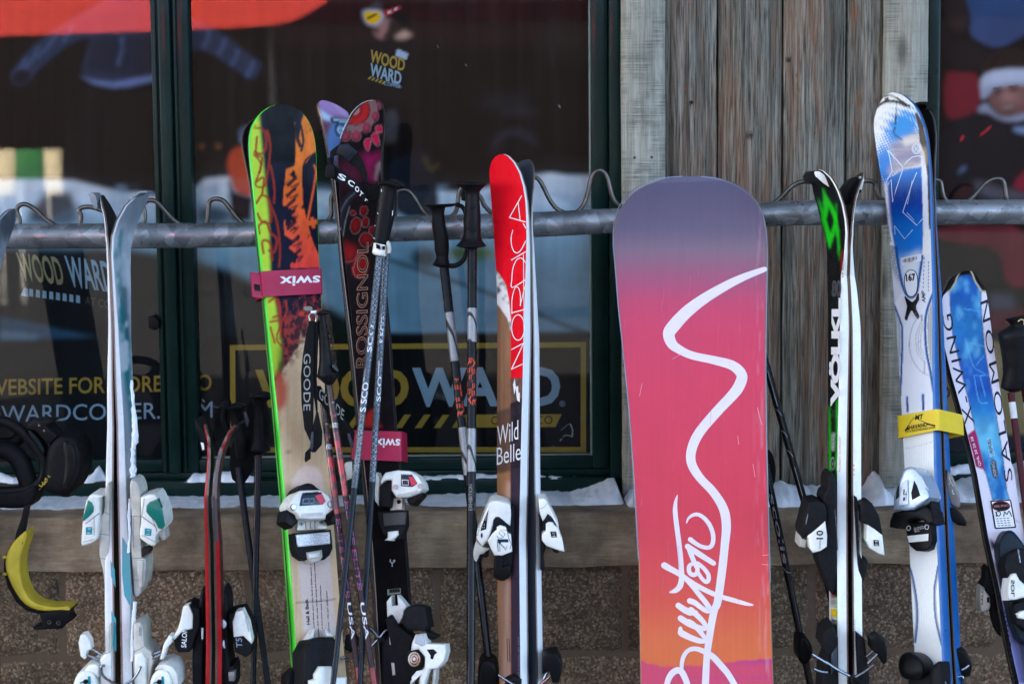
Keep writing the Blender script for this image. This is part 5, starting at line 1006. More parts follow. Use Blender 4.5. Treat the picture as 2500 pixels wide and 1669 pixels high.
txt('lettering', 'ROSSIGNOL', *zV([(560, 560), (570, -310), (480, 565)]), fro, .0008, pm('copper_print', (140, 92, 62), .4), o1_, .02, step=30); txt('lettering', 'ROSSIGNOL', *zV([(554, 556), (564, -306), (486, 561)]), fro, .0011, m_ink, o1_, -.012, step=30)
Lq = zU([(98, 92), (80, 96), (64, 108), (56, 128), (55, 142), (66, 190), (88, 270), (120, 420), (152, 590), (188, 810), (236, 1200), (268, 1568)]) + zV([(437, 400), (492, 950)]) + zE([(712, 800), (758, 1568), (760, 1620)])
Rq = zU([(98, 92), (130, 96), (160, 103), (215, 124), (262, 148), (306, 176), (340, 204), (352, 240), (345, 330), (330, 450), (316, 600), (320, 810), (350, 1200), (380, 1568)]) + zV([(560, 400), (610, 950)]) + zE([(830, 800), (880, 1568), (884, 1620)])
cvq = Canvas(760, 235, 1020, 1700, 3, (92, 82, 98))
cvq.poly(zU([(40, 60), (380, 60), (380, 250), (200, 230), (70, 160)]), (140, 112, 158), 1, 4); cvq.poly(zU([(70, 170), (200, 250), (180, 290), (90, 260)]), (170, 184, 210), 1, 3); cvq.poly(zU([(95, 290), (190, 300), (140, 420), (115, 380)]), (96, 62, 78), 1, 3); cvq.poly(zU([(190, 300), (300, 320), (260, 470), (210, 640), (150, 640), (140, 440)]), (82, 116, 164), 1, 4); cvq.line(zU([(210, 110), (270, 190), (330, 230)]), 3, (184, 170, 200), .8, 2)
cvq.line(zU([(180, 255), (210, 290), (320, 300)]), 8, (26, 52, 78), 1, 1); cvq.line(zU([(300, 330), (240, 320), (225, 360), (250, 410), (300, 420)]), 8, (26, 52, 78), 1, 1); cvq.line(zU([(200, 268), (260, 282), (320, 282)]), 4, (150, 186, 206), 1, 1); cvq.line(zU([(290, 345), (250, 340), (245, 370), (265, 400)]), 4, (150, 186, 206), 1, 1); cvq.poly(zU([(0, 700), (500, 700), (500, 9000), (0, 9000)]), (26, 22, 24), 1, 6)
frq, o2_ = ski('ski', 'mauve and blue tipped ski of the flower-print pair, left of its pair', Lq, Rq, 12, .035, -.155, bend=[(244, -.012), (300, -.005), (400, 0), (900, 0)], th=.010, cv=cvq, m_top=vmat('mauve_topsheet', .3, .5), m_side=pm('bronze_sidewall', (120, 96, 82), .3, .4), nx=40)
strk('steel_edge_face', [(zU([(152, 590), (188, 810), (236, 1200), (268, 1568)]) + zV([(437, 400), (492, 950)]) + zE([(712, 800), (758, 1568)]), 2.4)], frq, .0008, m_edge, o2_, step=40, cap=False)
strk('steel_edge_face', [(zU([(212, 815), (250, 1200), (280, 1568)]) + zV([(452, 400), (506, 950)]) + zE([(726, 800), (772, 1568)]), 2.6)], fro, .0010, m_edge, o1_, step=40, cap=False)
strk('steel_edge_face', [(zU([(262, 440), (295, 352), (330, 280), (365, 215), (400, 172), (440, 136), (480, 112), (520, 98), (560, 94)]), [3, 3, 3, 2.6, 2.2, 2, 1.8, 1.6, 1.4])], fro, .0008, pm('pale_edge', (190, 200, 205), .3, .5), o1_, step=12, cap=False)
q = zE([(598, 118), (888, 122), (598, 285), (893, 292)])
ss = ring('ski_strap', 'crimson hook-and-loop strap low on the flower-print pair, behind the poles', fro, q[0][0], q[1][0], q[2][0], q[3][0], q[0][1], q[1][1], q[2][1], q[3][1], -.045, .010, m_pinkst, 'strap', 'crimson ski straps')
txt('lettering', 'swix', *zE([(884, 166), (740, 162), (882, 218)]), fro, .0108, m_winkk, ss, .02)
def tO(par, nm, q, h0, h1, m, bev=.004, z=zE, rnd=1): return slab(nm, z(q), fro, h0, h1, m, par, bev, rnd)
t_o = tO(o1_, 'toe_piece', [(770, 425), (780, 385), (800, 358), (870, 345), (940, 349), (985, 378), (1010, 420), (1016, 452), (990, 476), (930, 500), (862, 502), (835, 460), (835, 400), (800, 404)], .012, .064, m_white, .01)
tO(t_o, 'toe_side', [(765, 440), (798, 398), (840, 388), (838, 470), (822, 560), (768, 552)], .004, .05, m_matblk, .006); tO(t_o, 'white_wing', [(750, 356), (767, 400), (762, 552), (740, 520), (733, 430), (738, 380)], .002, .035, m_white, .004)
tO(t_o, 'scale_window', [(888, 366), (950, 369), (982, 420), (955, 440), (888, 436)], .05, .066, MC['dark_window'], .002); prt('red_print', zE([(930, 380), (955, 382), (978, 420), (950, 436)]), fro, .0665, MC['red_print'], t_o); strk('white_outline', [(zE([(895, 400), (930, 402), (930, 430), (896, 428), (895, 400)]), 1.6)], fro, .0665, m_winkk, t_o, res=1); txt('lettering', 'MARKER', *zE([(945, 360), (890, 358), (944, 372)]), fro, .0668, m_winkk, t_o, .01)
tO(t_o, 'toe_wing', [(920, 512), (1005, 462), (1014, 490), (960, 550), (935, 542)], .006, .045, m_blk, .006); tO(t_o, 'grip_patch', [(868, 482), (950, 468), (985, 455), (986, 468), (950, 484), (868, 496)], .05, .0655, m_wht2, .001)
for q in ((858, 440), (1000, 436)):
    c = zE([q])[0]; p = fro.pt(c[0], c[1], .064); tube('rivet', [p, p + fro.N * .002], .005, m_grey, t_o, 12)
c_o = tO(o1_, 'toe_chassis', [(826, 505), (897, 500), (897, 572), (826, 576)], .002, .024, pm('beige_alloy', (196, 192, 178), .4, .3), .003); c = zE([(877, 525)])[0]; p = fro.pt(c[0], c[1], .024); tube('screw', [p, p + fro.N * .002], .004, m_ink, c_o, 12)
b_o = tO(o1_, 'boot_pad', [(755, 582), (916, 574), (920, 660), (906, 700), (890, 742), (820, 746), (780, 700), (760, 640)], .002, .028, m_matblk, .005); tO(b_o, 'tread_plate', [(784, 592), (916, 582), (913, 656), (790, 664)], .02, .031, pm('dark_tread', (70, 68, 66), .45, .4, bump=.8, bs=500), .002); tO(b_o, 'white_lug', [(812, 697), (870, 690), (873, 715), (840, 750), (793, 746), (812, 730)], .015, .036, m_white, .006)
strk('logo', [(zR([(380, 155), (378, 120), (355, 95), (362, 75)]), 2.4), (zR([(378, 120), (405, 100), (412, 82), (395, 85)]), 2.4)], fro, .0008, pm('pale_grey_ink', (150, 150, 146), .5), o1_); prt('barcode_label', zR([(320, 432), (482, 416), (486, 480), (326, 502)]), fro, .0008, pm('label_grey', (120, 116, 106), .6), o1_)
tag(strk('barcode_bars', [([zR([(x, 436 - (x - 320) * .1)])[0], zR([(x + 2, 478 - (x - 320) * .1)])[0]], 1.2 + (k % 3)) for k, x in enumerate(range(345, 470, 11))], fro, .0011, m_ink, o1_, res=1, cap=False), kind='stuff')
h_o = tO(o1_, 'heel_piece', [(300, 790), (380, 735), (460, 860), (560, 940), (640, 990), (602, 1160), (600, 1300), (700, 1370), (660, 1460), (600, 1690), (255, 1690), (258, 1100), (340, 980)], .004, .045, m_matblk, .008, zR)
tO(h_o, 'white_fork', [(315, 580), (370, 505), (376, 630), (450, 620), (443, 498), (562, 636), (525, 690), (510, 770), (455, 852), (372, 735), (322, 768)], .004, .036, m_white, .005, zR); bxk = tO(h_o, 'heel_box', [(530, 680), (570, 640), (640, 615), (720, 620), (780, 650), (822, 890), (790, 882), (782, 930), (560, 920), (500, 840)], .02, .07, m_matblk, .008, zR)
tO(h_o, 'heel_tongue', [(780, 915), (850, 950), (932, 985), (910, 1010), (860, 1040), (790, 1010)], .03, .06, m_blk, .005, zR)
lv = tO(h_o, 'heel_lever', [(608, 1165), (620, 1070), (660, 975), (760, 962), (800, 1080), (1022, 1088), (1032, 1180), (1000, 1300), (930, 1378), (830, 1392), (770, 1560), (760, 1690), (690, 1690), (720, 1440), (690, 1440), (640, 1500), (590, 1600), (600, 1530), (770, 1370), (776, 1240), (700, 1150)], .045, .085, m_white, .008, zR)
tO(lv, 'lever_hole', [(795, 1152), (878, 1148), (920, 1190), (888, 1215), (870, 1270), (840, 1262), (840, 1222)], .07, .0858, m_ink, .0004, zR); tO(lv, 'lever_pad', [(655, 1080), (665, 985), (755, 972), (780, 1090), (740, 1115)], .07, .0875, pm('pale_grey_plastic', (176, 178, 182), .5), .004, zR); tO(lv, 'lever_leg', [(870, 1385), (912, 1378), (905, 1500), (880, 1690), (840, 1690), (868, 1500)], .04, .07, m_wht2, .005, zR)
c = zR([(645, 1268)])[0]
for nm, rr, h, m in (('dial_seat', 24, .052, m_blk), ('dial', 16.5, .056, pm('bronze_dial', (170, 156, 138), .3, .8)), ('dial_groove', 12.5, .0565, m_ink), ('dial_ring', 11, .057, MC['bronze_dial'] if 'bronze_dial' in MC else m_grey), ('dial_groove', 6.5, .0575, m_ink), ('dial_hub', 4.5, .058, m_alu)):
    slab(nm, [(c[0] + rr * .92 * math.cos(t), c[1] + rr * 1.12 * math.sin(t)) for t in np.linspace(0, 2 * math.pi, 28, False)], fro, .02, h, m, h_o, .0008, 0)
for q in ([(345, 990), (365, 1095), (350, 1095)], [(370, 1310), (405, 1315), (420, 1455), (385, 1462)]): prt('white_strip', zR(q if len(q) > 3 else q), fro, .0462, m_wht2, h_o)
for q in ([(65, 840), (90, 890), (140, 920), (240, 1040)], [(355, 915), (300, 930), (255, 985), (215, 1040)], [(205, 1040), (165, 1085), (135, 1115)]): tube('brake_wire', [fro.pt(a, b_, .03) for a, b_ in zR(q)], .003, m_chrome, h_o, 8, 4)
tO(h_o, 'brake_pad', [(205, 1010), (270, 1000), (350, 1060), (340, 1095), (270, 1090), (210, 1050)], .02, .038, m_blk, .004, zR)
slab('toe_wing', zV([(398, 1240), (420, 1215), (455, 1212), (460, 1330), (425, 1342), (412, 1300)]), frq, .0, .04, m_wht2, o2_, .004); tO(h_o, 'pivot', [(565, 1330), (575, 1285), (600, 1275), (625, 1300), (625, 1350), (600, 1385), (570, 1370)], .0, .03, m_matblk, .004); 
# ---------------------------------------------------------------- red ski with thin white lettering
Y0, Y1 = -.045, -.25
Ln = zB([(1350, 332), (1325, 338), (1308, 354), (1299, 380), (1297, 405), (1303, 480), (1320, 650), (1333, 850), (1338, 1040)]) + zF([(304, 560), (306, 900), (306, 1150), (315, 1568), (317, 1620)])
Rn = zB([(1350, 332), (1372, 336), (1395, 352), (1422, 384), (1448, 435), (1466, 500), (1475, 570), (1478, 640), (1478, 760)]) + zF([(432, 0), (420, 500), (412, 900), (418, 1568), (419, 1620)])
cvn = Canvas(1180, 370, 1300, 1700, 1.8, (226, 16, 34))
def wgrain(cv, col, seed, sx=5, sy=160, lo=.62, hi=.7): return np.array(lin(col)) * (lo + hi * cv.nz(sx, sy, seed))[..., None]
n_ = cvn.mask(zB([(1300, 1010), (1345, 1020), (1385, 1080), (1402, 1140), (1402, 1340), (1402, 3000), (1300, 3000)])); cvn.put(n_, wgrain(cvn, (142, 102, 74), 3, 5, 120))
cvn.poly(zF([(305, 590), (372, 590), (372, 720), (360, 790), (340, 2000), (280, 2000)]), (178, 120, 76), .55, 4); cvn.put(cvn.mask(zF([(350, 640), (374, 640), (374, 2000), (325, 2000), (325, 900)])), wgrain(cvn, (172, 138, 118), 8), .8, 4)
cvn.poly(zF([(300, 320), (372, 300), (372, 590), (300, 605)]), (74, 56, 48), .72, 1.5)
n_ = cvn.mask(zB([(1320, 850), (1334, 862), (1352, 884), (1380, 930), (1394, 1000), (1404, 1100), (1402, 1145), (1386, 1082), (1345, 1022), (1320, 1020)])); cvn.put(n_, (228, 222, 216), 1, 0); cvn.put(n_ * (cvn.nz(7, 9, 17, 2) > .56), (52, 40, 36), .95, 1)
x0 = zF([(370, 0)])[0][0]
strip = np.clip((cvn.U - (1245 + (cvn.V - 834) * .003)) / 1.8, 0, 1)
cvn.put(strip * np.clip((cvn.V - 922) / 2, 0, 1), (112, 84, 72), 1); cvn.put(strip * (cvn.V > 922) * (cvn.nz(6, 7, 31, 2) > .55), (84, 62, 56), .8, 1); cvn.put(strip * np.clip((cvn.V - 985 + (cvn.U - 1245) * .5) / 2, 0, 1), (38, 30, 38), 1); cvn.put(strip * (cvn.V > 985) * (cvn.V < 1140) * (cvn.nz(6, 7, 32, 2) > .55), (58, 48, 58), .8, 1); cvn.put(strip * np.clip((cvn.V - 1140) / 3, 0, 1), (56, 44, 56), 1)
cvn.mul(.94 + .12 * cvn.nz(5, 40, 9))
m_nside = pm('pale_grey_sidewall', (206, 212, 212), .4, coat=.2, var=.05); m_gbase = pm('slate_grey_base', (62, 70, 80), .45, var=.15, vs=20)
frn, n1_, n2_ = ski('ski', 'bright red ski with thin white lettering and wood-grain print', Ln, Rn, -50, Y0, Y1, bend=[(377, .034), (410, .022), (450, .012), (500, .004), (560, 0), (900, 0)], th=[(377, .004), (520, .005), (620, .009), (834, .0165), (1669, .0165)], cv=cvn, m_top=vmat('red_topsheet', .3, .5), m_side=m_nside, nx=60,
    twin='grey-based ski paired with the bright red one, its pale edge outermost', gap=[(377, .001), (600, .002), (834, .006), (1100, .014), (1300, .020), (1669, .022)], m_b=m_gbase, m_twin=m_nside)
thin = [(zQ([(1170, 580), (1325, 305)]), 2.2), (zQ([(1170, 580), (1372, 637)]), 2.6), (zQ([(1280, 385), (1306, 612)]), 2.0), (zQ([(1345, 660), (1366, 690), (1378, 715)]), 2.4), (zQ([(1212, 745), (1192, 830), (1196, 930), (1226, 1010), (1270, 1030), (1320, 990), (1378, 878)]), 2.2), (zQ([(1195, 1122), (1378, 1015)]), 2.4),
        (zQ([(1378, 1162), (1345, 1112), (1300, 1098), (1250, 1138), (1212, 1240), (1200, 1370), (1204, 1472), (1372, 1376)]), 2.2), (zB([(1408, 1062), (1408, 1000), (1420, 948), (1436, 942), (1446, 972), (1447, 1025)]), 2.0), (zB([(1407, 1058), (1468, 1042)]), 2.4), (zB([(1446, 1022), (1470, 930)]), 2.0),
        (zB([(1436 + 30 * math.cos(t) * .98, 1125 + 58 * math.sin(t)) for t in np.linspace(0, 2 * math.pi, 13)]), 2.2), (zB([(1406, 1316), (1466, 1288)]), 2.2), (zB([(1406, 1316), (1462, 1196)]), 2.4), (zB([(1462, 1196), (1406, 1226)]), 2.2)]
strk('lettering', thin, frn, .0009, m_winkk, n1_, 5, 25)
prt('logo', [zF([(388, 168), (380, 196), (386, 242), (392, 214), (399, 268), (411, 276), (411, 230), (405, 236), (404, 202), (393, 206)])], frn, .0009, m_winkk, n1_)
txt('lettering', 'Wild', *zF([(308, 476), (404, 446), (308, 388)]), frn, .0009, m_winkk, n1_, -.004); txt('lettering', 'Belle', *zF([(306, 566), (416, 540), (306, 486)]), frn, .0009, m_winkk, n1_, -.004)
strk('white_outline', [(zF([(428, -400), (430, 0), (419, 500), (414, 800)]), 1.6)], frn, .0008, m_winkk, n1_, step=40, cap=False); txt('lettering', 'MADE IN AUSTRIA   ART. 016521', *zF([(412, 1545), (408, 1350), (405, 1545)]), frn, .0009, pm('faint_ink', (130, 120, 128), .5), n1_)
strk('label_outline', [(zF([(352, 1360), (362, 1360), (366, 1465), (356, 1465), (352, 1360)]), 1.4)], frn, .0009, m_ink, n1_, res=1)
Yn = lambda v: Yl(Y0, Y1, v); fn = YF(Yn(1300)); z = zAA
bp = slab('binding_plate', z([(790, 360), (840, 356), (885, 380), (892, 500), (880, 1200), (822, 1480), (700, 1560), (560, 1500), (545, 1440), (580, 1150), (700, 900)]), fn, -.03, .026, m_matblk, n1_, .006)
slab('track_cover', z([(575, 1150), (700, 1150), (690, 1330), (830, 1290), (820, 1470), (700, 1550), (570, 1500), (550, 1440), (572, 1330)]), fn, .0, .034, m_blk, bp, .004)
tn = slab('toe_piece', z([(465, 330), (490, 300), (520, 272), (610, 266), (790, 313), (822, 350), (836, 480), (822, 672), (640, 640), (545, 690), (500, 860), (455, 910), (410, 960), (380, 1000), (300, 905), (280, 860), (290, 760), (380, 540), (440, 400)]), fn, -.025, .04, m_white, n1_, .008)
slab('dark_visor', z([(550, 578), (590, 528), (640, 528), (700, 575), (822, 680), (832, 800), (770, 730), (680, 664), (612, 690), (604, 740), (540, 790), (458, 914), (535, 720)]), fn, .02, .0415, pm('navy_black_plastic', (22, 27, 34), .35), tn, .001)
fc = slab('white_cover', z([(460, 905), (540, 790), (604, 735), (608, 690), (660, 662), (750, 690), (782, 780), (832, 820), (852, 1082), (690, 1146), (565, 1142), (500, 1010)]), fn, .02, .048, m_white, tn, .005)
slab('side_arm', z([(282, 900), (380, 1000), (500, 1035), (440, 1080), (400, 1120), (340, 1126), (290, 1245), (215, 1228), (232, 1060), (260, 960)]), fn, -.01, .03, m_wht2, tn, .006); slab('dark_hinge', z([(340, 1126), (400, 1122), (480, 1060), (480, 1150), (440, 1180), (390, 1170), (360, 1240), (295, 1245)]), fn, -.02, .02, m_matblk, tn, .003)
slab('slot', z([(474, 415), (455, 560), (440, 722), (348, 756), (356, 700), (410, 560)]), fn, .03, .0408, m_ink, tn, .0004, 0); prt('slot_shine', z([(452, 480), (438, 590), (418, 590), (430, 530)]), fn, .0412, m_grey, tn); tag(prt('slot_teeth', [z([(370 + k * 30, 640 + j * 45), (386 + k * 30, 636 + j * 45), (384 + k * 30, 662 + j * 45), (368 + k * 30, 666 + j * 45)]) for k in range(2) for j in range(2)], fn, .0412, m_grey, tn), kind='stuff')
prt('dot', [(z([(366, 825)])[0][0] + 2.6 * math.cos(t), z([(366, 825)])[0][1] + 6.4 * math.sin(t)) for t in np.linspace(0, 6.28, 16, False)], fn, .0406, pm('dark_blue_ink', (20, 44, 74), .4), tn)
txt('lettering', 'SALOMON', *z([(300, 838), (408, 470), (282, 826)]), fn, .0404, m_ink, tn)
strk('lettering', [(z([(760, 738), (660, 735), (740, 800), (700, 865), (690, 830), (640, 790), (660, 760)]), 1.2), (z([(770, 740), (800, 880), (840, 960), (815, 1040)]), 1.2), (z([(605, 830), (640, 870), (690, 862)]), 1.2), (z([(612, 925), (640, 920), (750, 1058)]), 1.3), (z([(615, 930), (630, 1085), (660, 1075), (645, 960), (770, 1035), (765, 990)]), 1.3)], fn, .0486, m_ink, fc, res=1)
prt('number_print', z([(612, 884), (790, 884), (790, 936), (680, 932), (650, 965), (630, 940)]), fn, .0487, MC['dark_blue_ink'], fc)
t2 = slab('toe_piece', z([(1272, 242), (1370, 232), (1395, 260), (1412, 292), (1500, 470), (1590, 652), (1602, 750), (1565, 690), (1500, 620), (1390, 620), (1340, 605), (1300, 500), (1284, 430)]), fn, -.025, .036, m_white, n2_, .006)
slab('dark_visor', z([(1418, 478), (1482, 530), (1540, 620), (1566, 692), (1510, 622), (1432, 608), (1388, 640), (1386, 742), (1335, 745), (1338, 602), (1372, 560)]), fn, .0, .0385, MC['navy_black_plastic'], t2, .001)
c2 = slab('white_cover', z([(1386, 642), (1430, 610), (1500, 614), (1520, 660), (1572, 692), (1602, 760), (1660, 930), (1687, 1086), (1560, 1052), (1400, 992), (1325, 900), (1328, 812), (1390, 740)]), fn, .0, .044, m_white, t2, .005); slogo(z([(1470, 770), (1545, 770), (1558, 848), (1485, 848)]), m_ink, c2, fn, .0446, 3)
strk('seam', [(z([(1288, 400), (1360, 372), (1408, 310)]), 1)], fn, .0366, m_seam, t2); slab('dark_hinge', z([(1480, 1035), (1560, 1060), (1600, 1098), (1540, 1100), (1510, 1080)]), fn, .0, .03, m_matblk, t2, .003)
slab('binding_plate', z([(1278, 440), (1300, 500), (1338, 605), (1330, 900), (1400, 990), (1360, 1100), (1345, 1200), (1368, 1230), (1366, 1360), (1340, 1385), (1300, 1380), (1310, 1100), (1292, 800)]), fn, -.03, .02, m_matblk, n2_, .004)
fn2 = YF(Yn(1640)); slab('brake_pad', zF([(520, 1440), (545, 1432), (582, 1425), (606, 1470), (602, 1520), (590, 1562), (560, 1560), (545, 1505), (515, 1522)]), fn2, -.02, .03, m_blk, n2_, .006)
for q in ([(520, 1545), (545, 1500), (570, 1480)], [(505, 1568), (540, 1540), (570, 1500)]): tb('brake_arm', zF, q, Yn(1640) - .02, .0025, m_chrome, n2_, 3)
for q in ([(312, 1525), (350, 1550), (400, 1580)],): tb('brake_wire', zF, q, Yn(1640) - .04, .0025, m_chrome, n1_, 3)
slab('heel_piece', zF([(345, 1560), (380, 1530), (420, 1545), (420, 1620), (340, 1620)]), fn2, -.02, .03, m_matblk, n1_, .005)

# ---------------------------------------------------------------- snowboard, base towards us
Y0, Y1 = -.035, -.24
Lb = zC([(540, 808), (500, 809), (450, 812), (400, 819), (360, 830), (322, 844), (290, 860), (260, 883), (235, 910), (214, 940), (200, 970), (190, 1005), (184, 1040), (182, 1090), (183, 1140), (190, 1210), (205, 1400), (222, 1560)]) + zF([(910, 300), (935, 650), (955, 1000), (963, 1568), (964, 1620)])
Rb = zC([(540, 808), (585, 810), (640, 816), (682, 826), (720, 840), (757, 858), (790, 880), (818, 904), (840, 930), (857, 960), (870, 990), (880, 1030), (886, 1075), (889, 1130), (890, 1200)]) + zF([(1540, 0), (1541, 300), (1549, 700), (1560, 1100), (1576, 1568), (1578, 1620)])
cvb = Canvas(1480, 420, 1910, 1700, 3, (200, 80, 120))
cvb.a = cvb.grad([(425, (88, 82, 104)), (560, (100, 88, 108)), (610, (124, 98, 112)), (650, (142, 86, 108)), (690, (162, 72, 102)), (740, (188, 60, 92)), (800, (198, 54, 86)), (950, (204, 50, 78)), (1150, (204, 48, 70)), (1280, (206, 50, 66)), (1400, (208, 62, 62)), (1470, (208, 74, 54)), (1560, (212, 98, 50)), (1620, (212, 102, 46)), (1700, (212, 100, 50))])
edge = 1612 + 7 * (cvb.nz(26, 400, 3) - .5) * 2 - 10 * np.clip((cvb.U - 1780) / 90, 0, 1) + 12 * np.exp(-((cvb.U - 1640) / 40) ** 2) + 8 * np.exp(-((cvb.U - 1700) / 30) ** 2)
cvb.put(np.clip((cvb.V - edge) / 4, 0, 1), (200, 62, 92)); cvb.put(np.clip((cvb.V - edge) / 4, 0, 1) * np.clip((edge + 18 - cvb.V) / 14, 0, 1) * np.clip((cvb.U - 1770) / 70, 0, 1), (172, 46, 124), .9); cvb.put(np.clip(1 - np.abs(cvb.V - 1654) / 5, 0, 1) * (cvb.U > 1690), (180, 50, 120), .5)
cvb.mul(.95 + .10 * cvb.nz(3.5, 160, 5, 2)); cvb.mul(.96 + .08 * cvb.nz(60, 60, 6)); cvb.put(np.clip((cvb.nz(5, 60, 15, 2) - .62) * 6, 0, 1) * np.clip((cvb.U - 1835) / 25, 0, 1), (214, 150, 160), .35)
m_pt, t = newmat('snowboard_base'); at = t.n('Attribute', attribute_name='print'); vec = t.coords((1, 1, 1)); t.l(at.outputs['Color'], t.b.inputs['Base Color']); t.b.inputs['Roughness'].default_value = .42; t.b.inputs['Specular IOR Level'].default_value = .4
sc_ = t.noise(t.coords((380, 380, 5)), 1, 4, .6); t.l(t.ramp(sc_, [(.3, .34), (.8, .58)]), t.b.inputs['Roughness']); t.bump(sc_, .12, .0006)
frb, sb_ = ski('snowboard', 'sunset-coloured snowboard standing base outward with big white script lettering', Lb, Rb, 0, Y0, Y1, bend=[(430, -.045), (480, -.030), (540, -.014), (600, -.004), (660, 0), (900, 0)], th=.0085, cv=cvb, m_top=m_pt, m_side=pm('pale_wood_edge', (176, 140, 104), .5), m_b=m_matblk, cat='snowboard', group=None, nx=110)
strk('steel_edge_face', [(Lb[1:-2], 2.2), (Rb[1:-2], 2.2)], frb, .0007, pm('board_edge_steel', (128, 138, 156), .35, .5), sb_, 3, 30, False)
ft = [(1867, 657), (1819, 675), (1773, 697), (1719, 729), (1677, 761), (1645, 795), (1633, 815)] + zF([(1108, 8), (1140, 34), (1200, 62), (1300, 84), (1385, 108), (1428, 150), (1420, 195), (1390, 240), (1310, 325), (1235, 415), (1200, 490), (1198, 555), (1235, 620), (1300, 690), (1345, 765), (1358, 840), (1352, 920), (1338, 1050), (1318, 1190)]) + zAF([(650, 1000), (612, 1220), (592, 1400), (580, 1700)])
fw = [12, 17, 21, 25, 29, 31, 30, 26, 22, 19, 19, 22, 25, 27, 27, 25, 24, 24, 23, 22, 20, 21, 23, 22, 20, 20, 19, 18, 17, 16, 19]
strokes = [(ft, fw)]
k = .312
for p, w in (([(366, 86), (352, 140), (347, 210), (358, 320), (374, 440), (388, 560), (395, 660), (398, 740), (385, 800), (350, 835), (308, 848)], [3, 22, 32, 34, 34, 34, 36, 38, 40, 34, 12]), ([(262, 638), (300, 660), (380, 705), (480, 775), (580, 830), (690, 878), (800, 910), (900, 938), (955, 948)], [44, 42, 36, 36, 34, 32, 32, 26, 10]),
             ([(437, 305), (452, 270), (490, 244), (530, 242), (575, 270), (615, 320), (640, 380), (645, 440), (632, 485), (600, 500), (550, 490), (505, 465), (466, 436)], [8, 16, 24, 26, 28, 30, 30, 30, 30, 28, 28, 30, 34]), ([(444, 490), (520, 540), (590, 585), (648, 622)], [38, 40, 36, 34]), ([(452, 498), (475, 560), (500, 620), (522, 668), (512, 704), (484, 712), (458, 690), (456, 650), (474, 628), (495, 622)], [34, 34, 32, 30, 30, 30, 30, 30, 26, 22]), ([(522, 622), (570, 660), (606, 710), (608, 752), (590, 768), (560, 745), (530, 700)], [28, 28, 30, 30, 28, 26, 26]),
             ([(425, 740), (480, 800), (530, 860), (580, 920), (610, 965), (612, 990), (585, 990), (540, 960), (500, 930), (462, 916)], [26, 30, 34, 36, 36, 36, 34, 34, 38, 40]), ([(372, 952), (420, 985), (470, 1006), (512, 1002)], [40, 44, 46, 22]), ([(390, 1052), (450, 1090), (520, 1122), (575, 1132), (586, 1112), (560, 1070), (510, 1020), (470, 985)], [42, 44, 40, 34, 32, 34, 38, 40]), ([(388, 1130), (390, 1165), (400, 1175)], [26, 40, 30]), ([(396, 1168), (460, 1200), (530, 1226), (575, 1230), (580, 1208), (545, 1160), (495, 1105), (455, 1080)], [46, 42, 38, 30, 30, 32, 36, 40]),
             ([(398, 1465), (400, 1400), (418, 1340), (455, 1300), (510, 1290), (570, 1310), (640, 1350), (710, 1425), (770, 1500), (850, 1640)], [24, 28, 30, 30, 32, 36, 42, 44, 42, 42]), ([(270, 1640), (290, 1540), (325, 1480), (370, 1458), (405, 1480), (440, 1560), (460, 1640)], [36, 40, 44, 44, 44, 42, 40])):
    strokes.append((zAF(p), [x * k * 1.14 for x in w]))
strk('script_lettering', strokes, frb, .0008, pm('warm_white_print', (226, 214, 218), .4, var=.05), sb_, 5, 40)
m_scr = pm('pale_scratch', (236, 170, 184), .5)
strk('scratches', [(zF([(960, 250), (972, 190)]), 1), (zF([(1410, 430), (1415, 470)]), 1), (zF([(1480, 560), (1490, 620)]), 1), (zAF([(1030, 560), (1080, 556)]), 1.2), (zAF([(1025, 630), (1075, 634)]), 1.2), (zF([(1110, 80), (1160, 50)]), .9), (zF([(1500, 300), (1520, 380)]), 1.2)], frb, .0008, m_scr, sb_, 1, cap=False)
rs = random.Random(5); fine = []
for _ in range(34):
    v = rs.uniform(640, 1640); u = rs.uniform(frb.uL(v) + 14, frb.uR(v) - 14); ln = rs.uniform(10, 60); fine.append(([(u, v), (u + rs.uniform(-5, 5), v + ln)], rs.uniform(.35, .7)))
tag(strk('fine_scratches', fine, frb, .0007, pm('faint_scratch', (212, 98, 118), .6), sb_, 1, cap=False), kind='stuff')

# ---------------------------------------------------------------- black, white and green pair
Y0, Y1 = -.075, -.27
Lv_ = zM([(275, 112), (245, 118), (228, 140), (224, 165), (230, 212), (265, 320), (310, 460), (345, 580), (358, 700), (365, 1100)]) + zAB([(348, 500), (352, 900), (360, 1568), (361, 1620)])
Rv_ = zM([(275, 112), (300, 114), (345, 142), (400, 203), (430, 255), (455, 315), (482, 420), (497, 520), (500, 620), (488, 760), (466, 910), (461, 1100)]) + zAB([(398, 500), (398, 900), (401, 1568), (402, 1620)])
cvv = Canvas(1960, 405, 2080, 1700, 1.8, (15, 15, 16))
gr_ = (24, 196, 26)
def vp(q, c, z=zM, a=1, b=1): cvv.poly(z(q), c, a, b)
vp([(328, 230), (352, 290), (400, 370), (428, 430), (432, 480), (420, 560), (378, 692), (346, 560), (330, 470), (332, 380)], gr_); vp([(374, 372), (352, 470), (384, 576), (414, 488)], (15, 15, 16)); vp([(288, 300), (330, 400), (334, 470), (326, 540), (318, 420)], gr_); vp([(424, 350), (432, 360), (430, 460), (446, 560), (452, 680), (446, 782), (436, 620), (412, 520), (420, 440)], gr_)
vp([(430, 240), (470, 330), (492, 440), (480, 440), (455, 340), (410, 250)], (60, 60, 60), a=.5)
vp([(466, 708), (484, 708), (490, 905), (466, 905)], (190, 24, 32))

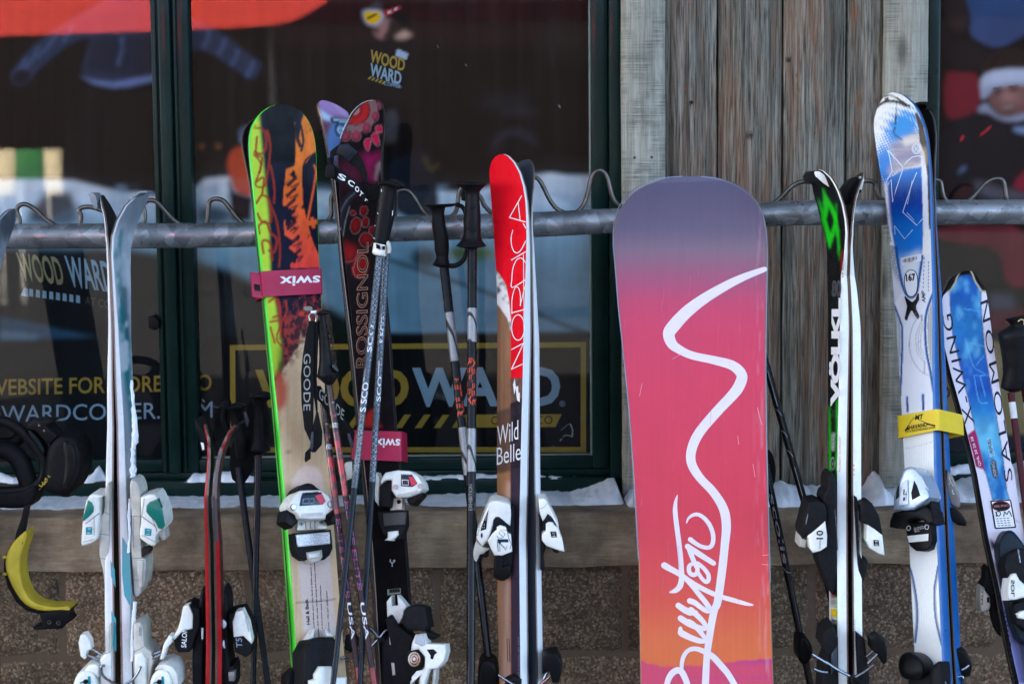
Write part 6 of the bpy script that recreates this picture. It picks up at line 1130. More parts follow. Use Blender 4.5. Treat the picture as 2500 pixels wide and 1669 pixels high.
vq = lambda q, c, a=1, b=1: cvv.poly(zAB(q), c, a, b)
wh = (226, 226, 222); vq([(354, 190), (361, 184), (362, 520), (354, 520)], gr_); vq([(392, 165), (400, 150), (400, 560), (390, 560)], gr_); vq([(368, 205), (380, 200), (381, 250), (371, 250)], (44, 44, 46)); vq([(370, 322), (382, 318), (380, 408), (369, 406)], (190, 190, 186))
for kk in range(9): vq([(370, 326 + kk * 9), (382, 325 + kk * 9), (382, 328.5 + kk * 9), (370, 329 + kk * 9)], (24, 24, 24), .9, 0)
cvv.ell(zAB([(373, 472)])[0], 5.2, 16, (150, 150, 150)); cvv.ell(zAB([(373, 472)])[0], 4.0, 13, (15, 15, 16)); cvv.ell(zAB([(373, 472)])[0], 2, 5, (120, 120, 120))
vq([(350, 1095), (362, 1095), (364, 1290), (352, 1290)], wh); vq([(360, 1140), (398, 1140), (398, 1200), (361, 1200)], (206, 206, 204)); vq([(362, 1144), (396, 1144), (396, 1178), (363, 1176)], (96, 96, 96), .8); vq([(364, 1190), (396, 1192), (396, 1240), (366, 1236)], (206, 170, 20)); vq([(366, 1236), (396, 1240), (394, 1270), (368, 1266)], (230, 230, 228)); vq([(394, 1130), (401, 1130), (402, 1330), (394, 1330)], gr_); vq([(362, 1108), (380, 1108), (380, 1140), (364, 1140)], (160, 70, 60), .8)
frv, v1_, v2_ = ski('ski', 'black ski with a green angular emblem and white side, left of its pair', Lv_, Rv_, -71, Y0, Y1, bend=[(417, .062), (440, .046), (470, .027), (510, .011), (560, .003), (620, 0), (900, 0)], th=[(417, .0035), (560, .0045), (620, .007), (700, .014), (800, .0185), (1669, .0185)], cv=cvv, m_top=vmat('black_green_topsheet', .3, .5), m_side=pm('gloss_white_sidewall', (228, 230, 222), .3, coat=.3, var=.05), nx=44,
    twin='black-based white-sided ski of the green-emblem pair, right of its pair', gap=[(417, .0005), (620, .001), (800, .003), (1145, .009), (1669, .010)], m_twin=m_blk, m_e=pm('brown_edge', (96, 70, 56), .4, .5))
sv = SideFr(frv, -1); txt('lettering', 'PROGRESSIVE TECHNOLOGY', *zAB([(413, 512), (413, 336), (404, 512)]), sv, .0005, pm('red_ink', (200, 40, 44), .5), v1_)
txt('lettering', 'TIP ROCKER', *zM([(482, 900), (480, 712), (470, 900)]), frv, .0009, m_ink, v1_, .01); txt('lettering', '80', *zM([(392, 1040), (462, 1040), (394, 914)]), frv, .0009, pm('dark_grey_print', (66, 66, 68), .5), v1_, .05); txt('lettering', 'V1357', *zAB([(364, 1186), (394, 1190), (364, 1178)]), frv, .0009, m_ink, v1_); txt('lettering', 'HJ47', *zAB([(370, 1262), (392, 1264), (370, 1246)]), frv, .0009, m_ink, v1_, .02)
txt('lettering', 'VÖLKL', (2050, 992), (2053, 727), (2023, 992), frv, .0009, m_winkk, v1_, .055, .9, 30); txt('lettering', '144', *zAB([(483, 528), (482, 474), (476, 528)]), YF(Yl(Y0, Y1, 1145) - .045), 0, pm('red_ink', (200, 40, 44), .5), v2_); txt('lettering', '1  144   0 146702322', *zAB([(489, 1420), (487, 1248), (481, 1420)]), YF(Yl(Y0, Y1, 1560) - .045), 0, pm('grey_print', (130, 132, 136), .5), v2_)
slab('tip_guard', zM([(262, 126), (272, 114), (302, 116), (350, 148), (398, 198), (412, 226), (386, 242), (330, 202), (272, 152)]), YF(Yl(Y0, Y1, 440)), -.02, .045, m_white, v1_, .003); slab('tip_guard', zM([(224, 150), (244, 116), (276, 110), (266, 126), (274, 150), (332, 202), (388, 240), (380, 250), (300, 200), (240, 200)]), YF(Yl(Y0, Y1, 440)), -.02, .0445, m_blk, v1_, .002)
slab('tip_guard', zM([(606, 152), (626, 150), (632, 178), (612, 258), (596, 250), (592, 210)]), YF(Yl(Y0, Y1, 440)), -.02, .045, pm('white_plastic', (226, 226, 224), .32), v2_, .003); slab('tip_guard_clip', zM([(566, 240), (574, 222), (590, 240), (614, 252), (608, 274), (588, 272)]), YF(Yl(Y0, Y1, 440)), -.02, .046, m_blk, v2_, .002)
slab('tip_guard', zM([(455, 290), (470, 260), (520, 196), (570, 160), (606, 150), (600, 215), (572, 224), (560, 250), (520, 330), (505, 380), (480, 340)]), YF(Yl(Y0, Y1, 440)), -.015, .03, m_blk, v2_, .004)
Yv = lambda v: Yl(Y0, Y1, v); fv = YF(Yv(1310)); z = zAB
slab('binding_plate', z([(344, 545), (372, 512), (390, 555), (394, 700), (396, 1000), (399, 1100), (376, 1132), (352, 1092), (285, 920), (345, 885), (340, 690), (320, 660), (330, 620), (346, 610)]), fv, -.03, .034, m_matblk, v1_, .005); strk('silver_strip', [(z([(384, 702), (392, 800), (396, 900)]), 3.2)], fv, .0345, m_chrome, v1_)
tv = slab('toe_piece', z([(252, 664), (300, 654), (332, 670), (342, 700), (346, 765), (250, 832), (224, 848), (214, 812), (235, 730)]), fv, -.02, .046, m_matblk, v1_, .007)
cw = slab('white_cover', z([(250, 832), (290, 800), (336, 758), (346, 830), (344, 884), (312, 906), (275, 916), (260, 896)]), fv, -.01, .05, m_white, tv, .005); slab('white_peg', z([(212, 832), (246, 852), (238, 892), (206, 884)]), fv, -.02, .03, m_wht2, tv, .005); txt('lettering', '10', *z([(326, 848), (326, 804), (292, 848)]), fv, .0506, m_ink, cw, .02); txt('lettering', 'SALOMON', *z([(312, 896), (316, 850), (304, 896)]), fv, .0506, m_ink, cw)
strk('scuffs', [(z([(240, 775 - k_ * 7), (250, 730 - k_ * 5)]), 1.2) for k_ in range(3)], fv, .0466, m_grey, tv, 1, cap=False)
z = zG; slab('binding_plate', z([(562, 488), (580, 540), (582, 700), (580, 850), (636, 852), (620, 930), (600, 1000), (572, 1032), (568, 800)]), fv, -.03, .03, m_matblk, v2_, .005); strk('silver_strip', [(z([(574, 580), (580, 700), (576, 840)]), 3)], fv, .031, m_chrome, v2_)
t3 = slab('toe_piece', z([(588, 545), (612, 534), (654, 534), (692, 600), (716, 716), (690, 700), (628, 660), (592, 640)]), fv, -.02, .044, m_matblk, v2_, .006); c3 = slab('white_cover', z([(626, 655), (668, 682), (712, 716), (726, 832), (690, 822), (640, 792), (618, 742)]), fv, -.01, .048, m_white, t3, .005); slogo(z([(664, 746), (690, 746), (692, 776), (666, 776)]), m_ink, c3, fv, .0486, 2.6)
fv2 = YF(Yv(1640)); z = zAB
hv = slab('heel_piece', z([(330, 1310), (378, 1274), (400, 1340), (404, 1690), (315, 1690), (325, 1500), (352, 1420), (318, 1380)]), fv2, -.03, .036, m_matblk, v1_, .007); slab('heel_lever', z([(366, 1420), (396, 1380), (398, 1480), (366, 1520)]), fv2, .02, .042, pm('slate_plastic', (52, 58, 66), .4), hv, .005)
slab('heel_piece', zG([(572, 1280), (610, 1310), (625, 1420), (640, 1540), (620, 1640), (572, 1640)]), fv2, -.03, .03, m_matblk, v2_, .006)
for q, p_ in (([(390, 1440), (450, 1480), (545, 1530)], v1_), ([(660, 1455), (610, 1495), (540, 1535)], v2_), ([(310, 1395), (350, 1420), (400, 1450)], v1_), ([(320, 1480), (360, 1495), (400, 1500)], v1_), ([(620, 1410), (670, 1365), (690, 1345)], v2_), ([(630, 1450), (680, 1400), (705, 1378)], v2_)): tb('brake_wire', zG, q, Yv(1640) - .05, .003, m_chrome, p_, 3)
slab('wire_sleeve', zG([(535, 1520), (600, 1545), (640, 1575), (620, 1600), (540, 1560)]), YF(Yv(1640) - .05), -.004, .008, m_blk, v2_, .002)
slab('brake_pad', zG([(648, 1310), (690, 1286), (735, 1318), (740, 1380), (738, 1442), (720, 1456), (690, 1400), (652, 1372)]), fv2, .02, .055, m_blk, v2_, .006)

# ---------------------------------------------------------------- blue and white pair with yellow strap
Y0, Y1 = -.03, -.26
La = zAE([(410, 114), (370, 122), (335, 138), (305, 160), (280, 190), (255, 228), (236, 272), (220, 330), (213, 392), (215, 470), (250, 700), (290, 920), (330, 1120), (380, 1568)]) + zH([(345, 372), (385, 960), (407, 1400)]) + zAD([(185, 620), (220, 1350), (232, 1620)])
Ra = zAE([(410, 114), (455, 120), (500, 138), (545, 162), (585, 192), (650, 258), (690, 312), (720, 362), (760, 460), (790, 560), (808, 660), (820, 780), (835, 1000), (845, 1300), (849, 1568)]) + zH([(598, 290), (600, 900), (608, 1400)]) + zAD([(385, 600), (415, 1300), (430, 1568), (431, 1620)])
cva = Canvas(2120, 215, 2320, 1700, 2.0, (232, 232, 222))
bl = cva.grad([(250, (60, 150, 214)), (400, (40, 120, 196)), (420, (44, 122, 196)), (470, (12, 60, 140)), (500, (16, 62, 148)), (560, (20, 108, 190)), (610, (30, 116, 196)), (640, (120, 176, 216))])
def half(M, n=4.6, ang=.35):                              # halftone screen
    c_, s_ = math.cos(ang), math.sin(ang); a = (cva.U * c_ + cva.V * s_) / n * math.pi; b = (-cva.U * s_ + cva.V * c_) / n * math.pi
    return np.clip((M * 1.25 - .62 - .5 * np.cos(a) * np.cos(b) * .9 + .12) * 4 + .5, 0, 1)
G = np.exp(-(((cva.U - 2205 + (cva.V - 310) * .25) / 42) ** 2 + ((cva.V - 318) / 50) ** 2)); G2 = np.exp(-(((cva.U - 2160) / 26) ** 2 + ((cva.V - 405) / 60) ** 2)) * .9
mk_ = half(np.clip(np.maximum(G, G2) * 1.05, 0, 1)); cva.put(mk_, bl)
cva.put(np.exp(-(((cva.U - 2205) / 26) ** 2 + ((cva.V - 320) / 28) ** 2)) * .8, (52, 140, 206), 1)
pan = zAE([(372, 1040), (545, 930), (700, 910), (745, 900), (760, 1300), (758, 1568)]) + zH([(528, 60), (500, 250), (455, 325), (420, 300), (385, 200), (350, 0)]) + zAE([(405, 1500), (380, 1200)])
cva.put(cva.mask(pan), bl); cva.put(cva.mask(pan) * np.clip((cva.nz(3, 60, 6, 2) - .45) * 3, 0, 1) * (cva.V < 480), (30, 90, 160), .35)
cva.poly(zH([(440, 70), (524, 20), (500, 240), (455, 320), (415, 290), (385, 120)]), (226, 224, 220), .92, 8)
sil = zAE([(400, 660), (600, 570), (690, 520), (740, 780), (745, 880), (540, 940), (380, 990), (372, 940), (440, 820), (420, 720)])
cva.put(cva.mask(sil), np.array(lin((150, 140, 150))) * (.6 + .9 * cva.nz(120, 3.2, 6, 3))[..., None], .85, 4); cva.poly(zAE([(520, 600), (690, 560), (720, 640), (560, 690)]), (214, 208, 196), .8, 5); cva.poly(zAE([(460, 780), (640, 720), (740, 780), (735, 860), (600, 830), (480, 860)]), (124, 116, 150), .6, 5)
cva.poly(zAE([(735, 780), (790, 790), (812, 1568), (760, 1568)]), (222, 224, 228), 1, 1); dk = cva.mask(zAE([(668, 335), (690, 318), (760, 460), (800, 640), (826, 820), (836, 1200), (842, 1568), (818, 1568), (800, 1000), (772, 760), (720, 640), (700, 450)])); cva.put(dk, np.array(lin((64, 54, 48))) * (.5 + 1.1 * cva.nz(2.5, 60, 8, 2))[..., None]); cva.poly(zAE([(745, 700), (800, 690), (815, 850), (790, 900), (770, 880)]), (170, 150, 120), .7, 3)
cva.poly(zAE([(372, 1050), (340, 1090), (345, 1150), (372, 1400), (400, 1568), (428, 1568), (405, 1400), (380, 1150)]), (214, 216, 220), .8, 2)
hx = half(np.clip(cva.mask(zAE([(330, 1080), (345, 1100), (400, 1568), (420, 1700), (370, 1700), (345, 1300)])) + cva.mask(zH([(318, 0), (352, 0), (400, 300), (345, 370), (330, 200)])), 0, 1) * .62, 3.6, .6); cva.put(hx, (96, 108, 124), .8)
# tip frame
for q, w, c_ in (([(214, 392), (228, 330), (262, 270), (330, 222), (420, 206), (500, 220), (560, 245), (620, 262)], 7, (40, 36, 36)), ([(244, 250), (262, 226), (280, 196), (312, 170), (340, 158)], 3, (60, 54, 50)), ([(352, 160), (362, 205)], 5, (46, 42, 42)), ([(374, 158), (386, 203)], 5, (46, 42, 42)), ([(340, 152), (410, 146), (470, 168), (530, 210), (590, 248)], 5, (44, 40, 40)), ([(212, 370), (232, 340), (240, 290)], 8, (40, 38, 38))): cva.line(zAE(q), w, c_, .95, .6)
cva.poly(zAE([(262, 235), (285, 200), (335, 176), (340, 190), (300, 214), (270, 250)]), (214, 206, 160), .6, 2); cva.line(zAE([(250, 265), (300, 200), (400, 150), (480, 160)]), 2, (240, 240, 240), .8)
for kk in range(16):
    for d in (0, 9): cva.ell(zAE([(474 - kk * 1.2 + d, 220 + kk * 15 + d * .4)])[0], .5 + kk * .09, .5 + kk * .09, (34, 32, 34))
cva.line(zAE([(462, 480), (448, 550), (540, 620)]), 3.5, (40, 38, 40), .85); 
# waist hour-glass below
lo = cva.mask(zH([(315, 130), (420, 300), (455, 330), (500, 250), (528, 60), (610, 60), (610, 290), (560, 400), (545, 520), (560, 700), (600, 920), (600, 1050), (380, 1050), (396, 700), (398, 520), (345, 370)])); cva.put(lo, (222, 223, 226), .8, 3)
for q, w in (([(356, 0), (388, 200), (418, 300), (455, 330), (490, 300), (505, 220), (528, 60)], 6), ([(345, 370), (386, 480), (398, 540), (396, 700), (386, 960)], 4.5), ([(598, 296), (560, 400), (545, 500), (552, 660), (578, 800), (598, 930)], 6), ([(430, 960), (432, 1060)], 5), ([(530, 944), (534, 1050)], 6)): cva.line(zH(q), w, (16, 88, 160)); cva.line(zH([(a + 5, b) for a, b in q]), 1.4, (20, 30, 44), .9)
for q in ([(345, 380), (380, 470), (392, 540), (388, 700), (378, 900), (360, 620)], [(596, 330), (566, 420), (556, 500), (566, 660), (596, 840)]): cva.put(half(cva.mask(zH(q)) * .6, 4.2, .8), (118, 124, 132), .75)
for q, w in (([(524, 440), (470, 500), (444, 620), (462, 720), (520, 800), (575, 826)], 1.0), ([(526, 470), (490, 560), (488, 620), (500, 690), (548, 745)], .8), ([(528, 490), (505, 560), (502, 620), (512, 680), (550, 722)], .8), ([(532, 510), (518, 570), (515, 620), (525, 670), (552, 700)], .8), ([(524, 440), (524, 480)], 2.6), ([(540, 740), (540, 812)], 1.6)): cva.line(zH(q), w + .4, (60, 66, 76), .8)
for q, w in (([(190, 770), (210, 830), (232, 940), (244, 1040), (246, 1150), (232, 1290)], 5), ([(386, 770), (372, 860), (360, 940), (364, 1060), (376, 1160), (412, 1310)], 4)): cva.line(zAD(q), w, (18, 92, 166)); cva.line(zAD([(a + (-8 if a < 300 else 8), b) for a, b in q]), 3.4, (150, 150, 148), .9); cva.line(zAD([(a + (4 if a < 300 else -4), b) for a, b in q]), 1, (20, 24, 34), .9)
cva.line(zAD([(148, 0), (185, 620), (225, 1400)]), 3, (24, 92, 160), .9); cva.line(zH([(388, 1296), (480, 1280), (590, 1250)]), 1, (150, 150, 150), .7)
m_blue = pm('blue_sidewall', (6, 92, 160), .35, coat=.3, var=.08)
fra, a1_, a2_ = ski('ski', 'white ski with blue halftone tip and the number 167, yellow strap round it', La, Ra, -27, Y0, Y1, bend=[(226, .052), (270, .034), (330, .018), (400, .007), (480, .001), (560, 0), (900, 0)], th=[(226, .006), (400, .007), (650, .012), (900, .022), (1200, .029), (1669, .033)], cv=cva, m_top=vmat('blue_white_topsheet', .22, .6), m_side=m_blue, nx=76,
    twin='blue-sided twin of the 167 ski, half hidden behind it on the right', gap=[(226, .001), (500, .004), (700, .010), (1669, .014)], m_twin=m_wht2)
wl2 = pm('pale_blue_print', (206, 222, 232), .4)
strk('outline_print', [(zAE([(382, 725), (545, 910), (580, 850), (640, 800), (700, 788), (740, 796)]), 2), (zAE([(382, 725), (400, 800), (428, 950), (376, 1040)]), 2), (zAE([(382, 1095), (416, 1038), (432, 1280), (470, 1140), (542, 925)]), 1.6), (zAE([(688, 965), (640, 1080), (540, 1385), (690, 1525), (750, 1455)]), 1.8), (zAE([(640, 1050), (590, 1300)]), 1), (zAE([(585, 1390), (660, 1470)]), 1), (zM([(856, 515), (860, 580)]), 1.4), (zM([(856, 515), (930, 612), (990, 545)]), 1.6)], fra, .0009, wl2, a1_, 1, 20)
cc = zAE([(683, 712)])[0]
strk('round_emblem', [([(cc[0] + 10 * math.cos(t), cc[1] + 12 * math.sin(t)) for t in np.linspace(0, 6.283, 15)], 1.6), ([(cc[0] + 7.5 * math.cos(t), cc[1] + 9 * math.sin(t)) for t in np.linspace(0, 6.283, 15)], 1.0), ([(cc[0] - 4, cc[1] - 5), (cc[0] - 1, cc[1]), (cc[0] - 4, cc[1] + 5)], 1.5), ([(cc[0] + 3, cc[1] - 6), (cc[0] + 1, cc[1]), (cc[0] + 4, cc[1] + 6)], 1.5)], fra, .0009, wl2, a1_, 2)
oc = zH([(412, 250), (414, 190), (432, 160), (456, 152), (480, 160), (496, 190), (498, 250), (490, 300), (470, 322), (452, 326), (430, 312)])
strk('oval_outline', [(chaikin(oc, 1) + [chaikin(oc, 1)[0]], 1.8)], fra, .0009, m_ink, a1_, 2); prt('oval_label', chaikin(inset(oc, 1), 1), fra, .0008, m_winkk, a1_); txt('lettering', '167', *zH([(425, 228), (486, 222), (420, 180)]), fra, .0012, m_ink, a1_, .04)
prt('barcode_label', zH([(388, 78), (520, 50), (520, 96), (396, 126)]), fra, .0008, pm('label_white', (224, 226, 228), .5), a1_); tag(strk('barcode_bars', [(zH([(404 + i * 8.4, 86 - i * 2), (405 + i * 8.4, 108 - i * 2)]), .9 + (i * 7 % 3) * .5) for i in range(11)], fra, .0011, m_ink, a1_, 1, cap=False), kind='stuff'); txt('lettering', '136410', *zH([(434, 108), (466, 102), (433, 99)]), fra, .0011, m_ink, a1_)
txt('lettering', 'AMP', *zH([(548, 364), (545, 290), (524, 358)]), fra, .0009, pm('navy_ink', (24, 50, 84), .5), a1_, .03); tag(strk('small_print', [(zH([(565, 290 - j * 22), (565 + j * .4, 276 - j * 22)]), 1.5) for j in range(9)] + [(zH([(532 + j, 270 - j * 26), (533 + j, 254 - j * 26)]), 1.5) for j in range(8)], fra, .0009, MC['navy_ink'], a1_, 1, cap=False), kind='stuff')
xx = slab('cross_emblem', zH([(412, 320), (440, 346), (462, 360), (484, 340), (498, 302), (500, 340), (480, 378), (480, 400), (500, 440), (494, 462), (476, 438), (462, 412), (448, 410), (436, 436), (422, 474), (414, 462), (424, 420), (430, 384), (420, 350)]), fra, 0, .006, m_blk, a1_, .0015, 0); strk('chrome_trim', [(zH([(418, 465), (430, 425)]), 2.6), (zH([(494, 456), (482, 425)]), 2.6)], fra, .0063, m_chrome, xx)
fa2 = YF(Yl(.0, -.23, 280)); slab('tip_guard', zAE([(650, 250), (668, 228), (720, 212), (790, 210), (828, 224), (850, 258), (862, 300), (780, 302), (775, 282), (796, 272), (770, 244), (720, 240), (690, 262), (670, 278)]), fa2, -.012, .012, m_matblk, a2_, .003)
m_ylst = pm('yellow_strap', (230, 196, 22), .5, var=.08, vs=30, bump=.15, bs=400)
q = zH([(360, 1084), (694, 1040), (366, 1226), (702, 1174)])
sy = ring('ski_strap', 'yellow printed strap round the blue and white pair', fra, q[0][0], q[1][0] - 26, q[2][0], q[3][0] - 26, q[0][1], q[1][1], q[2][1], q[3][1], -.098, .010, m_ylst, 'strap')
txt('lettering', 'SHAVANO', *zH([(432, 1174), (560, 1150), (428, 1148)]), fra, .0108, m_ink, sy, .03); txt('lettering', 'SKI & SNOWBOARD SHOP', *zH([(420, 1192), (610, 1162), (417, 1178)]), fra, .0108, m_ink, sy, .012); txt('lettering', 'MT', *zH([(480, 1110), (530, 1103), (484, 1078)]), fra, .0108, m_ink, sy, .03)
strk('mountain_line', [(zH([(420, 1172), (472, 1094), (560, 1132), (606, 1144)]), 1.4), (zH([(420, 1174), (436, 1160)]), 4), (zH([(560, 1136), (606, 1145)]), 3.4)], fra, .0108, m_ink, sy, 1)
z = zAD
def tA(par, nm, q, h0, h1, m, bev=.004, rnd=1, zz=zAD): return slab(nm, zz(q), fra, h0, h1, m, par, bev, rnd)
m_silv = pm('silver_blue_plastic', (164, 178, 194), .25, .35, .5, var=.15, vs=10)
pa = tA(a1_, 'sole_plate', [(165, 478), (345, 478), (352, 600), (332, 660), (292, 676), (240, 672), (200, 640), (180, 600)], .001, .022, m_blk, .006); prt('white_strip', z([(178, 572), (322, 557), (320, 604), (190, 616)]), fra, .0225, m_white, pa); txt('lettering', 'FULL DIAGONAL', *z([(224, 524), (292, 510), (224, 516)]), fra, .0226, m_winkk, pa); txt('lettering', 'ROLLER PINCER', *z([(224, 536), (294, 522), (224, 527)]), fra, .0226, m_winkk, pa); txt('lettering', 'TEFLON', *z([(226, 548), (262, 541), (226, 540)]), fra, .0226, m_winkk, pa)
for cx_ in ((188, 519), (310, 512)): strk('round_mark', [([(z([cx_])[0][0] + 4.6 * math.cos(t), z([cx_])[0][1] + 5.6 * math.sin(t)) for t in np.linspace(0, 6.283, 13)], 1.6)], fra, .0226, m_winkk, pa, 1)
ta = tA(a1_, 'toe_piece', [(148, 136), (172, 114), (205, 106), (245, 124), (292, 190), (326, 280), (331, 312), (300, 345), (222, 396), (160, 402), (88, 398), (90, 310), (118, 220)], .01, .06, m_silv, .012)
tA(ta, 'toe_side', [(262, 140), (285, 165), (312, 220), (340, 330), (352, 400), (332, 425), (326, 318), (322, 280), (292, 195)], .004, .04, m_matblk, .004); tA(ta, 'dark_slot', [(106, 272), (126, 212), (124, 310), (100, 332)], .05, .0606, m_ink, .0004); tA(ta, 'window_hole', [(226, 198), (246, 236), (267, 300), (212, 332), (205, 282)], .05, .0604, m_ink, .0004, 0)
pl = tA(ta, 'name_plate', [(150, 202), (182, 194), (186, 360), (120, 368)], .05, .063, pm('pale_plate', (206, 212, 218), .3, coat=.4), .002); tA(pl, 'plate_slot', [(152, 312), (164, 310), (163, 335), (150, 337)], .06, .0633, m_ink, .0002, 0); strk('lettering', [(z([(158, 262), (155, 295), (172, 292)]), 3), (z([(172, 275), (170, 330)]), 1.2)], fra, .0636, m_ink, pl, 1); strk('white_line', [(z([(270, 170), (300, 230), (322, 262)]), 1.4), (z([(222, 352), (248, 328)]), 1.2)], fra, .0605, m_winkk, ta, 1)
tA(a1_, 'toe_wing', [(85, 415), (160, 400), (242, 394), (302, 370), (346, 402), (364, 486), (312, 497), (290, 468), (240, 452), (180, 466), (142, 500), (112, 522), (60, 512), (64, 468)], .004, .05, m_blk, .007)
faY = YF(Yl(Y0, Y1, 1280) + .03); tA_ = slab('toe_piece', z([(448, 130), (480, 160), (506, 220), (532, 310), (537, 370), (520, 386), (470, 362), (440, 250)]), faY, -.03, .0, pm('grey_plastic', (120, 116, 114), .35, .2), a2_, .006); strk('lettering', [(z([(460, 175), (470, 205), (458, 230), (475, 212), (490, 240)]), 1.3), (z([(482, 262), (488, 290), (496, 288)]), 1.6)], faY, .0006, m_winkk, tA_, 1)
slab('toe_wing', z([(466, 380), (505, 390), (542, 420), (565, 450), (582, 482), (572, 506), (520, 500), (480, 470), (466, 440)]), faY, -.03, .005, m_blk, a2_, .005); slab('sole_plate', z([(450, 440), (475, 470), (480, 560), (472, 600), (455, 600)]), faY, -.03, -.01, m_blk, a2_, .003)
fh = [(120, 1430), (134, 1376), (170, 1351), (220, 1356), (268, 1388), (296, 1430), (304, 1482), (270, 1532), (210, 1542), (150, 1530), (122, 1482)]
hb = tA(a1_, 'heel_pad', fh, .01, .06, m_blk, .014); tA(a1_, 'heel_pad', [(330, 1472), (358, 1436), (402, 1406), (416, 1450), (416, 1640), (335, 1640)], .01, .05, m_matblk, .008); tA(a1_, 'heel_base', [(190, 1540), (300, 1480), (335, 1500), (380, 1560), (400, 1690), (180, 1690)], .002, .03, m_matblk, .005)
slab('brake_pad', z([(512, 1330), (545, 1330), (575, 1345), (606, 1400), (617, 1450), (602, 1512), (560, 1522), (515, 1500)]), YF(Yl(Y0, Y1, 1640) + .03), -.03, .0, m_blk, a2_, .007)
for q in ([(545, 1472), (570, 1460), (595, 1440)], [(520, 1520), (548, 1518), (552, 1568)]): tb('brake_arm', zAD, q, Yl(Y0, Y1, 1640) + .022, .003, m_chrome, a2_, 3)
for q in ([(390, 1545), (420, 1540), (436, 1568)],): tube('brake_wire', [fra.pt(a, b, .03) for a, b in zAD(q)], .003, m_chrome, a1_, 8, 3)

# ---------------------------------------------------------------- blue and white pair at the right edge
Y0, Y1 = .0, -.2
Lx = zH([(800, 158), (770, 160), (752, 172), (735, 190), (705, 235), (672, 278), (648, 302), (642, 340), (640, 410), (644, 500), (652, 600), (700, 800), (760, 1010), (820, 1250)]) + zO([(245, 0), (330, 480), (400, 800), (500, 1300), (560, 1568), (570, 1620)])
Rx = zH([(800, 158), (835, 160), (858, 172), (880, 200), (910, 250), (938, 292), (948, 340), (962, 420), (985, 600), (1018, 830), (1050, 1050), (1080, 1240), (1104, 1400)]) + [(2479, 1150), (2499, 1282), (2530, 1450), (2575, 1669), (2580, 1690)]
cvx = Canvas(2280, 650, 2600, 1700, 2.4, (214, 208, 216))
bx_ = zH([(702, 290), (740, 230), (765, 190), (800, 180), (830, 182), (862, 225), (902, 285), (905, 420), (925, 650), (960, 860), (1000, 1080), (1040, 1330), (1068, 1568)]) + zO([(500, 210), (372, 210), (340, 80), (318, 0)]) + zH([(925, 1450), (870, 1200), (820, 980), (770, 780), (720, 560), (706, 420)])
cb = cvx.grad([(660, (24, 88, 170)), (730, (30, 100, 178)), (800, (40, 130, 196)), (900, (36, 96, 180)), (950, (30, 84, 176)), (1000, (40, 130, 196)), (1050, (96, 176, 210)), (1080, (90, 180, 214)), (1130, (30, 110, 180)), (1300, (28, 100, 168))]) * (.55 + .45 * cvx.nz(30, 50, 4))[..., None]
cvx.put(cvx.mask(bx_), np.clip(cb, 0, 1)); cvx.put(cvx.mask(bx_) * np.clip((cvx.nz(20, 40, 12) - .55) * 6, 0, 1), (110, 190, 220), .6, 3); cvx.line(bx_ + [bx_[0]], 1.6, (24, 26, 36), .9, 0, 1)
cvx.put(cvx.mask(zH([(600, 100), (980, 100), (980, 300), (906, 290), (862, 225), (830, 182), (765, 190), (740, 232), (702, 292), (600, 304)])), (15, 15, 17)); cvx.line(zH([(648, 300), (702, 290), (738, 234), (752, 190), (768, 160)]), 3, (206, 190, 150), 1, .5, 1); cvx.line(zH([(944, 296), (905, 288), (864, 226), (848, 182), (836, 160)]), 3, (206, 190, 150), 1, .5, 1)
for q in ([(790, 400), (905, 420)], [(800, 590), (850, 760), (900, 800), (950, 830)], [(830, 620), (930, 640)], [(858, 828), (890, 990), (950, 1000)], [(895, 830), (930, 960)], [(858, 828), (930, 826)], [(870, 760), (920, 700)], [(740, 420), (760, 480)]): cvx.line(zH(q), 1.3, (110, 200, 226), .8)
for q in ([(720, 470), (738, 420), (752, 470)], [(780, 480), (790, 440), (800, 490), (812, 450)], [(848, 470), (860, 440), (868, 490)], [(700, 520), (800, 520)]): cvx.line(zH(q), 1.4, (30, 60, 90), .7)
cvx.poly(zH([(815, 1205), (862, 1168), (880, 1220), (925, 1428), (868, 1408), (848, 1320)]), (150, 26, 82), 1, 1)
cvx.poly(zO([(345, 490), (440, 560), (380, 580), (400, 640), (440, 640), (470, 820), (430, 880), (410, 800), (385, 680), (410, 620), (360, 570)]), (48, 46, 62), 1, 2); cvx.poly(zO([(425, 880), (470, 840), (620, 1568), (560, 1568), (440, 1000)]), (96, 98, 150), 1, 3); cvx.poly(zO([(520, 1100), (700, 1100), (760, 1568), (600, 1568), (545, 1300)]), (44, 44, 70), 1, 4); cvx.poly(zO([(470, 840), (600, 840), (700, 1120), (540, 1250)]), (20, 20, 24), 1, 4)
for q in ([(345, 200), (352, 260), (365, 290)], [(540, 362), (580, 380)], [(520, 330), (560, 375)]): cvx.line(zO(q), 1, (70, 66, 74), .7)
m_xs = pm('black_gloss_sidewall', (22, 24, 28), .2, coat=.5)
frx, x1_, x2_ = ski('ski', 'white and blue ski with outlined lettering and a shop sticker, at the right edge', Lx, Rx, 22, Y0, Y1, bend=[(660, .022), (700, .010), (760, .002), (820, 0), (1000, 0)], th=[(660, .005), (800, .008), (1000, .013), (1669, .016)], cv=cvx, m_top=vmat('blue_wing_topsheet', .25, .5), m_side=m_xs, nx=100, twin='dark-edged twin of the ski with the shop sticker, hidden behind it', gap=.002, m_twin=m_blk)
m_nvx = pm('dark_navy_print', (28, 26, 44), .4)
txt('lettering', 'X-WING', *zH([(862, 1130), (712, 430), (800, 1146)]), frx, .0009, m_nvx, x1_, -.004, 1.15, 30); txt('lettering', 'SALOMON', *zH([(1105, 1490), (945, 340), (1056, 1510)]), frx, .0009, m_nvx, x1_, -.004, 1.25, 30)
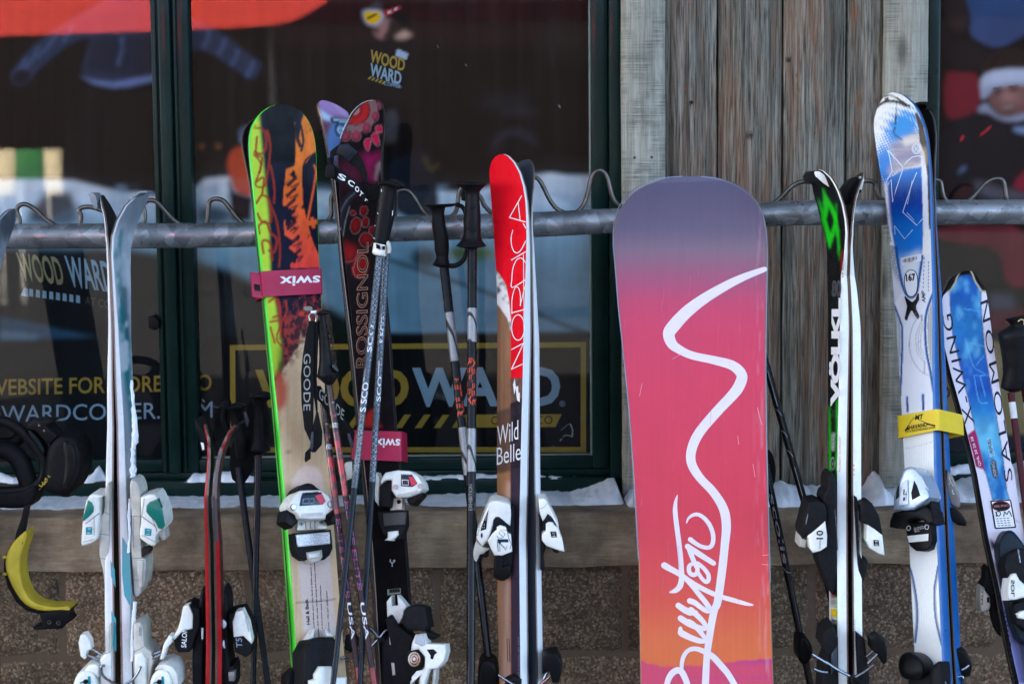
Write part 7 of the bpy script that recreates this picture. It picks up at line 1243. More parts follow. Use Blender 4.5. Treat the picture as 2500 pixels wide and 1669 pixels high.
txt('lettering', 'QHL 20 26 38', *zH([(906, 1400), (852, 1215), (888, 1404)]), frx, .001, m_winkk, x1_); lb_ = prt('barcode_label', zH([(934, 1226), (966, 1220), (992, 1340), (958, 1350)]), frx, .0008, pm('label_blue', (130, 186, 206), .5), x1_); txt('lettering', '11187 7099', *zH([(986, 1336), (966, 1226), (974, 1340)]), frx, .0011, m_ink, x1_); tag(strk('barcode_bars', [(zH([(940 + i * 2.1, 1240 + i * 9.5), (956 + i * 2.1, 1237 + i * 9.5)]), 1 + (i % 3) * .7) for i in range(10)], frx, .0011, m_ink, x1_, 1, cap=False), kind='stuff')
slab('oval_badge', zH([(966, 1372), (980, 1360), (996, 1372), (1012, 1450), (1010, 1478), (994, 1484), (980, 1470), (964, 1400)]), frx, 0, .0015, pm('grey_badge', (52, 58, 72), .4), x1_, .0004); txt('lettering', 'XING', *zH([(1002, 1472), (984, 1370), (984, 1478)]), frx, .0019, pm('pale_grey_ink', (150, 150, 146), .5), x1_, .02)
sk = slab('shop_sticker', zO([(356, 222), (362, 214), (504, 208), (510, 216), (546, 410), (540, 416), (396, 424), (388, 418)]), frx, 0, .0014, m_ink, x1_, .0004, 0); prt('sticker_face', zO([(366, 224), (500, 216), (536, 406), (398, 414)]), frx, .0018, m_winkk, sk)
prt('sticker_oval', [zO([(437 + 68 * math.cos(t) - 2, 256 + 38 * math.sin(t))])[0] for t in np.linspace(0, 6.283, 24, False)], frx, .0021, pm('sticker_red', (130, 20, 30), .5), sk); prt('sticker_oval', [zO([(437 + 63 * math.cos(t) - 2, 256 + 34 * math.sin(t))])[0] for t in np.linspace(0, 6.283, 24, False)], frx, .0024, m_ink, sk)
txt('lettering', 'REBEL SPORTS', *zO([(384, 266), (492, 258), (382, 250)]), frx, .0027, pm('sticker_pink', (210, 120, 120), .5), sk); strk('handwriting', [(zO([(395, 300), (412, 330), (430, 318), (428, 300), (405, 296), (400, 332)]), 2.2), (zO([(455, 330), (462, 296), (478, 318), (494, 290), (512, 330)]), 2.4)], frx, .0022, m_ink, sk, 3)
tag(strk('small_print', [(zO([(398 + i * 4 + j * 26, 349 + i * 17 - j * 1.6), (398 + i * 4 + j * 26 + 18, 348 + i * 17 - j * 1.6)]), 1.7) for i in range(4) for j in range(4)], frx, .0022, m_ink, sk, 1, cap=False), kind='stuff')
def tX(par, nm, q, h0, h1, m, bev=.004, rnd=1): return slab(nm, zO(q), frx, h0, h1, m, par, bev, rnd)
m_slate = pm('slate_black_plastic', (24, 34, 42), .35, coat=.2)
px_ = tX(x1_, 'binding_plate', [(412, 560), (430, 490), (460, 445), (490, 432), (520, 436), (570, 490), (640, 600), (700, 700), (760, 1300), (620, 1280), (540, 1220), (470, 900), (440, 700), (420, 640)], .002, .03, m_slate, .007)
tX(px_, 'toe_piece', [(470, 620), (560, 570), (640, 560), (720, 640), (740, 900), (600, 960), (540, 960), (490, 820), (455, 700)], .02, .055, m_matblk, .008); tw = tX(px_, 'white_cover', [(490, 950), (482, 880), (494, 790), (515, 755), (545, 750), (570, 800), (640, 860), (700, 930), (600, 930), (540, 946)], .03, .066, m_white, .007)
txt('lettering', 'SOL', *zO([(534, 800), (534, 925), (508, 798)]), frx, .0672, m_ink, tw, .02); txt('lettering', 'SALOMON', *zO([(556, 576), (572, 672), (566, 574)]), frx, .0556, wl2, px_, .01); tX(px_, 'sole_pad', [(525, 985), (600, 940), (720, 940), (740, 1200), (620, 1180), (550, 1120)], .02, .05, m_matblk, .006); tX(px_, 'white_lug', [(552, 1048), (580, 1030), (660, 1010), (680, 1090), (590, 1088), (566, 1080)], .04, .06, m_white, .006)
txt('lettering', 'WORLDWIDE', *zO([(548, 1560), (470, 1010), (524, 1568)]), frx, .0009, m_ink, x1_, 0, 1.2, 40)
fx = YF(Yl(Y0, Y1, 1450) + .03); wx = slab('white_cover', zO([(284, 862), (296, 850), (310, 856), (318, 880), (350, 920), (356, 990), (348, 1018), (300, 1036), (284, 1028), (278, 960)]), fx, -.02, .01, m_wht2, x2_, .005); txt('lettering', 'SALO', *zO([(302, 985), (306, 855), (288, 984)]), fx, .0106, m_ink, wx, .02); prt('dark_slot', zO([(330, 928), (348, 926), (350, 966), (332, 966)]), fx, .0106, m_ink, wx)
slab('toe_piece', zO([(320, 720), (340, 700), (380, 820), (400, 1000), (345, 1030), (330, 920), (316, 870), (288, 850), (316, 800)]), fx, -.03, .0, m_matblk, x2_, .005); slab('binding_plate', zO([(345, 700), (380, 760), (410, 1000), (440, 1220), (425, 1215), (390, 1150), (368, 1050), (355, 900)]), fx, -.03, -.005, m_matblk, x2_, .004)

# ---------------------------------------------------------------- tip of a ski at the left edge
Le = [(38, 509), (30, 511), (18, 519), (0, 540), (-22, 575), (-45, 640), (-62, 760), (-72, 1000), (-78, 1690)]
Re = [(38, 509), (42, 515), (42, 532), (29, 571), (15, 604), (2, 654), (-10, 760), (-24, 1000), (-30, 1690)]
cve = Canvas(-110, 500, 60, 1700, 3, (84, 92, 100)); cve.put(np.clip((cve.nz(4, 50, 3) - .45) * 4, 0, 1), (150, 158, 166), .5); cve.put(np.clip((590 - cve.V) / 30, 0, 1), (46, 50, 54), .5); cve.poly(zK([(0, 320), (55, 320), (0, 480), (-60, 480)]), (150, 160, 172), .5, 4)
ski('ski', 'grey ski tip cut off by the left edge', Le, Re, 62, -.07, -.26, bend=[(509, .05), (540, .032), (600, .012), (680, .002), (760, 0), (1000, 0)], th=.006, cv=cve, m_top=vmat('grey_topsheet', .35, .4), m_side=m_cap, nx=24)

# ---------------------------------------------------------------- snowboard at the left edge with its binding
z = zS; Y0, Y1 = -.06, -.26
Ls = [(-330, 560), (-345, 580), (-352, 640), (-345, 900), (-335, 1280), (-335, 1690)]; Rs = [(-330, 560), (-60, 600), (-20, 680), (-8, 900), (0, 1240), (6, 1300), (10, 1690)]
frs, bs_ = ski('snowboard', 'dark red snowboard edge and black binding with a yellow strap, at the left edge', [(-170, 540), (-260, 560), (-310, 610), (-322, 680), (-310, 1000), (-300, 1690)], [(-170, 540), (-90, 560), (-45, 610), (-28, 680), (-14, 1000), (-2, 1250), (4, 1690)], 30, .0, -.2, bend=[(540, .03), (620, .01), (720, 0), (900, 0)], th=.009, m_top=pm('dark_red_board', (66, 20, 22), .35, coat=.4), m_side=m_blk, group=None, cat='snowboard')
fb_ = YF(Yl(0, -.2, 1130) - .02); m_soft = pm('soft_black_rubber', (15, 15, 17), .6, var=.3, vs=60)
hbk = slab('highback', z([(640, 478), (720, 462), (800, 470), (868, 520), (912, 610), (934, 740), (930, 850), (900, 960), (830, 1090), (760, 1150), (715, 1168), (665, 1140), (640, 1145), (560, 1120), (490, 1070), (505, 900), (520, 700), (560, 560)]), fb_, -.03, .06, m_soft, bs_, .016)
slab('pad', z([(690, 520), (780, 520), (850, 600), (880, 760), (850, 930), (760, 1070), (690, 1120), (700, 960), (720, 780)]), fb_, .03, .064, m_blk, hbk, .01)
tube('heel_hoop', [fb_.pt(a, b, .03) for a, b in z([(-200, 300), (0, 312), (90, 330), (210, 400), (330, 510), (430, 630), (495, 760), (500, 900), (440, 1010), (340, 1070), (200, 1100), (0, 1108), (-200, 1100)])], .0105, m_blk, bs_, 12, 5)
tube('ankle_strap', [fb_.pt(a, b, .02) for a, b in z([(-200, 600), (0, 630), (110, 655), (210, 740), (280, 880), (320, 1020), (330, 1120)])], [.014, .016, .018, .018, .018, .017, .014], m_soft, bs_, 12, 5); tube('lower_hoop', [fb_.pt(a, b, .0) for a, b in z([(-200, 540), (100, 570), (220, 500), (300, 420)])], .012, m_soft, bs_, 10, 5)
slab('base_plate', z([(-200, 1110), (0, 1112), (250, 1092), (400, 1010), (420, 1080), (400, 1160), (372, 1230), (330, 1282), (170, 1294), (0, 1284), (-200, 1284)]), fb_, -.02, .045, m_soft, bs_, .008)
bk = slab('ratchet_buckle', z([(318, 335), (370, 298), (480, 304), (588, 300), (590, 325), (520, 362), (585, 430), (645, 482), (560, 570), (470, 500), (400, 420), (300, 390)]), fb_, .0, .055, m_blk, bs_, .004)
slab('ladder_strap', z([(310, 400), (350, 420), (440, 520), (500, 640), (490, 700), (420, 580), (340, 480)]), fb_, .02, .05, pm('ribbed_rubber', (20, 26, 30), .45, bump=.6, bs=600), bs_, .003)
for c in ((442, 357), (498, 418), (262, 0)):
    if c[1]: p = fb_.pt(*z([c])[0], .055); tube('rivet', [p + Vector((0, .002, 0)), p - Vector((0, .0015, 0))], .0022, m_chrome, bk, 10)
m_yink = pm('yellow_script', (176, 150, 36), .5)
strk('script_mark', [(z([(440, 1030), (470, 1050), (480, 1010), (500, 1030), (515, 950)]), 1.8), (z([(470, 1000), (520, 1000), (530, 960), (500, 970)]), 1.6), (z([(540, 920), (552, 945), (565, 930)]), 1.6), (z([(440, 1080), (455, 1070)]), 1.2)], fb_, .067, m_yink, hbk, 3)
fs_ = YF(Yl(0, -.2, 1400) - .03); slab('strap_link', z([(268, 1265), (330, 1250), (305, 1400), (275, 1560), (262, 1700), (150, 1760), (180, 1570), (240, 1400)]), fs_, .0, .012, m_blk, bs_, .002)
m_yel = pm('yellow_strap_foam', (184, 160, 42), .7, var=.22, vs=20, bump=.2, bs=200)
ys_ = slab('strap_shell', zI([(62, 865), (95, 835), (60, 900), (38, 960), (38, 1030), (60, 1090), (95, 1145), (140, 1185), (210, 1206), (350, 1196), (352, 1206), (200, 1222), (130, 1202), (80, 1158), (38, 1085), (18, 1000), (22, 935)]), fs_, -.035, .018, m_blk, bs_, .003, 0)
slab('toe_strap', zI([(85, 842), (128, 803), (136, 815), (132, 850), (112, 905), (100, 965), (106, 1040), (126, 1110), (168, 1160), (230, 1182), (352, 1184), (358, 1192), (300, 1202), (205, 1206), (135, 1182), (88, 1132), (50, 1062), (26, 985), (32, 922), (58, 872)]), fs_, -.02, .03, m_yel, bs_, .006)
for v in (938, 1022): slab('strap_tab', zI([(12, v - 6), (32, v - 8), (34, v + 6), (14, v + 6)]), fs_, .0, .022, m_yel, ys_, .002, 0)
rb = slab('ratchet_buckle', zI([(195, 1216), (350, 1192), (342, 1225), (358, 1252), (330, 1268), (310, 1292), (180, 1298), (163, 1288), (215, 1278)]), fs_, -.01, .03, m_blk, bs_, .004); strk('yellow_stitch', [(zI([(112, 862), (110, 872)]), 1.5)], fs_, .0305, m_ink, bs_, 1)
for c in ((247, 1259), (292, 1263)):
    p = fs_.pt(*zI([c])[0], .03); tube('rivet', [p + Vector((0, .002, 0)), p - Vector((0, .002, 0))], .0042, m_chrome, rb, 12); tube('rivet_hole', [p, p - Vector((0, .0024, 0))], .0022, m_ink, rb, 8)
# ================================================================== SKI POLES
G_PO = 'ski poles standing in the rack'
m_grip = pm('black_grip_rubber', (22, 22, 23), .42, var=.25, vs=80, bump=.15, bs=300); m_web = pm('black_webbing', (18, 18, 19), .7, var=.3, vs=200, bump=.6, bs=900)
def pole(label, top, bot, Yt, Yb, r0, r1, bands, mats, name='ski_pole', basket=True):
    """shaft from pixel top to pixel bot (then on to the ground); bands = [(v, index of mats)]"""
    a, b = P(top[0], top[1], Yt), P(bot[0], bot[1], Yb); d = (b - a); g = a + d * ((a.z - .03) / (a.z - b.z))
    o = thing(name, label, 'ski pole', (g.x, g.y, .0), G_PO); n = 14; L = (g - a).length; ts = [0]; mi = []
    vs = [q[0] for q in bands] + [9999]; fr = [(v - top[1]) / (bot[1] - top[1]) for v in vs]
    ts = sorted(set([0.0, L * 1.0] + [max(0, min(L, f * d.length)) for f in fr] + [L * k / 24 for k in range(25)]))
    V, Fc, k = tubev([a + d.normalized() * t for t in ts], [r0 + (r1 - r0) * min(1, t / d.length) for t in ts], n)
    for i in range(k - 1):
        v = top[1] + (bot[1] - top[1]) * (ts[i] + ts[i + 1]) / 2 / d.length; ix = [q[1] for q in bands if q[0] <= v + .01]
        mi += [ix[-1] if ix else bands[0][1]] * n
    mi += [mi[0], mi[-1]]
    mk('shaft', V, Fc, mats, o, mi=mi)
    tip = pm('grey_metal', (150, 150, 148), .35, .6); tube('tip', [g + d.normalized() * -.005, g + d.normalized() * .028], [r1, .002], tip, o, 8)
    if basket:
        c = g - d.normalized() * .06; tube('basket', [c - d.normalized() * .008, c, c + d.normalized() * .004], [.012, .042, .044], m_blk, o, 18)
    return o, Cyl(a, b, (r0 + r1) / 2)
def lerp(a, b, v): t = (v - a[1]) / (b[1] - a[1]); return (a[0] + (b[0] - a[0]) * t, v)
def alongtext(o, fr, a, b, v0, v1, w, s, m, bold=.01, up=True, off=0):
    """lettering running along a shaft between rows v0 (top) and v1, w pixels wide"""
    p, q = lerp(a, b, v0), lerp(a, b, v1)
    if up: txt('lettering', s, (q[0] + w / 2 + off, q[1]), (p[0] + w / 2 + off, p[1]), (q[0] - w / 2 + off, q[1]), fr, .0006, m, o, bold, step=25)
    else: txt('lettering', s, (p[0] - w / 2 + off, p[1]), (q[0] - w / 2 + off, q[1]), (p[0] + w / 2 + off, p[1]), fr, .0006, m, o, bold, step=25)
# carbon weave
m_carb, t = newmat('carbon_check'); ck = t.n('TexChecker'); ck.inputs['Scale'].default_value = 260; t.l(t.coords((1, 1, 1), False), ck.inputs['Vector']); vec = t.coords((1, 1, 1))
ck.inputs['Color1'].default_value = C(30, 36, 42); ck.inputs['Color2'].default_value = C(124, 136, 144); t.l(t.mix(t.ramp(t.noise(t.coords((60, 60, 9)), 1, 4), [(.4, 0), (.62, .85)]), ck.outputs['Color'], C(64, 70, 78)), t.b.inputs['Base Color']); t.b.inputs['Roughness'].default_value = .3; t.b.inputs['Metallic'].default_value = .3
m_steelblue = pm('steel_blue_shaft', (18, 25, 33), .25, .0, .3, var=.2, vs=20); m_blksh = pm('gloss_black_shaft', (20, 20, 21), .25, coat=.4, var=.25, vs=40); m_silsh, t = newmat('silver_flake_shaft')
vec = t.coords((1, 1, 1)); wv_ = t.n('TexWave'); wv_.wave_type = 'BANDS'; wv_.bands_direction = 'DIAGONAL'; wv_.inputs['Scale'].default_value = 16; wv_.inputs['Distortion'].default_value = 5; t.l(t.coords((1, 1, .35)), wv_.inputs['Vector'])
base = t.ramp(t.noise(vec, 600, 3, .8), [(.3, C(104, 104, 104)), (.7, C(170, 170, 170))]); t.l(t.mix(t.ramp(wv_.outputs['Fac'], [(.03, 1), (.09, 0)]), base, C(30, 30, 30)), t.b.inputs['Base Color']); t.b.inputs['Roughness'].default_value = .4; t.b.inputs['Metallic'].default_value = .4
# ---- checked grey-blue pair with foam grips
a1, b1 = (927, 622), (813, 1669); a2, b2 = (943, 617), (879, 1669)
o, f = pole('grey-blue checked pole with a long foam grip and white clamp, left shaft of its pair', a1, b1, -.085, -.335, .0072, .0052, [(500, 0), (1207, 1)], [m_carb, m_steelblue])
loft('foam_grip', zU([(612, 838, 806, 868), (622, 890, 780, 905), (598, 1060, 748, 1078), (574, 1250, 716, 1266), (556, 1372, 690, 1404), (560, 1385, 684, 1410)]), -.085, m_grip, o, 1, 20); slab('grip_cap', zU([(606, 850), (620, 828), (680, 818), (760, 832), (804, 862), (800, 886), (740, 882), (650, 862), (612, 868)]), -.085, -.018, .024, m_grip, o, .006)
for q in ([(638, 905), (640, 925)], [(603, 1118), (608, 1128)], [(580, 1232), (583, 1238)], [(742, 1100), (738, 1140)], [(566, 1345), (578, 1352)]): strk('snow_fleck', [(zU(q), 1.6)], YF(-.085 - .024), 0, m_ws, o, 1)
loft('clamp', zU([(570, 1388, 690, 1412), (560, 1440, 688, 1462), (556, 1482, 684, 1510), (576, 1500, 672, 1516)]), -.087, m_white, o, 1.05, 20, 2.4, None, 2); slab('clamp_lever', zU([(684, 1385), (700, 1372), (716, 1395), (726, 1450), (718, 1490), (690, 1490)]), -.087, -.006, .012, m_wht2, o, .003); slab('clamp_slot', zU([(588, 1400), (625, 1412), (628, 1452), (592, 1440)]), -.087, .008, .0175, m_matblk, o, .001); slab('clamp_slot', zU([(648, 1420), (672, 1424), (668, 1456), (648, 1452)]), -.087, .008, .0175, m_matblk, o, .001)
for v0, v1, s, w in ((750, 860, 'SCOTT', 12), (900, 1005, 'S SCOTT', 15)): alongtext(o, f, a1, b1, v0, v1, w, s, m_winkk, .02)
alongtext(o, f, a1, b1, 1012, 1150, 9, 'PROTAPER SERIES', pm('pale_grey_ink', (150, 150, 146), .5)); alongtext(o, f, a1, b1, 640, 730, 11, 'SCOTT', m_winkk, .02)
# wrist strap with woven letters
ws_ = slab('wrist_strap', zU([(210, 690), (300, 745), (420, 838), (470, 900), (524, 1022), (505, 1030), (430, 960), (380, 905), (300, 868), (232, 832), (190, 805)]), -.06, .0, .004, m_web, o, .001, 0)
slab('strap_loop', zU([(170, 560), (205, 530), (262, 490), (330, 486), (424, 566), (470, 640), (512, 770), (500, 860), (425, 720), (345, 660), (300, 620), (250, 585), (205, 600), (200, 680), (172, 660)]), -.055, .0, .006, m_web, ws_, .0015, 0); slab('strap_pad', zU([(250, 500), (330, 486), (424, 566), (345, 655), (280, 600), (225, 570)]), -.055, .004, .011, pm('slate_black_plastic', (24, 34, 42), .35), ws_, .002); strk('logo', [(zU([(370, 575), (345, 600), (320, 606)]), 2), (zU([(392, 575), (372, 600), (352, 612), (330, 620)]), 2.4)], YF(-.055), .0115, m_ink, ws_)
slab('strap_loop', zU([(430, 900), (520, 1020), (600, 1010), (640, 900), (600, 860), (540, 880), (500, 830), (460, 840)]), -.05, -.01, .004, m_web, ws_, .0015, 0)
slab('strap_buckle', zU([(132, 692), (150, 676), (212, 682), (206, 806), (140, 806), (128, 790)]), -.062, .0, .012, m_blk, ws_, .002); slab('strap_buckle', zU([(140, 622), (165, 612), (180, 668), (215, 690), (190, 700), (150, 672)]), -.062, .0, .008, m_blk, ws_, .002)
for c_, q in (('S', [(236, 802), (306, 836), (252, 752)]), ('C', [(326, 852), (380, 888), (346, 808)]), ('O', [(392, 906), (424, 940), (412, 866)]), ('T', [(430, 950), (456, 978), (450, 915)]), ('T', [(476, 1000), (500, 1020), (492, 985)])): txt('lettering', c_, *zU(q), YF(-.06), .0044, m_winkk, ws_, .03)
o, f = pole('grey-blue checked pole crossing behind its twin, right shaft of its pair', a2, b2, -.055, -.305, .0072, .0052, [(500, 0), (1192, 1)], [m_carb, m_steelblue])
loft('foam_grip', zU([(640, 880, 790, 890), (700, 850, 800, 870), (720, 900, 780, 930), (690, 1060, 778, 1080), (660, 1250, 760, 1160), (640, 1390, 700, 1400), (655, 1480, 690, 1485)]), -.05, m_grip, o, 1, 18); slab('grip_cap', zU([(700, 830), (720, 796), (790, 812), (850, 850), (860, 890), (800, 905), (730, 880)]), -.05, -.014, .016, m_grip, o, .005)
for v0, v1, s, w in ((742, 838, 'S SCOTT', 14), (880, 980, 'SCOTT', 11)): alongtext(o, f, a2, b2, v0, v1, w, s, m_winkk, .02, True, 3)
alongtext(o, f, a2, b2, 625, 690, 8, 'SERIES', m_winkk)
# ---- brown and red pair with the woven strap
m_br = pm('brown_carbon_shaft', (66, 48, 42), .3, .2, .3, var=.3, vs=90); m_rd, t = newmat('red_dash_shaft'); vec = t.coords((1, 1, 1)); b_ = t.n('TexBrick'); b_.inputs['Scale'].default_value = 60; t.l(vec, b_.inputs['Vector']); t.l(t.ramp(t.noise(t.coords((60, 60, 80)), 1, 2), [(.48, C(178, 34, 40)), (.54, C(92, 40, 40))]), t.b.inputs['Base Color']); t.b.inputs['Roughness'].default_value = .3; t.b.inputs['Coat Weight'].default_value = .3
m_bl2 = pm('dark_maroon_shaft', (52, 34, 36), .3, coat=.3, var=.2); m_rt = pm('red_tip_shaft', (130, 26, 32), .3, coat=.3)
a3, b3 = (803, 940), (914, 1669); a4, b4 = (789, 985), (877, 1669)
m_gi = pm('pale_grey_ink', (150, 150, 146), .5); m_uink = pm('blue_print', (56, 84, 140), .4); m_rink = pm('red_letter', (206, 60, 60), .4)
for (aa, bb, lab, Yt, Yb2, dv) in ((a3, b3, 'brown and red pole with a woven wrist strap, in front of the flame-print ski', -.17, -.31, 0), (a4, b4, 'thinner red and brown pole left of its twin beside the flame-print ski', -.16, -.302, 62)):
    o, f = pole(lab, aa, bb, Yt, Yb2, .0064, .0054, [(900, 0), (1058 + dv, 1), (1216 + dv * .7, 2), (1630, 3)], [m_br, m_rd, m_bl2, m_rt])
    sh = lerp(aa, bb, 1012 + dv * .85)
    prt('shield_print', [(sh[0] - 6, sh[1] - 7), (sh[0] + 6, sh[1] - 8), (sh[0] + 6, sh[1] + 3), (sh[0], sh[1] + 9), (sh[0] - 6, sh[1] + 4)], f, .0006, m_winkk, o); prt('shield_top', [(sh[0] - 5, sh[1] - 6), (sh[0] + 5, sh[1] - 7), (sh[0] + 5, sh[1] - 3), (sh[0] - 5, sh[1] - 2)], f, .0008, m_uink, o); tag(strk('shield_stripes', [([(sh[0] + x, sh[1] - 1), (sh[0] + x, sh[1] + 6)], 1.2) for x in (-4, -1.2, 1.6, 4.2)], f, .0008, m_rink, o, 1, cap=False), kind='stuff')
    c = lerp(aa, bb, 1040 + dv * .85); txt('lettering', '8502', (c[0] - 7, c[1] + 4), (c[0] + 7, c[1] + 3), (c[0] - 7, c[1] - 8), f, .0006, m_winkk, o, .01); txt('lettering', 'GM', (c[0] - 8, c[1] - 56), (c[0] - 1, c[1] - 56), (c[0] - 8, c[1] - 60), f, .0006, m_winkk, o)
    alongtext(o, f, aa, bb, 1222 + dv * .7, 1330 + dv * .3, 11, 'ELITE', m_uink, .03, False); alongtext(o, f, aa, bb, 1222 + dv * .7, 1330 + dv * .3, 9, 'ELITE', m_rink, -.012, False)
    alongtext(o, f, aa, bb, 1340 + dv * .3, 1440 + dv * .3, 11, 'ELITE', m_uink, .03, False); alongtext(o, f, aa, bb, 1340 + dv * .3, 1440 + dv * .3, 9, 'ELITE', m_rink, -.012, False); alongtext(o, f, aa, bb, 1470, 1560, 10, 'USA', m_winkk, .01, False)
    if dv == 0:
        gy = -.175
        loft('grip', zV([(216, 186, 272, 186), (216, 240, 276, 240), (222, 330, 288, 330), (226, 450, 306, 450), (224, 540, 322, 540), (212, 610, 352, 585), (210, 626, 358, 598), (238, 652, 348, 636), (272, 680, 322, 676)]), gy, m_grip, o, 1, 20); slab('grip_cap', zV([(205, 188), (215, 172), (262, 162), (304, 178), (300, 190), (262, 196), (216, 196)]), gy, -.014, .016, m_grip, o, .004); slab('grip_edge', zV([(318, 540), (338, 548), (358, 580), (352, 592), (318, 560)]), gy, .004, .018, pm('slate_plastic', (52, 58, 66), .4), o, .002)
        txt('lettering', 'GOODE', *zV([(270, 262), (322, 530), (296, 258)]), YF(gy - .018), 0, pm('black_sheen_print', (6, 6, 7), .15), o, .02)
        s1 = slab('wrist_strap', zV([(155, 236), (196, 236), (190, 290), (186, 500), (187, 750), (184, 950), (166, 1082), (122, 985), (102, 800), (98, 620), (112, 470), (134, 330)]), gy, .008, .013, m_web, o, .0015, 0)
        slab('strap_fold', zV([(186, 240), (215, 240), (220, 330), (208, 640), (214, 860), (205, 880), (188, 760), (188, 500)]), gy, .002, .007, m_web, s1, .001, 0); txt('lettering', 'GOODE', *zV([(118, 466), (116, 862), (166, 464)]), YF(gy - .0135), 0, m_gi, s1, .0)
        slab('strap_lock', zV([(163, 1140), (172, 1012), (206, 868), (216, 872), (232, 950), (246, 1010), (242, 1100), (200, 1150), (178, 1150)]), gy, .004, .012, m_web, s1, .002, 0); slab('strap_lock_face', zV([(160, 1115), (172, 1010), (186, 1008), (184, 1110), (176, 1138)]), gy, .011, .015, pm('slate_plastic', (52, 58, 66), .4), s1, .001, 0); slab('strap_tail', zV([(128, 1152), (166, 1112), (166, 1195), (130, 1222), (124, 1200)]), gy, .004, .008, m_web, s1, .001, 0)
        tube('strap_ring', [P(*q, gy - .016) for q in zV([(160, 236), (158, 200), (182, 184), (206, 196), (206, 240)])], .0022, m_chrome, s1, 8, 3); slab('white_clip', zV([(166, 168), (204, 164), (206, 182), (168, 186)]), gy, .01, .018, m_white, s1, .002)
        s2 = slab('wrist_strap', zV([(208, 690), (235, 690), (275, 760), (352, 850), (420, 940), (474, 1012), (462, 1100), (440, 1080), (400, 1012), (352, 950), (262, 842), (214, 784)]), -.165, .0, .005, m_web, o, .0015, 0); slab('strap_lock', zV([(420, 1020), (440, 1020), (466, 1110), (460, 1126), (440, 1100)]), -.165, .004, .012, pm('slate_plastic', (52, 58, 66), .4), s2, .002)
        txt('lettering', 'GOODE', *zV([(222, 770), (392, 930), (232, 700)]), YF(-.171), 0, pm('pale_grey_ink', (150, 150, 146), .5), s2, .005)
# ---- black and silver pair with flared grips
a5, b5 = (1084, 650), (1194, 1622); a6, b6 = (1153, 604), (1149, 1669)
m_or = pm('orange_letter', (206, 70, 34), .45); m_gi = pm('pale_grey_ink', (150, 150, 146), .5)
o, f = pole('black and silver pole with a knuckle guard, left of its pair', a5, b5, .0, -.20, .0094, .0072, [(600, 0), (768, 1), (890, 0), (1054, 1), (1170, 0)], [m_blksh, m_silsh])
loft('grip', zQ([(95, 428, 372, 415), (130, 455, 358, 450), (165, 490, 345, 486), (184, 560, 340, 556), (178, 690, 360, 690), (196, 780, 380, 780), (210, 880, 396, 880), (216, 1000, 398, 1000), (235, 1085, 392, 1085), (200, 1160, 405, 1160), (185, 1182, 412, 1182), (250, 1212, 402, 1216)]), .0, m_grip, o, 1, 22, 2.2, None, 3)
loft('grip_cap', zQ([(110, 418, 480, 400), (90, 432, 500, 412), (92, 440, 500, 424), (150, 460, 420, 446)]), .0, m_grip, o, .8, 22, 2, None, 2)
tube('knuckle_guard', [P(*q, .0) for q in zQ([(380, 1195), (460, 1196), (530, 1170), (590, 1110), (612, 1030), (620, 960), (625, 800), (620, 600), (600, 500), (560, 440), (490, 414)])], [.0045, .005, .0048, .0045, .004, .004, .004, .004, .0042, .0045, .0045], m_grip, o, 10, 4)
alongtext(o, f, a5, b5, 915, 1018, 17, 'REFLEX', m_or, .03); tag(strk('small_print', [([(lerp(a5, b5, 706)[0] + x, 705 - x * .1), (lerp(a5, b5, 706)[0] + x + 3, 705 - x * .1)], 2.2) for x in (-8, -3, 2, 6)], f, .0006, m_gi, o, 1, cap=False), kind='stuff')
bkq = zF([(222, 1480), (240, 1455), (262, 1450), (300, 1468), (314, 1500), (320, 1640), (215, 1640), (218, 1530)]); slab('basket_cup', bkq, P(1190, 1620, -.2).y, -.03, .03, m_blk, o, .01)
o, f = pole('black and silver pole with a flared grip, right of its pair', a6, b6, -.045, -.27, .0094, .0080, [(560, 0), (760, 2), (845, 0), (1060, 2), (1165, 0)], [m_blksh, m_silsh, m_silsh])
loft('grip', zQ([(490, 152, 882, 152), (492, 166, 880, 166), (540, 188, 850, 188), (590, 240, 800, 240), (606, 300, 784, 300), (600, 450, 796, 450), (580, 620, 804, 620), (588, 750, 802, 750), (565, 850, 812, 850), (515, 910, 850, 910), (488, 940, 874, 936), (500, 950, 866, 948), (560, 968, 782, 968)]), -.045, m_grip, o, 1, 26, 2, None, 3)
loft('grip_top', zQ([(600, 132, 780, 130), (510, 146, 870, 146), (495, 156, 880, 156)]), -.045, m_grip, o, 1, 22, 2, None, 2); strk('grip_line', [(zQ([(770, 445), (690, 450), (650, 480), (628, 540), (610, 660), (640, 735), (720, 752), (760, 745)]), 2.4)], YF(-.045 - .0222), 0, m_ink, o)
alongtext(o, f, a6, b6, 872, 990, 11, 'REFLEX', m_or, .02, True, 7); alongtext(o, f, a6, b6, 872, 990, 11, 'REFLEX', m_or, .02, False, -6); alongtext(o, f, a6, b6, 1182, 1245, 9, 'EXHIBITION', m_gi, 0, True, -2); alongtext(o, f, a6, b6, 1226, 1245, 5, 'Made in Italy', m_gi, 0, True, 8)
slab('hook', zQ([(548, 290), (570, 210), (600, 240), (604, 375), (556, 362)]), .0, -.01, .012, m_grip, o, .003)
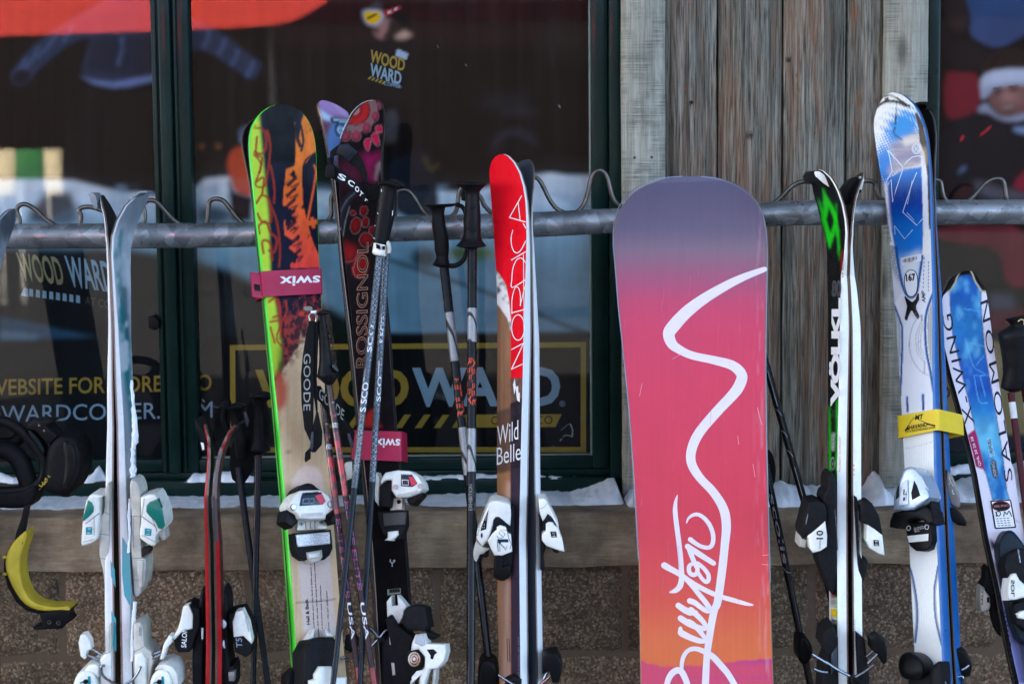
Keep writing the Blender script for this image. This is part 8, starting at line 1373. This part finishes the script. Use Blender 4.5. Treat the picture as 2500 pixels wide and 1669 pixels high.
# ---- short black pair in the shade
for top, bot, lab, gp, cap in (((582, 1140), (654, 1669), 'short black pole with a strapped grip, left of the shaded pair', zAC([(572, 238, 775, 226), (590, 262, 740, 260), (612, 330, 720, 330), (640, 470, 760, 470), (660, 600, 800, 600), (670, 700, 790, 700), (690, 770, 790, 775)]), zAC([(560, 250), (620, 208), (720, 200), (784, 222), (740, 262), (640, 262)])),
                               ((631, 1105), (618, 1669), 'short black pole with a round flared grip, right of the shaded pair', zAC([(826, 120, 1048, 130), (850, 160, 1020, 160), (872, 230, 985, 230), (866, 400, 980, 400), (856, 560, 990, 560), (840, 640, 1020, 640), (834, 690, 1044, 690), (880, 735, 960, 735)]), zAC([(828, 125), (870, 92), (940, 80), (1010, 92), (1048, 130), (1030, 165), (940, 150), (850, 160)]))):
    o, f = pole(lab, top, bot, .105, .02, .0072, .0060, [(1000, 0)], [m_steelblue])
    loft('grip', gp, .105, m_grip, o, 1, 20); slab('grip_cap', cap, .105, -.02, .022, m_grip, o, .006)
    if top[0] < 600:
        slab('wrist_strap', zAC([(640, 560), (690, 420), (760, 480), (800, 560), (880, 640), (860, 900), (770, 1040), (700, 1050), (640, 1000), (610, 870), (618, 700)]), .12, -.004, .004, m_web, o, .002); tube('strap_loop', [P(*q, .11) for q in zAC([(560, 260), (540, 320), (560, 420), (600, 480), (640, 560)])], .006, m_web, o, 8, 4); slab('strap_buckle', zAC([(760, 290), (785, 280), (820, 380), (800, 440), (780, 400)]), .09, -.002, .004, MC['slate_plastic'], o, .001)
        slab('hand_pad', zAC([(520, 200), (560, 150), (625, 175), (600, 260), (560, 420), (530, 300)]), .12, -.01, .01, m_web, o, .004)
# ---- black pair between the snowboard and the green-emblem skis
m_mk = pm('pale_shaft_print', (150, 150, 152), .4)
o, f = pole('black pole leaning steeply between the snowboard and the green-emblem skis, upper one', (1800, 640), (2075, 1622), .0, -.14, .0078, .0064, [(600, 0)], [m_blksh])
A_, B_ = (1800, 640), (2075, 1622); strk('shaft_print', [([lerp(A_, B_, 905), lerp(A_, B_, 990)], 1.6), ([lerp(A_, B_, 1140), lerp(A_, B_, 1240)], 1.4)] + [([(lerp(A_, B_, v)[0] - 7, v - 2), (lerp(A_, B_, v)[0] + 2, v + 6), (lerp(A_, B_, v)[0] + 7, v + 14)], 1.6) for v in (1000, 1052, 1100)], f, .0006, m_mk, o, 2, 20)
loft('grip', [(1786, 540, 1812, 540), (1788, 600, 1816, 598), (1792, 660, 1818, 656)], .0, m_grip, o, 1, 14)
o, f = pole('black pole with pale lettering, low beside the snowboard', (1800, 800), (1972, 1640), .0, -.13, .0080, .0066, [(600, 0)], [m_blksh])
A_, B_ = (1800, 800), (1972, 1640); alongtext(o, f, A_, B_, 1205, 1375, 12, 'scolis', m_mk, .01, False); strk('shaft_print', [([(1913, 1385), (1920, 1395), (1936, 1398)], 1.6)], f, .0006, m_mk, o, 2)
loft('grip', [(1790, 690, 1816, 690), (1792, 750, 1820, 748), (1796, 812, 1822, 810)], .0, m_grip, o, 1, 14)
slab('strap_disc', [(1874 + 20 * math.cos(t), 1150 + 53 * math.sin(t)) for t in np.linspace(0, 6.283, 24, False)], .01, -.004, .008, m_blk, o, .003, 0); slab('basket_cup', zAB([(205, 1335), (235, 1325), (268, 1370), (274, 1420), (245, 1478), (205, 1460), (198, 1400)]), P(1960, 1600, -.13).y, -.03, .03, m_blk, o, .008)
# ---- pole at the right edge
m_rw = pm('white_shaft_band', (206, 204, 202), .4); m_mar = pm('maroon_shaft', (70, 26, 30), .35)
for top, bot, lab, gp, Yg in (((2468, 958), (2512, 1300), 'black-gripped pole with a white band at the right edge', zH([(1052, 470, 1240, 440), (1090, 505, 1240, 500), (1012, 560, 1240, 560), (1024, 640, 1240, 640), (1036, 720, 1240, 720), (1044, 800, 1230, 800), (1030, 890, 1190, 880), (1036, 910, 1180, 900), (1090, 935, 1150, 925)]), -.07), ((2500, 940), (2552, 1300), 'second black-gripped pole cut off by the right edge', [(2500, 770, 2560, 770), (2502, 800, 2556, 800), (2498, 900, 2556, 900), (2490, 930, 2560, 930)], -.04)):
    o, f = pole(lab, top, bot, Yg, Yg - .07, .0068, .006, [(900, 0), (982, 1), (1022, 0)], [m_mar, m_rw])
    loft('grip', gp, Yg, m_grip, o, .7, 20); 
    if top[0] < 2490:
        tag(strk('grip_ribs', [(zH([(1140, y), (1175, y - 6)]), 5) for y in range(590, 860, 24)], YF(Yg - .06), 0, m_ink, o, 1), kind='stuff'); strk('gold_clip', [(zH([(1140, 480), (1160, 468), (1178, 480), (1176, 500)]), 3)], YF(Yg - .058), 0, pm('gold_print', (196, 176, 120), .4, .3), o, 3)
